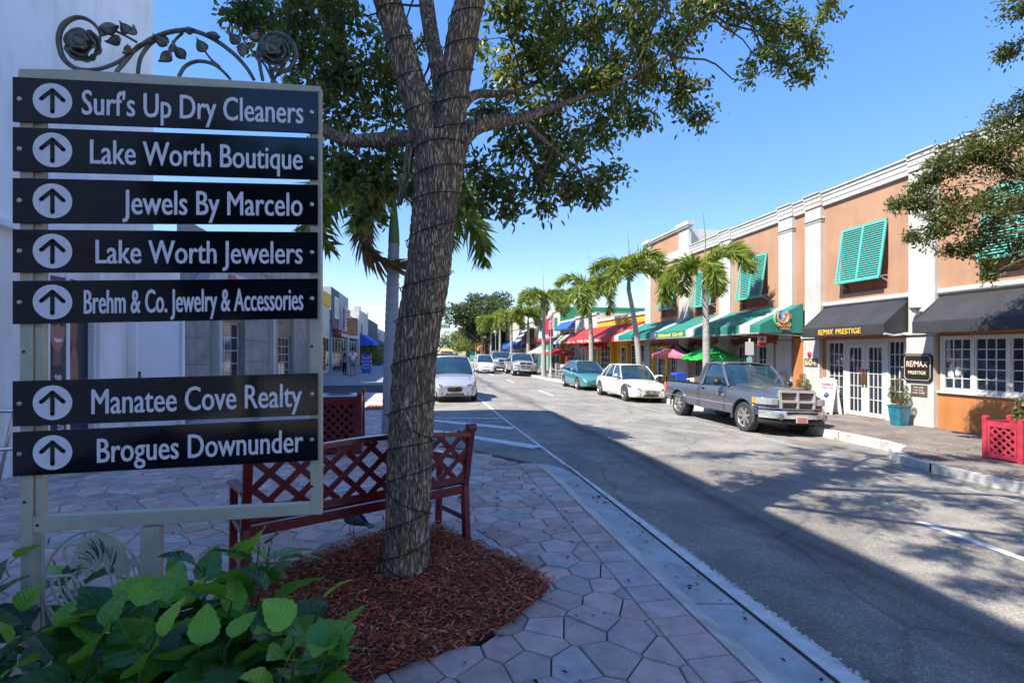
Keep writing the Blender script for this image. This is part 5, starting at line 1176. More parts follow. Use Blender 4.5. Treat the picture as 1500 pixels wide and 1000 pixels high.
# ---------------------------------------------------------------- vehicles. local axes: x forward, y left, z up, origin on the road under the middle
def lerp_tab(tab, x):
    for a, b in zip(tab[:-1], tab[1:]):
        if x <= b[0]:
            t = max(0, (x-a[0])/(b[0]-a[0]+1e-9)); t = t*t*(3-2*t)*.5+t*.5; return [p+(q-p)*t for p, q in zip(a[1:], b[1:])]
    return list(tab[-1][1:])
def smoothmesh(o, ang=.6):
    for p in o.data.polygons: p.use_smooth = True
    o.data.set_sharp_from_angle(angle=ang)
def body(t, tab, paint, wheels, rw, hw, n=72, box=False, cut=None):
    """tab rows: x, halfwidth, z bottom, z belt (side top), z centre top"""
    x0, x1 = tab[0][0], tab[-1][0]; rows = []
    for i in range(n+1):
        x = x0+(x1-x0)*i/n; w, zb, zt, zc = lerp_tab(tab, x); h = zt-zb
        prof = [(0,zb),(.80*w,zb),(.95*w,zb+.05*h),(.985*w,zb+.20*h),(w,zb+.45*h),(.995*w,zb+.62*h),(.975*w,zb+.82*h),(.955*w,zb+.93*h),(.915*w,zb+.985*h),(.85*w,zt+.10*(zc-zt)),(.55*w,zt+.72*(zc-zt)),(.25*w,zt+.95*(zc-zt)),(0,zc)]
        if box: prof = [(0,zb),(.85*w,zb),(.97*w,zb+.04*h),(.995*w,zb+.2*h),(w,zb+.5*h),(w,zb+.66*h),(.985*w,zb+.72*h),(.975*w,zb+.90*h),(.955*w,zb+.965*h),(.90*w,zt+.02*(zc-zt)),(.68*w,zt+.55*(zc-zt)),(.45*w,zt+.93*(zc-zt)),(0,zc)]
        row = [(x, y, z) for y, z in prof]+[(x,-y,z) for y, z in prof[-2:0:-1]]; rows.append(row)
    mb = MB(); mb.grid(rows, 0, True); k = len(rows[0]); mb.add(rows[0], [tuple(range(k))[::-1]]); mb.add(rows[-1], [tuple(range(k))])
    me = bpy.data.meshes.new('b'); me.from_pydata(mb.v, [], mb.f); bm = bmesh.new(); bm.from_mesh(me); bmesh.ops.remove_doubles(bm, verts=bm.verts, dist=1e-4); bmesh.ops.recalc_face_normals(bm, faces=bm.faces); bm.to_mesh(me); bm.free()
    me.materials.append(paint); me.materials.append(M['black']); o = bpy.data.objects.new('b', me); COL.objects.link(o)
    cb = MB()
    for wx in wheels:
        for s in (-1,1): 
            P = [(wx+rw*math.cos(g_), s*(hw+.1), rw*.92+rw*math.sin(g_)) for g_ in np.linspace(0,2*PI,33)[:-1]]; cb.prism(P, (0,-s*.42,0))
    if cut: cb.box(*cut)
    c = make('c', cb, M['black']); b = o.modifiers.new('b','BOOLEAN'); b.operation = 'DIFFERENCE'; b.object = c; b.solver = 'EXACT'; b.use_self = True
    bpy.context.view_layer.update(); m2 = bpy.data.meshes.new_from_object(o.evaluated_get(bpy.context.evaluated_depsgraph_get())); bpy.data.objects.remove(o); bpy.data.objects.remove(c)
    m2.materials.clear(); m2.materials.append(paint); r = link('body', m2, t); smoothmesh(r, .5)
    # dark wheel wells
    q = MB()
    for wx in wheels:
        for s in (-1,1):
            P = [(wx+(rw-.004)*math.cos(g_), s*(hw-.30), rw*.92+(rw-.004)*math.sin(g_)) for g_ in np.linspace(0,2*PI,25)[:-1]]; q.prism(P, (0,s*.01,0))
    make('wheel_well', q, M['black'], t); return r
def wheel(t, x, s, hw, r, wd=.21, spokes=5, style=0):
    y = s*(hw-.0); q = MB(); q.lathe([(r*.66,-wd),(r*.92,-wd),(r,-wd+.03),(r,-.035),(r*.955,-.006),(r*.80,.0),(r*.69,-.008),(r*.66,-.04)], (0,0,0), 32, axis='Y')
    q.v = [(x+a, y+(b if s > 0 else -b), r+c) for a, b, c in q.v]; w_ = make('wheel', q, M['tyre'], t, smooth=True)
    q = MB(); q.lathe([(r*.70,-.012),(r*.66,-.018),(r*.62,-.09),(r*.2,-.11),(0,-.11)], (0,0,0), 28, axis='Y'); q.v = [(x+a, y+(b if s > 0 else -b), r+c) for a, b, c in q.v]; rd = make('rim', q, M['rim'] if style else M['black'], w_, smooth=True)
    q = MB(); q.lathe([(r*.70,-.006),(r*.70,-.016),(r*.61,-.05),(r*.60,-.03),(r*.64,-.008)], (0,0,0), 28, axis='Y'); q.lathe([(r*.2,-.05),(r*.17,-.03),(0,-.028)], (0,0,0), 14, axis='Y')
    for k in range(spokes):
        g_ = 2*PI*k/spokes+.3
        for dg in ((-.13,.13) if not style else (0,)):
            wq = r*(.07 if not style else .17); a = Vector((math.cos(g_+dg*.5)*r*.12, 0, math.sin(g_+dg*.5)*r*.12)); b = Vector((math.cos(g_+dg)*r*.63, 0, math.sin(g_+dg)*r*.63)); q.bar(a+Vector((0,-.052,0)), b+Vector((0,-.030,0)), wq, .03, up=(0,1,0))
    q.v = [(x+a, y+(b if s > 0 else -b), r+c) for a, b, c in q.v]; make('spokes', q, M['rim'], w_, smooth=False)
    if style:
        q = MB()
        for k in range(spokes):
            g_ = 2*PI*(k+.5)/spokes+.3; cx2, cz2 = r*.42*math.cos(g_), r*.42*math.sin(g_); q.add([(cx2+r*.09*math.cos(a_), -.048, cz2+r*.11*math.sin(a_)) for a_ in np.linspace(0,2*PI,11)[:-1]], [tuple(range(10))])
        q.v = [(x+a, y+(b if s > 0 else -b), r+c) for a, b, c in q.v]; make('rim_hole', q, M['black'], w_, fixn=False)
def surf4(A, B, C, D, nu=10, nv=6, bulge=Vector((0,0,0)), bow=Vector((0,0,0))):
    """A-B bottom edge, D-C top edge"""
    rows = []
    for j in range(nv+1):
        v = j/nv; L = Vector(A).lerp(Vector(D), v); R_ = Vector(B).lerp(Vector(C), v); row = []
        for i in range(nu+1):
            u = i/nu; row.append(L.lerp(R_, u)+bulge*(math.sin(PI*u))+bow*math.sin(PI*v))
        rows.append(row)
    mb = MB(); mb.grid(rows); return mb
def cabin(t, paint, xf, xt, xr, xb, zb, zr, wb, wt, bpil=(), rearz=None, zside=None, glassm=None, pw=.05, roofcrown=.03, bulge=.10):
    """windscreen from (xf,zb) to (xt,zr); roof to xr; rear glass down to (xb, rearz)"""
    rz_ = rearz or zb; G = glassm or M['carglass']; o = {}
    ws = surf4((xf,wb,zb),(xf,-wb,zb),(xt,-wt,zr),(xt,wt,zr), bulge=Vector((bulge,0,0)), bow=Vector((.02,0,.02))); make('windscreen', ws, G, t, smooth=True)
    rg = surf4((xb,-wb,rz_),(xb,wb,rz_),(xr,wt,zr),(xr,-wt,zr), bulge=Vector((-bulge*.6,0,0)), bow=Vector((-.01,0,.01))); make('rear_window', rg, G, t, smooth=True)
    q = MB(); rows = []
    for j in range(9):
        v = j/8; x = xt+(xr-xt)*v; rows.append([(x+(bulge*math.sin(PI*i/10) if j == 0 else (bulge*(1-v)**3*math.sin(PI*i/10)))-bulge*.6*(v**3)*math.sin(PI*i/10), wt-2*wt*i/10, zr+.012+roofcrown*math.sin(PI*i/10)*.9+.03*math.sin(PI*v)) for i in range(11)])
    q.grid(rows); r = make('roof', q, paint, t, smooth=True); m_ = r.modifiers.new('s','SOLIDIFY'); m_.thickness = .03; m_.offset = 0
    for s in (-1,1):
        def sd(x, f):   # point on the side glass surface at height fraction f
            return Vector((x, s*(wb+(wt-wb)*f+.0), zb+(zr-zb)*f))
        A, B, C, D = sd(xf,0), sd(xb,0) if rz_ == zb else Vector((xb,s*wb,rz_)), sd(xr,1), sd(xt,1)
        cuts = [0]+[c for c in bpil]+[1]
        xs_b = lambda u: Vector((xf+(xb-xf)*u, s*wb, zb+(rz_-zb)*u)); xs_t = lambda u: Vector((xt+(xr-xt)*u, s*wt, zr+.03*math.sin(PI*u)))
        for a_, b_ in zip(cuts[:-1], cuts[1:]):
            g = surf4(xs_b(a_), xs_b(b_), xs_t(b_), xs_t(a_), 8, 5, bow=Vector((0,s*.03,0))); make('side_window', g, G, t, smooth=True)
        q = MB(); e = Vector((0,s*.012,0))
        q.tube([xs_b(0)+e, (xs_b(0)+xs_t(0))/2+e*1.6+Vector((.01,s*.012,.012)), xs_t(0)+e], pw*.6, 8)
        q.tube([xs_t(k/8)+e*.5 for k in range(9)], pw*.55, 8)
        q.tube([xs_b(1)+e, (xs_b(1)+xs_t(1))/2+e*1.5+Vector((-.01,s*.012,.01)), xs_t(1)+e], pw*.95, 8)
        for c in bpil: q.tube([xs_b(c)+e*.5, (xs_b(c)+xs_t(c))/2+e+Vector((0,s*.02,0)), xs_t(c)+e*.5], pw*.5, 6)
        make('pillars', q, paint, t, smooth=True)
    q = MB(); q.box(xb+.1 if xb < xr else xr, xf-.15, -wb*.8, wb*.8, zb-.1, zb-.05); make('dashboard', q, M['black'], t)
def seam(t, pts, r=.006, m=None, name='seam'): q = MB(); q.tube(pts, r, 4); make(name, q, m or M['black'], t)
def mirror(t, x, s, hw, z, m, big=False):
    q = MB(); k = 1.35 if big else 1; q.bar((x,s*(hw-.06),z-.03),(x-.02,s*(hw+.10),z),.03,.04); q.ball((x-.03,s*(hw+.14*k),z+.03*k), .085*k, 10, sz=.85); make('door_mirror', q, m, t, smooth=True)
def patch(t, name, pts, m, th=.012, n=(1,0,0), bevel=.004, parent=None):
    q = MB(); q.prism(pts, Vector(n)*th); return make(name, q, m, parent or t, bevel=bevel)
def place(t, x, y, head, zoff=0.):
    """head: direction the nose points (radians from +x); the road's cross fall tilts the car"""
    z = roadz(min(x, 9.3)); sl = -.26/6.12 if x > 2.1 else 0
    n = Vector((-sl,0,1)).normalized(); f = Vector((math.cos(head),math.sin(head),0)); f = (f-n*f.dot(n)).normalized(); l = n.cross(f)
    t.matrix_basis = Matrix.Translation((x,y,z+zoff)) @ Matrix((f,l,n)).transposed().to_4x4()
def paint(name, c, metal=.4, rough=.25, fl=.06): return mat(name, c, rough, 0, 5, .0, 40, metal=metal, coat=.8, spec=.5)
# --- the grey pickup
def pickup(label, col, x, y, head, group=None, scale=1., lod=False, plate_=True):
    t = thing('pickup_truck', label, 'pickup truck', local=True, group=group); pt = paint('pickup_paint', col, .5, .24, .03); hw = .87; r = .355; wf, wr = 1.57, -1.57
    tab = [(-2.42,.80,.50,.98,.98),(-2.36,.86,.42,1.02,1.02),(-1.0,.88,.38,1.02,1.02),(-.3,.885,.36,1.03,1.03),(.7,.885,.36,1.05,1.15),(1.2,.885,.36,1.01,1.17),(1.7,.885,.40,.975,1.145),(2.0,.865,.44,.92,1.12),(2.14,.81,.46,.885,1.09),(2.21,.76,.48,.86,1.06),(2.245,.70,.50,.82,1.02)]
    b = body(t, tab, pt, (wf, wr), r*1.18, hw, box=True, cut=(-2.30,-.50,-.74,.74,.72,1.6), n=60)
    cabin(t, pt, .88, .42, -.30, -.47, 1.04, 1.60, .82, .70, (), roofcrown=.05, pw=.06, bulge=.09)
    q = MB()   # rear quarter posts behind the door glass
    for s in (-1,1): q.hexa([(-.47,s*.80,1.02),(-.30,s*.835,1.02),(-.22,s*.725,1.6),(-.32,s*.70,1.6),(-.47,s*.86,1.02),(-.25,s*.872,1.02),(-.17,s*.735,1.6),(-.30,s*.72,1.6)])
    make('cab_corner', q, pt, t, bevel=.01)
    for s in (-1,1):
        for wx in (wf, wr): wheel(t, wx, s, hw-.0, r, .22, 7, 1)
        y_ = s*.888
        seam(t, [(-.47,y_*.992,.40),(-.47,y_,.80),(-.475,y_*.985,1.0)]); seam(t, [(.82,y_*.99,1.04),(.80,y_*1.0,.8),(.78,y_,.42)]); seam(t, [(-.38,y_*.99,1.02),(-.40,y_*1.001,.8),(-.34,y_,.42)], .004)
        seam(t, [(-2.3,y_*.998,.60),(-1.0,y_*1.003,.60),(1.2,y_*1.003,.60)], .009, M['chrome'], 'side_moulding')
        mirror(t, .72, s, .86, 1.10, M['black'], True)
        q = MB(); q.bar((-.28,s*.895,.93),(-.16,s*.895,.93),.02,.035); make('door_handle', q, M['black'], t, bevel=.004)
        # flared arches
        for wx in (wf, wr):
            P = [(wx+(r*1.2)*math.cos(g_), s*.886, r*1.08+(r*1.2)*math.sin(g_)) for g_ in np.linspace(-.25,PI+.25,20)]; q = MB(); q.tube(P, .03, 8, flat=.8); make('wheel_arch_flare', q, pt, t, smooth=True)
        q = MB(); q.hexa([(2.06,s*.50,.80),(2.12,s*.50,.80),(1.95,s*.82,.80),(1.86,s*.82,.80),(2.04,s*.50,.97),(2.10,s*.50,.97),(1.93,s*.81,.97),(1.84,s*.81,.97)]); q.v = [(a+.13,b_,c) for a, b_, c in q.v]; q = MB(); q.prism([(x_,s*y2,.715) for x_, y2 in ((2.05,.50),(2.295,.50),(2.29,.66),(2.25,.775),(2.165,.832),(2.07,.868),(1.995,.880),(1.9,.80))], (0,0,.15)); hl = make('headlight', q, M['truckl'], t, bevel=.012)
        q = MB(); q.prism([(x_,s*y2,.725) for x_, y2 in ((1.90,.84),(1.982,.86),(1.982,.892),(1.915,.899),(1.90,.898))], (0,0,.145)); make('indicator', q, M['amber'], hl, bevel=.01)
        # chrome bumper corner with fog lamp
        q = MB(); q.lathe([(.0,0),(.075,0),(.075,.03),(.05,.04),(0,.035)], (0,0,0), 14, axis='X'); q.v = [(2.46+a-.0, s*.56+b_, .47+c) for a, b_, c in q.v]; make('fog_lamp', q, M['headlamp'], t, smooth=True)
        q = MB(); q.box(-2.45,-2.38,s*.70,s*.85,.60,.95); make('tail_light', q, M['red'], t, bevel=.01)
        q = MB(); q.box(-2.36,-.50,s*.75-.0,s*.75+s*.0+.001,.7,1.0)
        q = MB(); q.bar((-2.40,s*.80,1.035),(-.52,s*.80,1.035),.11,.035); make('bed_rail_cap', q, M['black'], t, bevel=.006)
    if not lod:
        text('RAM 1500', (.45,-.892,.80), (1,0,0), (0,0,1), .34, .045, M['chrome'], t, 'door_lettering', ext=.003)
    # grille: chrome surround, cross bars, dark mesh
    gz0, gz1 = .62, 1.03; q = MB()
    P = [(2.27,-.46,gz1),(2.27,.46,gz1),(2.29,.42,gz0),(2.29,-.42,gz0)]
    for a, b_ in zip(P, P[1:]+P[:1]): q.bar(a, b_, .06, .075, up=(1,0,0))
    q.bar((2.30,0,gz0),(2.28,0,gz1),.05,.07,up=(1,0,0)); q.bar((2.30,-.44,.80),(2.30,.44,.80),.06,.06); make('grille_surround', q, M['chrome'], t, bevel=.012)
    q = MB(); q.box(2.235,2.262,-.43,.43,gz0,gz1); g_ = make('grille_mesh', q, M['black'], t); q = MB()
    for k in range(9): q.bar((2.264,-.42,gz0+.03+k*.038),(2.264,.42,gz0+.03+k*.038),.006,.008)
    make('grille_bars', q, M['rim'], g_, kind='stuff')
    # bumper, bowed in plan
    for (z0, z1, m_, nm, xo) in ((.40,.60,M['chrome'],'front_bumper',0),(.605,.66,pt,'bumper_top',-.02),(.27,.385,M['black'],'air_dam',-.05)):
        rows = []
        for i in range(17):
            y_ = -.90+1.8*i/16; xx = 2.46-.30*abs(y_/.9)**3+xo; rows.append([(xx-.14,y_,z0),(xx,y_,z0+.02),(xx+.015,y_,(z0+z1)/2),(xx,y_,z1-.01),(xx-.18,y_,z1)])
        q = MB(); q.grid(rows); make(nm, q, m_, t, smooth=True)
    q = MB(); q.box(2.455,2.47,-.40,.40,.52,.575); make('bumper_slot', q, M['black'], t, bevel=.01)
    if plate_:
        q = MB(); q.box(2.475,2.487,-.17,.13,.335,.475); p_ = make('front_plate', q, mat('pale_plate', (.6,.45,.42), .4, .1, 20), t, bevel=.004)
        for k in range(4): q = MB(); q.box(2.488,2.490,-.14,.10,.355+k*.028,.367+k*.028); make('plate_stripe', q, M['red'], p_)
    q = MB(); rows = [[(x_, .13*k, lerp_tab(tab, x_)[3]+.022*(1-abs(k))) for k in (-1,-.5,0,.5,1)] for x_ in (1.0,1.4,1.8,2.05)]; 
    for s in (-1,1):
        rows = [[(x_, s*(.22+.05*k)-.0, lerp_tab(tab, x_)[3]-.006+.02*(1-abs(k))) for k in (-1,0,1)] for x_ in (.95,1.3,1.7,2.1)]; q.grid(rows)
    pass
    for s in (-1,1): seam(t, [(.9,s*.74,1.078),(1.4,s*.73,1.077),(1.9,s*.68,1.045),(2.15,s*.60,1.0)], .005)
    q = MB(); q.bar((.93,-.72,1.075),(.87,-.2,1.12),.014); q.bar((.95,.05,1.13),(.9,.6,1.11),.014); make('wiper', q, M['black'], t)
    q = MB(); q.tube([(.8,-.78,1.05),(.74,-.78,1.72)], .004, 4); make('aerial', q, M['black'], t)
    if not lod:
        q = MB(); q.box(-1.0,-.56,-.7,.3,.78,1.20); make('toolbox', q, M['wood'], t, bevel=.01); q = MB(); q.box(-2.1,-1.0,-.2,.5,.80,1.13); make('white_board_load', q, M['trim'], t, bevel=.02)
    place(t, x, y, head); t.scale = (scale,)*3; return t
pickup('dark grey metallic two door pickup truck parked facing the camera, chrome bumper', (.13,.14,.165), 8.50, 12.5, -PI/2)
# --- cars
def sedan(label, col, x, y, head, kind='saloon', hw=.80, Lh=2.05, r=.30, wb=1.30, zr=1.40, name='parked_car', cat='car', group=None, metal=.3, lod=False, grille='wide', m=None):
    t = thing(name, label, cat, local=True, group=group); pt = m or paint(name+'_paint', col, metal, .22, .04)
    zb = zr*.635
    if kind == 'saloon':
        tab = [(-Lh,.62*hw/.8,.36,.72,.76),(-Lh+.06,.70*hw/.8,.26,.80,.86),(-Lh+.35,.77*hw/.8,.2,zb-.03,zb+.0),(-wb,hw,.18,zb,zb+.03),(-.3,hw,.17,zb,zb+.03),(.5,hw,.17,zb-.02,zb+.01),(wb-.25,hw,.17,zb-.06,zb-.01),(wb+.25,hw*.98,.18,zb-.14,zb-.07),(Lh-.25,hw*.91,.18,zb-.24,zb-.15),(Lh-.08,hw*.80,.2,zb-.32,zb-.24),(Lh,hw*.68,.26,zb-.42,zb-.36)]
        cab = (wb-.42, .38, -.72, -1.30)
    else:  # hatch: high tail, steep nose
        tab = [(-Lh,.66*hw/.8,.40,.90,.92),(-Lh+.06,.72*hw/.8,.28,1.0,1.03),(-Lh+.3,.78*hw/.8,.2,zb+.10,zb+.12),(-wb,hw,.18,zb+.06,zb+.08),(-.3,hw,.17,zb,zb+.03),(.5,hw,.17,zb-.03,zb+.0),(wb-.2,hw,.17,zb-.07,zb-.01),(wb+.25,hw*.98,.18,zb-.16,zb-.08),(Lh-.25,hw*.90,.18,zb-.28,zb-.18),(Lh-.08,hw*.78,.2,zb-.38,zb-.30),(Lh,hw*.66,.26,zb-.46,zb-.40)]
        cab = (wb-.2, .25, -.75, -Lh+.25)
    body(t, tab, pt, (wb,-wb), r*1.13, hw, n=64)
    cabin(t, pt, cab[0], cab[1], cab[2], cab[3], zb-.01, zr, hw*.90, hw*.70, (.42,.80) if kind == 'saloon' else (.40,.72), rearz=(zb+.02 if kind == 'saloon' else zb+.12), pw=.042)
    for s in (-1,1):
        for wx in (wb,-wb): wheel(t, wx, s, hw, r, .19, 5)
        yy = s*hw
        for x_ in (.62,-.30,-1.0): seam(t, [(x_-.05,yy*.985,zb-.03),(x_,yy*1.001,.5),(x_-.02 if x_ > -.9 else x_+.1,yy*.996,.27)], .004)
        seam(t, [(.7,yy*1.001,.26),(-1.0,yy*1.001,.26)], .005)
        seam(t, [(wb-.35,yy*.975,zb-.06),(.3,yy*.99,zb-.03),(-.9,yy*.99,zb-.02)], .004, M['chrome'], 'waist_trim')
        mirror(t, wb-.62, s, hw*.92, zb+.07, pt)
        for x_ in (-.12,-.86): q = MB(); q.bar((x_,s*(hw+.002),zb-.13),(x_+.14,s*(hw+.002),zb-.12),.016,.03); make('door_handle', q, M['chrome'] if not lod else pt, t, bevel=.004)
        # headlamp wraps the corner
        zl = lerp_tab(tab, Lh-.2)[2]-.02; rows = []
        for i in range(7):
            f = i/6; x_ = Lh-.62+.55*f; w_, zb_, zt_, zc_ = lerp_tab(tab, x_); y_ = w_*(1.004-.06*f**2)-.03*f; zt2 = min(zt_-.015, zl+.10*(1-f)+.02); rows.append([(x_+.006,s*(y_+.004-.11*f*0),zt2),(x_+.012,s*(y_+.010),zt2-.06-.03*f),(x_+.01,s*(y_+.004),zt2-.10-.07*f)])
        for i in range(1, 5):
            f = i/4; x_ = Lh-.07+.05*f; w_, zb_, zt_, zc_ = lerp_tab(tab, x_); y_ = lerp_tab(tab, Lh-.07)[0]*.95-.03-.16*f; rows.append([(x_+.016,s*y_,zl-.045*f-.02),(x_+.03,s*y_,zl-.10-.01*f),(x_+.026,s*y_,zl-.16+.02*f)])
        q = MB(); q.grid(rows); make('headlight', q, M['headlamp'], t, smooth=True)
        q = MB(); q.ball((Lh-.10,s*(lerp_tab(tab,Lh-.1)[0]-.12),zl-.10), .05, 8); make('lamp_unit', q, M['black'], t, smooth=True)
        q = MB(); q.box(-Lh+.02,-Lh+.12,s*.40*hw/.8-.0,s*.68*hw/.8,zb-.22,zb-.08) if s > 0 else q.box(-Lh+.02,-Lh+.12,s*.68*hw/.8,s*.40*hw/.8,zb-.22,zb-.08); make('tail_light', q, M['red'], t, bevel=.02)
        q = MB(); w_ = hw*.72; a0, a1 = sorted((s*w_*.72, s*w_*1.05)); q.hexa([(Lh-.05,a0,.27),(Lh+.012-.10*(s<0),a0,.27),(Lh+.012-.10*(s>0),a1,.27),(Lh-.15,a1,.27),(Lh-.05,a0,.36),(Lh+.012-.10*(s<0),a0,.36),(Lh+.012-.10*(s>0),a1,.36),(Lh-.15,a1,.36)]); make('fog_lamp', q, M['black'], t, bevel=.01)
    def arcface(z0, z1, w0, w1, nm, m_, xo=0., n=10):
        rows = []
        for i in range(n+1):
            k = -1+2*i/n; row = []
            for j in range(4):
                f = j/3; z = z0+(z1-z0)*f; w = w0+(w1-w0)*f; y_ = w*k; zf = (z-.26)/(zb-.36-.26+1e-6)
                row.append((Lh+.018+xo-.05*k*k*(w/.6)-.10*max(0,(z-(zb-.42)))/.1*.5, y_, z))
            rows.append(row)
        q = MB(); q.grid(rows); o = make(nm, q, m_, t, smooth=True); md = o.modifiers.new('s','SOLIDIFY'); md.thickness = .02; return o
    zf = zb-.40
    if grille == 'split':
        arcface(zf+.03, zf+.085, .36, .38, 'upper_grille', M['black']); arcface(zf-.15, zf+.005, .24, .36, 'lower_grille', M['black']); arcface(zf+.006, zf+.028, .37, .37, 'grille_bar', M['chrome'], .008)
        q = MB(); c = (Lh+.035, 0, zf+.015); q.box(c[0],c[0]+.015,-.075,.075,c[2]-.015,c[2]+.018); q.box(c[0],c[0]+.015,-.03,.03,c[2]-.032,c[2]+.034); make('bow_tie_badge', q, M['gold'], t, bevel=.003)
    elif grille == 'bars':
        g_ = arcface(zf-.12, zf+.06, .24, .33, 'upper_grille', M['black'])
        q = MB()
        for k in range(4): q.bar((Lh+.025-.0,-.26-.015*k,zf-.09+k*.042),(Lh+.025,.26+.015*k,zf-.09+k*.042),.014,.012)
        q.bar((Lh+.03,0,zf-.12),(Lh+.03,0,zf+.06),.016,.014); make('chrome_bars', q, M['chrome'], g_)
        q = MB(); q.tube([(Lh+.045,.055*math.cos(a_),zf-.03+.055*math.sin(a_)) for a_ in np.linspace(0,2*PI,17)], .007, 6)
        for k in range(3): q.bar((Lh+.045,0,zf-.03),(Lh+.045,.052*math.cos(PI/2+k*2*PI/3),zf-.03+.052*math.sin(PI/2+k*2*PI/3)),.01)
        make('star_badge', q, M['chrome'], t)
        q = MB(); q.bar((Lh-.09,0,zf+.10),(Lh-.09,0,zf+.17),.008); make('bonnet_star', q, M['chrome'], t)
    elif grille == 'slim':
        arcface(zf+.0, zf+.03, .25, .3, 'upper_grille', M['black'])
        q = MB(); q.tube([(Lh+.03,.05*math.cos(a_),zf+.055+.03*math.sin(a_)) for a_ in np.linspace(0,2*PI,17)], .006, 5); make('badge', q, M['chrome'], t)
    else: arcface(zf-.06, zf+.05, .28, .33, 'upper_grille', M['black'])
    arcface(.25, .325, .36, .34, 'lower_intake', M['black'], .004)
    if grille == 'split':
        q = MB(); [q.bar((Lh+.03,-.3+k*.1,.27),(Lh+.03,-.3+k*.1,.31),.02,.01) for k in range(7)]; make('intake_teeth', q, M['chrome'], t)
    q = MB(); q.bar((cab[0]+.03,-.6*hw,zb+.03),(cab[0]+.06,-.05,zb+.045),.012); q.bar((cab[0]+.05,.02,zb+.045),(cab[0],.62*hw,zb+.04),.012); make('wiper', q, M['black'], t)
    for s in (-1,1): seam(t, [(cab[0]-.02,s*hw*.80,zb+.0),(wb,s*hw*.80,zb-.045),(Lh-.30,s*hw*.62,zb-.17)], .0035)
    place(t, x, y, head); return t
sedan('white four door saloon car parked between the teal hatchback and the grey pickup', (.62,.60,.52), 8.52, 19.85, -PI/2, hw=.80, Lh=2.12, r=.315, wb=1.39, zr=1.38, grille='bars', metal=0)
sedan('teal hatchback car parked behind the white saloon', (.10,.34,.37), 8.46, 25.6, -PI/2, kind='hatch', hw=.79, Lh=2.0, r=.31, wb=1.22, zr=1.42, grille='slim', metal=.5)
sedan('silver saloon car with gold badge facing the camera beside the oak trunk', (.40,.41,.43), 1.03, 18.55, -PI/2, hw=.80, Lh=2.02, r=.30, wb=1.20, zr=1.47, grille='split', metal=.35)
sedan('red car partly hidden behind the silver saloon on the left', (.45,.02,.05), .75, 25.4, -PI/2, hw=.80, Lh=2.1, r=.30, wb=1.3, zr=1.55, grille='wide')
sedan('white hatchback driving towards the camera in the middle of the street', (.62,.62,.62), 5.15, 43.0, -PI/2, kind='hatch', hw=.76, Lh=2.0, r=.30, wb=1.3, zr=1.52, name='driving_car', grille='slim', metal=0)
pickup('silver pickup truck parked ahead of the tall palms, farther down the street', (.50,.51,.53), 7.9, 40.7, -PI/2, scale=1.08, lod=True, plate_=False)
pickup('older pale silver pickup truck standing behind the other silver one', (.42,.42,.42), 7.4, 48.5, -PI/2, scale=1.16, lod=True, plate_=False)
def bus(x, y):
    t = thing('yellow_van', 'boxy yellow van far down the street beyond the silver saloon', 'van', local=True); yb = paint('yellow_paint', (.65,.38,.02), 0, .35)
    tab = [(-2.6,.9,.45,1.9,1.95),(-2.5,.95,.4,1.98,2.02),(.9,.95,.4,1.98,2.02),(1.3,.94,.4,1.75,1.8),(1.7,.92,.42,1.15,1.2),(2.4,.86,.45,1.05,1.1),(2.5,.8,.5,.95,1.0)]
    body(t, tab, yb, (1.7,-1.7), .42, .95, n=40, box=True)
    q = surf4((1.72,.8,1.2),(1.72,-.8,1.2),(1.32,-.75,1.78),(1.32,.75,1.78), bulge=Vector((.06,0,0))); q.v = [(a+.03,b,c+.02) for a, b, c in q.v]; make('windscreen', q, M['carglass'], t, smooth=True)
    for s in (-1,1):
        for k in range(3): q = MB(); q.box(-2.2+k*1.1,-1.3+k*1.1,s*.955-.003,s*.955+.003,1.25,1.75); make('side_window', q, M['carglass'], t)
        for wx in (1.7,-1.7): wheel(t, wx, s, .95, .37, .22, 6)
        q = MB(); q.ball((2.5,s*.6,.85), .12, 10); make('headlight', q, M['headlamp'], t, smooth=True)
    q = MB(); q.box(2.5,2.55,-.45,.45,.65,.95); make('grille', q, M['black'], t); q = MB(); q.box(2.5,2.62,-.95,.95,.42,.58); make('bumper', q, M['chrome'], t, bevel=.02)
    place(t, x, y, -PI/2)
bus(2.9, 66)
sedan('pale car far away behind the yellow van', (.5,.5,.55), 1.0, 60, -PI/2, hw=.8, zr=1.45, grille='wide')
sedan('dark car beyond the white hatchback in the far distance', (.03,.03,.04), 4.2, 72, -PI/2, hw=.8, zr=1.45, grille='wide', name='driving_car')
# ---------------------------------------------------------------- left-hand buildings (walls face +x)
def fbox(mb, X, o0, o1, y0, y1, z0, z1, mi=0): mb.box(X+o0, X+o1, y0, y1, z0, z1, mi)
TW = thing('white_corner_building', 'tall white smooth-walled building at the left edge with wall panels and a picture window', 'building', (-5,4,0))
XL = -5.0
holes = []
mb = MB(); wall_x(mb, XL, -9, 10.42, 3.1, 11.3, [], -.2); mb.quad((XL,10.42,3.1),(XL-9,10.42,3.1),(XL-9,10.42,11.3),(XL,10.42,11.3)); mb.quad((XL,-9,0),(XL-9,-9,0),(XL-9,-9,11.3),(XL,-9,11.3)); mb.quad((XL,-9,11.3),(XL,10.42,11.3),(XL-9,10.42,11.3),(XL-9,-9,11.3)); mb.quad((XL-9,-9,0),(XL-9,10.42,0),(XL-9,10.42,11.3),(XL-9,-9,11.3))
make('tower_wall', mb, M['whitel'], TW)
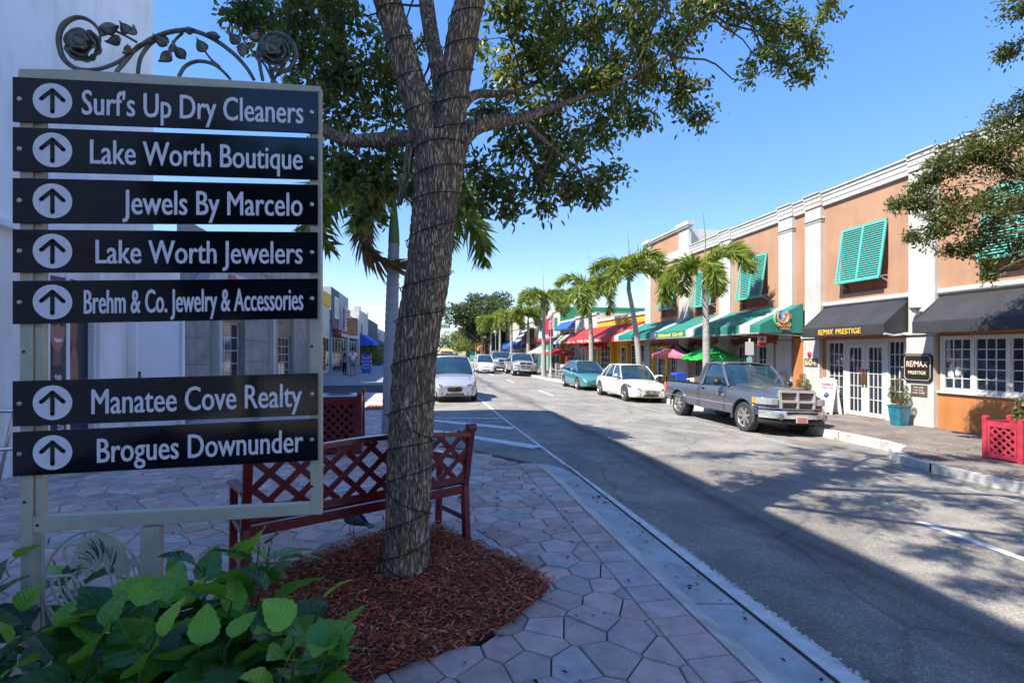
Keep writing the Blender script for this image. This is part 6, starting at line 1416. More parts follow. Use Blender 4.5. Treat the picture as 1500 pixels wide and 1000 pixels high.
mb = MB(); wall_x(mb, XL-.04, 3.6, 11.55, 0, 3.1, holes, -.1); mb.quad((XL-.04,11.55,0),(XL-9,11.55,0),(XL-9,11.55,3.42),(XL-.04,11.55,3.42)); mb.quad((XL-.04,10.42,3.42),(XL-.04,11.55,3.42),(XL-9,11.55,3.42),(XL-9,10.42,3.42)); mb.quad((XL-.04,10.42,3.1),(XL-.04,11.55,3.1),(XL-.04,11.55,3.42),(XL-.04,10.42,3.42))
mb.quad((XL-.04,-9,0),(XL-.04,3.6,0),(XL-.04,3.6,3.1),(XL-.04,-9,3.1)); make('lower_wall', mb, M['whitel'], TW)
mb = MB(); fbox(mb, XL, -.04, .10, -9, 10.5, 3.05, 3.14); make('string_course', mb, M['whitel'], TW, bevel=.01)
for y0, y1, o in ((8.66,8.80,.10),(8.82,8.88,.05),(9.66,9.72,.09),(9.74,9.79,.05),(8.12,8.19,-.01),(7.66,7.74,.03),(11.42,11.52,.07),(8.60,8.655,.06)): mb = MB(); fbox(mb, XL, -.04, o, y0, y1, 0, 3.04); make('wall_rib', mb, M['whitel'], TW, bevel=.006)
mb = MB(); fbox(mb, XL, -.04, .02, 9.80, 11.40, .12, 2.9); make('grey_door_panel', mb, mat('pale_blue_grey_panel', (.66,.69,.76), .6, .04, 2), TW, bevel=.006)
q = MB(); q.ball((XL+.04,9.90,1.02), .03, 8); q.box(XL+.02,XL+.035,9.87,9.93,.8,1.2); make('door_handle', q, M['black'], TW)
# picture window: two big fashion photographs behind glass (kept generic)
pic = thing('window_poster', 'poster of a smiling woman in sunglasses and dark floral top', 'poster', (XL,7,1)); X3 = XL-.025
def flat(name, pts, m, parent, x): q = MB(); q.add([(x,y,z) for y, z in pts], [tuple(range(len(pts)))]); return make(name, q, m, parent, fixn=False)
ov = lambda cy, cz, ry, rz_, n=20, a0=0, a1=2*PI: [(cy+ry*math.cos(a0+(a1-a0)*i/n), cz+rz_*math.sin(a0+(a1-a0)*i/n)) for i in range(n)]
mk = lambda n_, c: mat('print_'+n_, c, .5, .08, 6)
flat('poster_sheet', [(7.74,.2),(8.12,.2),(8.12,2.6),(7.74,2.6)], mk('dusk', (.05,.05,.08)), pic, X3)
flat('hair_shape', ov(7.93,1.90,.19,.44), mk('hair', (.035,.02,.02)), pic, X3+.002); flat('neck_shape', [(7.86,1.2),(8.03,1.2),(8.01,1.72),(7.88,1.72)], mk('skin_shade', (.22,.09,.06)), pic, X3+.004)
flat('face_shape', ov(7.95,1.86,.145,.30), mk('face', (.38,.17,.12)), pic, X3+.006); flat('smile_shape', ov(7.96,1.74,.085,.065,12,PI,2*PI), mk('smile', (.75,.72,.72)), pic, X3+.008)
for y in (7.885,8.03): flat('sunglass_lens', ov(y,1.98,.066,.075), mk('lens', (.02,.015,.02)), pic, X3+.010)
flat('dark_top', [(7.75,.2),(8.11,.2),(8.10,1.22),(8.03,1.36),(7.86,1.36),(7.77,1.22)], mk('top', (.02,.02,.035)), pic, X3+.008)
random.seed(3)
for i in range(26): flat('printed_flower', ov(random.uniform(7.79,8.07), random.uniform(.4,1.26), .035, .035, 6), mk('flower', (.55,.53,.6)), pic, X3+.010+.0001*i)
flat('poster_sheet', [(8.19,.2),(8.60,.2),(8.60,2.6),(8.19,2.6)], mk('dark_blue', (.02,.025,.05)), pic, X3); flat('blurred_arm', ov(8.29,1.2,.09,.45), mk('arm', (.35,.12,.10)), pic, X3+.003); flat('blurred_hair', ov(8.28,1.95,.085,.36), mk('auburn', (.25,.09,.05)), pic, X3+.004)
hr = thing('stair_handrail', 'pair of grey metal handrails at the far left by the white wall', 'handrail', (-4.2,3.9,0)); 
for z in (1.02,.62): q = MB(); q.tube([(-4.55,4.2,z+.2),(-4.35,5.4,z+.0),(-4.3,6.3,z-.12),(-4.3,6.42,z-.2),(-4.3,6.42,z-.3)], .022, 8); make('rail', q, M['bolt'], hr, smooth=True)
for y in (4.6,6.2): q = MB(); q.tube([(-4.5+.0,y,0),(-4.5+.12*(y-4.4),y,1.1)], .018, 8); make('upright', q, M['bolt'], hr, smooth=True)
# stone-faced shop
GS = thing('grey_stone_shop', 'low grey stone-tiled shop with display windows seen between the sign panels', 'building', (-5.1,18,0)); X4 = -5.1
M['stone'] = mat('grey_stone_tile', (.26,.25,.24), .85, .28, 2.5, .4, 40, detail=10)
wh = [(13.6,15.6,.45,2.35),(19.1,21.1,.5,2.1)]
mb = MB(); wall_x(mb, X4-.03, 11.62, 24.4, 0, 4.45, [(a,b,c,3.1) for a,b,c,d in wh], -.25); mb.quad((X4,24.4,0),(X4-8,24.4,0),(X4-8,24.4,4.45),(X4,24.4,4.45)); mb.quad((X4,11.62,4.05),(X4,24.4,4.05),(X4-8,24.4,4.05),(X4-8,11.62,4.05)); mb.quad((X4-8,11.6,0),(X4-8,24.4,0),(X4-8,24.4,4.1),(X4-8,11.6,4.1)); mb.quad((X4-.03,11.62,0),(X4-8,11.62,0),(X4-8,11.62,4.1),(X4-.03,11.62,4.1)); make('wall_core', mb, M['stone'], GS)
for i in range(16):
    for j in range(5):
        y0 = 11.65+i*.795; z0 = .02+j*.62; y1 = y0+.785; z1 = z0+.61
        if any(y1 > a+.05 and y0 < b-.05 and z1 > c for a, b, c, d in wh): continue
        o_ = rng.uniform(-.003,.004); q = MB(); q.box(X4-.04, X4+o_, y0, y1, z0, z1); make('stone_tile', q, M['stone'], GS)
for y0 in (13.35,17.9,23.6): q = MB(); q.box(X4-.05, X4+.16, y0, y0+.22, 0, 3.3); make('pier', q, M['white'], GS, bevel=.01)
for a, b, c, d in wh:
    sash('window', GS, X4-.18, a, b, c, d, 4, 5, .04, single=False); q = MB(); q.box(X4-.26, X4-.1, a, b, d, 3.1); make('stained_lintel', q, mat('stained_stone', (.2,.17,.12), .9, .4, 3), GS)
q = MB(); q.box(X4-8, X4-.02, 17.6, 24.4, 4.1, 5.35); make('added_shade_block', q, M['stone'], GS)  # unseen block added on the roof to lengthen the shade on the pavement
q = MB(); q.hexa([(X4-.05,12.4,3.15),(X4+.25,12.4,3.15),(X4+.25,18.2,3.15),(X4-.05,18.2,3.15),(X4-.05,13.0,3.62),(X4+.2,13.0,3.62),(X4+.2,18.2,3.62),(X4-.05,18.2,3.62)]); sg_ = make('shop_sign_board', q, M['white'], GS)
text('CLEANERS', (X4+.26,14.7,3.2), (0,1,0), (0,0,1), 3.0, .32, M['navy'], sg_); q = MB(); q.add([(X4+.262,14.0+.36*math.cos(a_)*(1 if i%2 else .6),3.38+.22*math.sin(a_)*(1 if i%2 else .6)) for i, a_ in enumerate(np.linspace(0,2*PI,15)[:-1])], [tuple(range(14))]); make('red_emblem', q, M['red'], sg_, fixn=False)
q = MB(); q.box(X4-.1, X4+.35, 18.4, 24.4, 3.2, 3.9); make('yellow_canopy', q, M['yellow'], GS, bevel=.03)
rb = thing('red_shop_banner', 'narrow red vertical banner sign glimpsed at the far end of the stone shop', 'banner', (-4.9,24.2,.6)); q = MB(); q.box(-4.95,-4.45,24.15,24.19,.7,2.2); make('cloth', q, M['red'], rb); strokes((-4.50,24.14,.9), (0,0,1), (-1,0,0), 1.0, .3, M['trim'], rb, 9, 1)
YS = thing('yellow_trimmed_shop', 'shop with a yellow parapet set back between the stone shop and the barber', 'building', (-7,32,0)); q = MB(); q.box(-15,-7.0,24.6,39.6,0,5.9); make('wall', q, M['white'], YS); q = MB(); q.box(-6.995,-6.9,24.6,39.6,4.9,5.85); make('yellow_band', q, M['yellow'], YS)
for i in range(6): sash('window', YS, -6.93, 25.2+i*2.4, 27.0+i*2.4, .4, 2.6, 2, 2, .08, m=M['trim'], single=True)
# barber shop and the row beyond
X5 = -6.95
BK = thing('barber_shop_building', 'grey two tone barber shop with striped awning and barber pole on the left', 'building', (X5,43,0))
yb_, ye = 40.0, 49.0
mb = MB(); mb.box(X5-10, X5, yb_, ye, 3.05, 6.55); mb.box(X5-10, X5-.0, yb_, yb_+.6, 0, 3.05); mb.box(X5-10, X5, ye-.5, ye, 0, 3.05); mb.box(X5-10,X5-1.2,yb_+.6,ye-.5,0,3.05); make('wall', mb, M['grey'], BK)
q = MB(); q.box(X5, X5+.06, yb_+.02, 43.4, 3.3, 6.5); make('slate_wall_panel', q, M['slate'], BK); q = MB(); q.box(X5+.06, X5+.12, 41.0, 42.8, 4.2, 5.9); fr_ = make('framed_poster', q, M['trim'], BK); q = MB(); q.box(X5+.12, X5+.13, 41.2, 42.6, 4.35, 5.75); make('poster_print', q, mat('poster_print', (.4,.42,.3), .6, .4, 3), fr_)
for i in range(11):
    q = MB(); y0 = 40.0+i*.42; q.hexa([(X5+.02,y0,3.35),(X5+.75,y0,2.95),(X5+.75,y0+.42,2.95),(X5+.02,y0+.42,3.35),(X5+.02,y0,3.38),(X5+.76,y0,2.72),(X5+.76,y0+.42,2.72),(X5+.02,y0+.42,3.38)]); make('awning_stripe', q, M['red'] if i%2 == 0 else M['trim'], BK)
for y0 in np.arange(40.8, 48.4, 1.5): sash('window', BK, X5-.1, y0, y0+1.3, .4, 2.7, 1, 1, .06, single=True)
# gable side facing the camera: shop name and price board
text("Kaz's", (X5-1.05,yb_-.055,3.75), *WF, 1.05, .45, M['red'], BK, skew=.2); strokes((X5-.95,yb_-.055,3.3), *WF, .8, .3, mat('teal_text', (.1,.4,.45), .6), BK, 3, 2)
q = MB(); q.box(X5-1.1, X5-.15, yb_-.05, yb_, 3.1, 4.4); make('name_board', q, M['trim'], BK); q = MB(); q.box(X5-1.0, X5-.2, yb_-.05, yb_, 1.4, 2.2); q2 = make('photo_board', q, M['slate'], BK); q = MB(); q.box(X5-1.0, X5-.2, yb_-.05, yb_, .95, 1.36); make('price_board', q, M['trim'], BK)
bpole = thing('barber_pole', 'red and white barber pole with white globe on the grey barber shop', 'barber pole', (X5+.3,44.6,3.1)); q = MB(); q.lathe([(.15,3.3),(.15,5.0)], (X5+.35,44.6,0), 14); o_ = make('striped_tube', q, M['trim'], bpole, smooth=True)
for i in range(6): q = MB(); q.tube([(X5+.35+.155*math.cos(a_),44.6+.155*math.sin(a_),3.35+i*.27+.08*a_) for a_ in np.linspace(0,2*PI,14)], .05, 4); make('red_stripe', q, M['red'], o_)
q = MB(); q.ball((X5+.35,44.6,5.2), .22, 10); make('globe', q, M['trim'], bpole, smooth=True)
bs = thing('projecting_shop_sign', 'brown projecting shop sign beside the barber pole', 'sign', (X5,47,3.5)); q = MB(); q.box(X5+.05,X5+1.1,46.9,47,3.0,4.6); make('board', q, mat('brown_board', (.4,.2,.1), .6, .4, 3), bs); q = MB(); q.box(X5+.1,X5+1.0,46.88,46.9,3.1,3.9); make('orange_print', q, mat('orange_print', (.6,.25,.08), .6, .3, 4), bs)
def lshop(y0, y1, h, m, label, aw_=None, par=0., sign=None):
    t = thing('white_shop_building', label, 'building', (X5,y0,0)); mb = MB(); mb.box(X5-9, X5, y0, y1, 2.9, h); mb.box(X5-9, X5, y0, y0+.5, 0, 2.9); mb.box(X5-9, X5-1, y0+.5, y1, 0, 2.9); mb.box(X5-.3,X5,y1-.5,y1,0,2.9)
    make('wall', mb, m, t)
    if par: q = MB(); q.box(X5-.6,X5+.05,y0,y0+.9,h,h+par); q.box(X5-.6,X5+.05,y1-.9,y1,h,h+par); make('parapet_post', q, m, t)
    n = max(1, int((y1-y0-1)/2))
    for i in range(n): sash('window', t, X5-.1, y0+.7+i*2, y0+2.5+i*2, .4, 2.6, 2, 1, .07, single=True)
    if aw_: awning(y0+.5, y1-.5, X5+.02, X5+1.5, 3.6, 2.6, .35, aw_, t)
    q = MB(); q.box(X5-.01,X5+.02,y0+1.4,y0+2.6,3.6,4.6); make('small_vent', q, M['slate'], t)
    return t
lshop(49.1, 57, 5.0, M['white'], 'low white shop with black hanging signs just past the barber shop', par=.5)
lshop(57.1, 66, 6.2, M['white'], 'white stepped-parapet shop with the bright blue awning on the left', M['blueaw'], .4)
lshop(66.1, 80, 5.8, M['slate'], 'dark slate shop with charcoal canopy beyond the blue awning', M['blackaw'])
lshop(80.5, 110, 5.2, M['white'], 'far pale building at the end of the left row')
# ---------------------------------------------------------------- right-hand shops beyond the peach building
def rshop(y0, y1, h, m, label, zsh=2.4, wn=None, hx=0.):
    t = thing('small_shop_building', label, 'building', (W,y0,GR)); mb = MB(); X = W+hx
    mb.box(X, X+9, y0, y1, zsh, h); mb.box(X+.35, X+9, y0, y1, GR, zsh); make('wall', mb, m, t)
    n = max(1, int((y1-y0)/2.2)); st = (y1-y0)/n
    for i in range(n+1): q = MB(); q.box(X-.02, X+.35, y0+i*st-(.12 if i else 0), y0+i*st+(.12 if i < n else 0), GR, zsh); make('pier', q, m, t)
    for i in range(n):
        if i%3 == 1: sash('door', t, X+.2, y0+i*st+.3, y0+i*st+1.3, GR, 1.9, 2, 4, .1, single=True)
        else: sash('window', t, X+.2, y0+i*st+.25, y0+(i+1)*st-.25, .35, 2.0, 3, 4, .07, single=True)
    q = MB(); q.box(X-.08, X+.2, y0, y1, h-.12, h+.05); make('coping', q, M['trim'], t); return t
ys_ = rshop(25.8, 33.6, 3.75, M['yellow'], 'yellow shop behind the red cheese steak awning', 2.3)
ra = thing('red_restaurant_awning', 'long red canvas awning lettered Philly Cheese Steak', 'awning', (11,30,2))
awning(25.9, 37.2, W-.02, 10.65, 3.25, 2.42, .30, M['redaw'], ra, 'canvas_panel', sag=.02)
text('Philly Cheese Steak', (10.64,33.6,2.19), *WX, 4.9, .20, M['trim'], ra, bold=.03, ext=.006); strokes((10.64,36.9,2.19), *WX, 2.7, .18, M['trim'], ra, 5, 4)
awning(31.5, 35.2, W-.05, 11.2, 2.25, 1.98, .12, M['redaw'], ra, 'lower_valance')
rshop(33.7, 38.6, 4.3, M['white'], 'white shop with upper signboards behind the red awning')
bt = rshop(38.7, 43.2, 4.2, M['yellow'], 'shop with blue and yellow awnings next to the red awning')
for i in range(5): awning(38.8+i*.88, 39.6+i*.88, W, 11.2, 3.2, 2.4, .2, M['blueaw'] if i%2 == 0 else mat('gold_canvas', (.65,.48,.03), .7), bt); 
awning(38.8, 43.1, W, 11.5, 4.1, 3.5, .1, M['blueaw'], bt)
wg = rshop(43.3, 53, 5.35, M['white'], 'white and green building with red and pink wall panels', 2.9)
q = MB(); q.box(W, W+9, 43.25, 43.3, GR, 5.6); q.box(W-.06,W+9,43.22,43.6,5.4,5.6); make('green_side_wall', q, M['signgreen'], wg)
for y0, y1, z0, z1, m_ in ((44.2,45.2,3.6,4.7,M['signgreen']),(45.6,47.3,3.0,4.9,M['pink']),(47.5,49.5,3.3,4.8,M['red']),(50,51,3.6,4.6,M['signgreen']),(46.4,47.2,4.5,5.1,M['navy']),(45.7,47.2,2.9,3.7,mat('light_blue_panel', (.35,.5,.62), .6)),(49.7,51.5,2.95,3.6,mat('pale_panel2', (.5,.55,.6), .6))): q = MB(); q.box(W-.05, W-.003*z0, y0, y1, z0, z1); make('wall_panel', q, m_, wg)
q = MB(); q.box(W-.3, W, 43.4, 52.9, 2.6, 2.85); make('red_fascia', q, M['red'], wg)
for i in range(6): q = MB(); q.box(W-.1, W-.02, 44+i*1.4, 44.5+i*1.4, GR, 2.4); make('green_shutter', q, M['signgreen'], wg)
cols = [(53.1,61,4.2,'wood','timber-fronted bar with a striped sail canopy'),(61.1,68,4.6,'white','pale shop with a bright blue awning in the distance'),(68.1,78,5.6,'cream','cream two storey building behind the round-topped palms'),(78.1,88,4.8,'yellow','distant yellow shop by the big dark tree'),(88.1,100,4.6,'orange','distant orange shopfront with an orange canopy'),(100.1,116,5.2,'white','distant white block beyond the orange shop'),(116.2,140,4.6,'teal','last teal-fronted building visible down the street')]
M['cream'] = mat('cream_stucco', (.6,.52,.34), .85, .08, 1, .2, 60)
for (a, b, h, m_, lb) in cols:
    t_ = rshop(a, b, h, M[m_], lb)
    if m_ == 'wood':
        for i in range(9): q = MB(); q.hexa([(10.2+i*.2,53.5,2.4+i*.28),(10.4+i*.2,53.5,2.68+i*.28),(10.9+i*.2,60,2.68+i*.28),(10.7+i*.2,60,2.4+i*.28)]+[(10.2+i*.2,53.5,2.43+i*.28),(10.4+i*.2,53.5,2.71+i*.28),(10.9+i*.2,60,2.71+i*.28),(10.7+i*.2,60,2.43+i*.28)]); make('canopy_stripe', q, M['whaw'] if i%2 else M['blackaw'], t_)
    elif h == 4.6 and m_ == 'white': awning(a+.5, b-.5, W, 10.7, 3.0, 2.3, .4, M['blueaw'], t_)
    elif m_ == 'yellow': awning(a+.5, b-3, W, 10.6, 3.2, 2.3, .4, M['blackaw'], t_)
    elif m_ == 'orange': awning(a+.5, b-2, W, 10.4, 3.4, 2.4, .6, mat('orange_canvas', (.7,.18,.02), .7), t_)
    else: awning(a+.5, b-3, W, 11, 3.2, 2.5, .3, M['tealaw'] if m_ == 'cream' else M['maroon'], t_)
# ---------------------------------------------------------------- palms
def frond_mesh(L, seed, arch=1.0, fluff=.45, dry=False):
    random.seed(seed); mb = MB(); n = 40; P = []
    for i in range(n+1):
        t = i/n; a = .95*(1-arch*.25)-2.35*arch*t**1.15; P.append(a)
    pts = [Vector((0,0,0))]
    for i in range(n): pts.append(pts[-1]+Vector((math.cos(P[i]),0,math.sin(P[i])))*(L/n))
    mb.tube([p for p in pts[::3]], [.024*(1-.8*i/(len(pts[::3]))) for i in range(len(pts[::3]))], 5, 1)
    for i in range(3, n):
        t = i/n; d = (pts[min(i+1,n)]-pts[i-1]).normalized(); nrm = Vector((-d.z,0,d.x)); ll = L*.30*(math.sin(PI*(t*.86+.10))**.6)
        for k in range(7):
            g_ = random.uniform(-PI*.62, PI*.62)+0; s = random.choice((-1,1)); g2 = random.uniform(.05,.98)*PI*s
            out = (Vector((0,1,0))*math.sin(g2)+nrm*math.cos(g2)*fluff); v = (out*random.uniform(.8,1.0)+d*random.uniform(.35,.75)).normalized(); l_ = ll*random.uniform(.7,1.1)
            a = pts[i]+d*random.uniform(-.02,.02); sag = Vector((0,0,-.13*l_)); w = v.cross(Vector((random.uniform(-1,1),random.uniform(-1,1),random.uniform(-1,1)))).normalized()*(.0135*L)
            m_ = a+v*l_*.5+Vector((0,0,-.02*l_)); e = a+v*l_+sag
            mb.add([a-w*.4, a+w*.4, m_+w, m_-w], [(0,1,2,3)]); mb.add([m_-w, m_+w, e], [(0,1,2)])
    me = bpy.data.meshes.new('frond'); me.from_pydata(mb.v, [], mb.f); me.materials.append(M['frond_dry'] if dry else M['leaf_palm']); me.materials.append(M['palmshaft']); me.polygons.foreach_set('material_index', mb.m)
    a = me.attributes.new('tint','FLOAT_COLOR','FACE'); nf = len(mb.f); b = np.exp(rng.normal(0,.25,nf)); a.data.foreach_set('color', np.stack([b*rng.uniform(.8,1.3,nf), b, b*rng.uniform(.6,1.2,nf), np.ones(nf)],1).astype(np.float32).ravel()); me.update(); return me
FR = [frond_mesh(1, 1, 1.0), frond_mesh(1, 2, 1.15), frond_mesh(1, 3, .85), frond_mesh(1, 4, 1.1)]
FRD = frond_mesh(1, 9, 1.5, .3, True)
def palm(x, y, h, label, L=2.1, n=8, seed=0, lean=(0,0), r=.13, group='palms along the right pavement', base=GR, spear=True, dry=0, els=None, azs=None, tmat=None):
    random.seed(seed); t = thing('palm_tree', label, 'palm tree', (x,y,base), group, local=True); mb = MB(); P = []; R_ = []
    for i in range(41):
        f = i/40; P.append((lean[0]*f*f, lean[1]*f*f, f*h)); R_.append(r*(1.35-.75*min(1,f*6)**.5*.35-.45*f)*(1+.035*math.sin(i*PI)))
    rows_n = 90; P = [(lean[0]*(i/rows_n)**2, lean[1]*(i/rows_n)**2, i/rows_n*h) for i in range(rows_n+1)]; R_ = [r*(1.18-.42*(i/rows_n)+.25*math.exp(-i/4))*(1+(.05 if i%3 == 0 else 0)) for i in range(rows_n+1)]
    mb.tube(P, R_, 14); make('trunk', mb, tmat or M['palmtrunk'], t, smooth=True)
    top = Vector((lean[0], lean[1], h)); mb = MB(); mb.tube([top, top+Vector((0,0,.25)), top+Vector((0,0,.6)), top+Vector((0,0,.95))], [r*.80,r*.72,r*.45,r*.22], 12); make('crownshaft', mb, M['palmshaft'], t, smooth=True); top = top+Vector((0,0,.82))
    for k in range(n):
        az_ = (azs[k] if azs else 2*PI*k/n+random.uniform(-.3,.3)); e_ = els[k] if els else random.choice((.35,.2,.1,-.2,-.4,.5)); 
        d_ = k < dry
        o = link('frond', FRD if d_ else random.choice(FR), t); s = L*random.uniform(.85,1.1); o.matrix_parent_inverse = Matrix(); o.matrix_basis = Matrix.Translation(top) @ Matrix.Rotation(az_, 4, 'Z') @ Matrix.Rotation(-(e_-(.6 if d_ else 0)), 4, 'Y') @ Matrix.Rotation(random.uniform(-.25,.25), 4, 'X') @ Matrix.Scale(s, 4)
    if spear: mb = MB(); mb.tube([top, top+Vector((.03,.02,L*.45)), top+Vector((-.06,.02,L*.85))], [.03,.02,.006], 6); make('spear_leaf', mb, M['palmshaft'], t, smooth=True)
    return t
palm(9.72, 15.9, 4.0, 'palm tree with a grey ringed trunk rising right behind the grey pickup', 2.15, 9, 1, (0,.1), .125)
palm(9.7, 21.3, 4.6, 'tallest slender palm behind the white saloon with a long bare spear leaf', 2.3, 9, 2, (-.45,.2), .125)
palm(9.74, 28.0, 4.6, 'bushy palm in front of the red awning between the teal and white cars', 2.6, 10, 3, (-.1,.1), .14)
palm(8.95, 36.6, 5.0, 'palm standing beside the globe lamp post and red umbrellas', 2.7, 9, 4, (0,.1), .15)
for i, (x, y, h, L, lb) in enumerate([(9.1,43,4.0,2.5,'palm with a thick drooping head just left of the lamp post'),(9.2,52,4.6,2.6,'yellow-green palm above the silver pickup cab'),(9.2,60,4.9,2.7,'round-headed yellow-green palm, middle of the distant three'),(9.3,69,5.2,2.8,'round-headed palm nearest the big dark tree'),(9.6,92,3.4,2.8,'small far palm below the dark tree on the right'),(-1.0,90,3.5,2.8,'far palm on the left beneath the traffic signal'),(9.5,112,3.6,3,'faintest far palm near the vanishing point'),(-1.2,120,3.6,3,'farthest palm on the left of the street')]):
    palm(x, y, h, lb, L, 11, 20+i, (0,0), .15, group='distant palms down the street', spear=False)
# pale-trunked palm behind the oak
p_ = atw(572,460,8.8)
palm(p_.x, p_.y, 3.45, 'pale grey trunked palm with a hanging dry frond directly behind the oak', 2.15, 7, 33, (.06,0), .125, group=None, base=0, dry=1, azs=[PI*1.05,PI*.95,PI*1.2,.1,.6,-.5,2.0,-1.6,PI*.85,PI*1.35], els=[-.35,-.25,-.2,-.45,.0,.1,.2,-.3,-.5,-.5], spear=False, tmat=mat('pale_palm_trunk', (.36,.37,.42), .8, .12, 4, .2, 30, stretch=(1,1,3)))
# ---------------------------------------------------------------- broadleaf trees down the street
def tree(x, y, h, R, label, leaf, n, seed, m='leaf_far', group=None, z0=None, clear=.35, trunk=.2, squash=.8):
    random.seed(seed); t = thing('leafy_tree', label, 'tree', (x,y,z0 or GR), group); mb = MB(); b0 = Vector((x,y,z0 or GR)); pts = []
    fork = b0+Vector((random.uniform(-.2,.2)*R*.3,0,h*clear)); branchy(mb, b0, fork, trunk, trunk*.75, .05, 8, 8)
    cs = []
    for i in range(26):
        a = random.uniform(0,2*PI); rr = R*math.sqrt(random.random())*.82; zz = h*clear+ (h-h*clear)*random.uniform(.18,.9)
        k = 1-((zz-h*(clear+1)*.5)/(h*.5))**2; c = b0+Vector((math.cos(a)*rr*max(.4,k), math.sin(a)*rr*max(.4,k), zz)); cs.append((c, R*random.uniform(.22,.38)))
        branchy(mb, fork, c, trunk*.35, .02, .12, 7, 5)
    for c, r in cs:
        for _ in range(n//26):
            v = Vector([random.gauss(0,1) for _ in range(3)]).normalized()*r*random.uniform(.35,1.05)**.7; v.z *= squash; pts.append(c+v)
    make('trunk', mb, M['barkfar'], t, fixn=False); leaf_cloud('crown', np.array(pts), leaf, leaf*.33, M[m], t, droop=.2); return t
tree(8.6, 74, 10.0, 5.8, 'big dark-leaved tree standing where the right row of palms ends', .34, 22000, 5, trunk=.32, clear=.28)
tree(10.4, 84, 9.6, 5.0, 'second dark tree crown just behind the big one', .36, 9000, 6, trunk=.3)
for i, (x, y, h, R, lb) in enumerate([(9.3,105,6.2,4.5,'pale green street tree low under the dark crown on the right'),(-1.4,76,5.2,2.4,'small street tree on the left under the signal arm'),(-1.5,105,6,4,'mid green tree on the left of the far street'),(9,135,7,5,'far soft green tree on the right near the vanishing point'),(-2,140,7,5,'far soft green tree on the left near the vanishing point'),(4,230,9,12,'hazy green tree closing the end of the street')]):
    tree(x, y, h, R, lb, .36, 5200, 40+i, trunk=.18, clear=.3, m='leaf_far2' if i%2 == 0 else 'leaf_far')
# oak whose branches reach in from beyond the right edge
random.seed(77); ro = thing('roadside_oak_tree', 'oak branches with small olive leaves reaching in from the right edge over the black awning', 'tree', (10.6,3.4,GR)); mb = MB(); P0 = Vector((10.6,3.4,GR)); fk = Vector((10.4,3.8,2.6)); branchy(mb, P0, fk, .2,.16,.03,8,10); pts = []; dr = []
rc = [(1380,250,8.6,.6,800),(1440,230,8.4,.7,1000),(1490,250,8.2,.8,1200),(1350,290,8.8,.42,500),(1400,310,8.5,.62,1000),(1460,320,8.3,.75,1200),(1330,300,8.9,.2,160),(1312,300,9.0,.12,70),(1370,340,8.6,.36,420),(1420,360,8.5,.3,300),(1500,200,8.2,.8,900),(1470,180,8.3,.5,420),(1505,140,8.0,.4,260),(1330,345,8.8,.13,80),(1385,365,8.6,.2,160),(1452,405,8.3,.09,70),(1446,385,8.3,.09,60),(1400,215,8.6,.3,160),(1360,265,8.8,.2,120),(1500,350,8.1,.5,500),(1490,20,7.6,.32,260),(1480,75,7.8,.16,90),(1510,60,7.6,.4,350),(1500,0,7.4,.35,300),(1340,275,8.9,.1,40)]
rcl = [(atw(u, v, w), r, n) for u, v, w, r, n in rc]+[(Vector((random.uniform(8.3,12),random.uniform(.8,5.2),random.uniform(3.2,6.8))), random.uniform(.5,.8), 700) for _ in range(26)]
mains = []
for tg_ in ((9.8,5.6,3.6),(10.6,5.4,4.6),(9.4,4.6,5.0),(11,3.6,5.5),(9.2,2.6,4.6)): mains += branchy(mb, fk, Vector(tg_), .09, .03, .1, 9, 7)
for c, r, n in rcl:
    nr = min(mains, key=lambda p: (p-c).length); branchy(mb, nr, c, .018, .006, .12, 7, 5)
    for k in range(max(3, n//60)):
        v = Vector([random.gauss(0,1) for _ in range(3)]).normalized()*r*random.uniform(.4,1.1); v.z *= .7; Q = branchy(mb, c, c+v, .005, .002, .15, 4, 3)
        for _ in range(95): pts.append(Q[0].lerp(Q[-1], random.random()**.6)+Vector([random.gauss(0,.05+.05*r) for _ in range(3)])); dr.append(v.normalized()*.6)
make('branches', mb, M['barkfar'], ro, fixn=False); leaf_cloud('crown', np.array(pts), .066, .014, M['leaf_oak2'], ro, dirs=np.array(dr), hexleaf=True, kind='stuff')
# ---------------------------------------------------------------- street furniture
def lamp_post(x, y, label, h=4.3, base=GR):
    t = thing('globe_lamp_post', label, 'lamp post', (x,y,base), local=True); q = MB(); q.lathe([(.0,0),(.2,0),(.2,.12),(.13,.18),(.12,.5),(.08,.6),(.06,1.2),(.05,h-.3),(.09,h-.25),(.09,h-.15),(.05,h-.1),(.1,h),(0,h)], (0,0,0), 14); make('pole', q, M['polewhite'], t, smooth=True)
    q = MB(); q.lathe([(.09,h),(.2,h+.14),(.22,h+.32),(.16,h+.5),(.07,h+.58),(0,h+.62)], (0,0,0), 16); make('globe', q, M['bulb'], t, smooth=True)
    q = MB(); q.tube([(0,0,h+.6),(0,0,h+.78)], [.05,.01], 8); make('finial', q, M['signgreen'], t); return t
lamp_post(8.9, 34.3, 'grey post with a cream globe lamp beside the palm at the cafe', 4.15)
lamp_post(9.1, 63, 'second globe lamp post farther down the right pavement', 4.1)
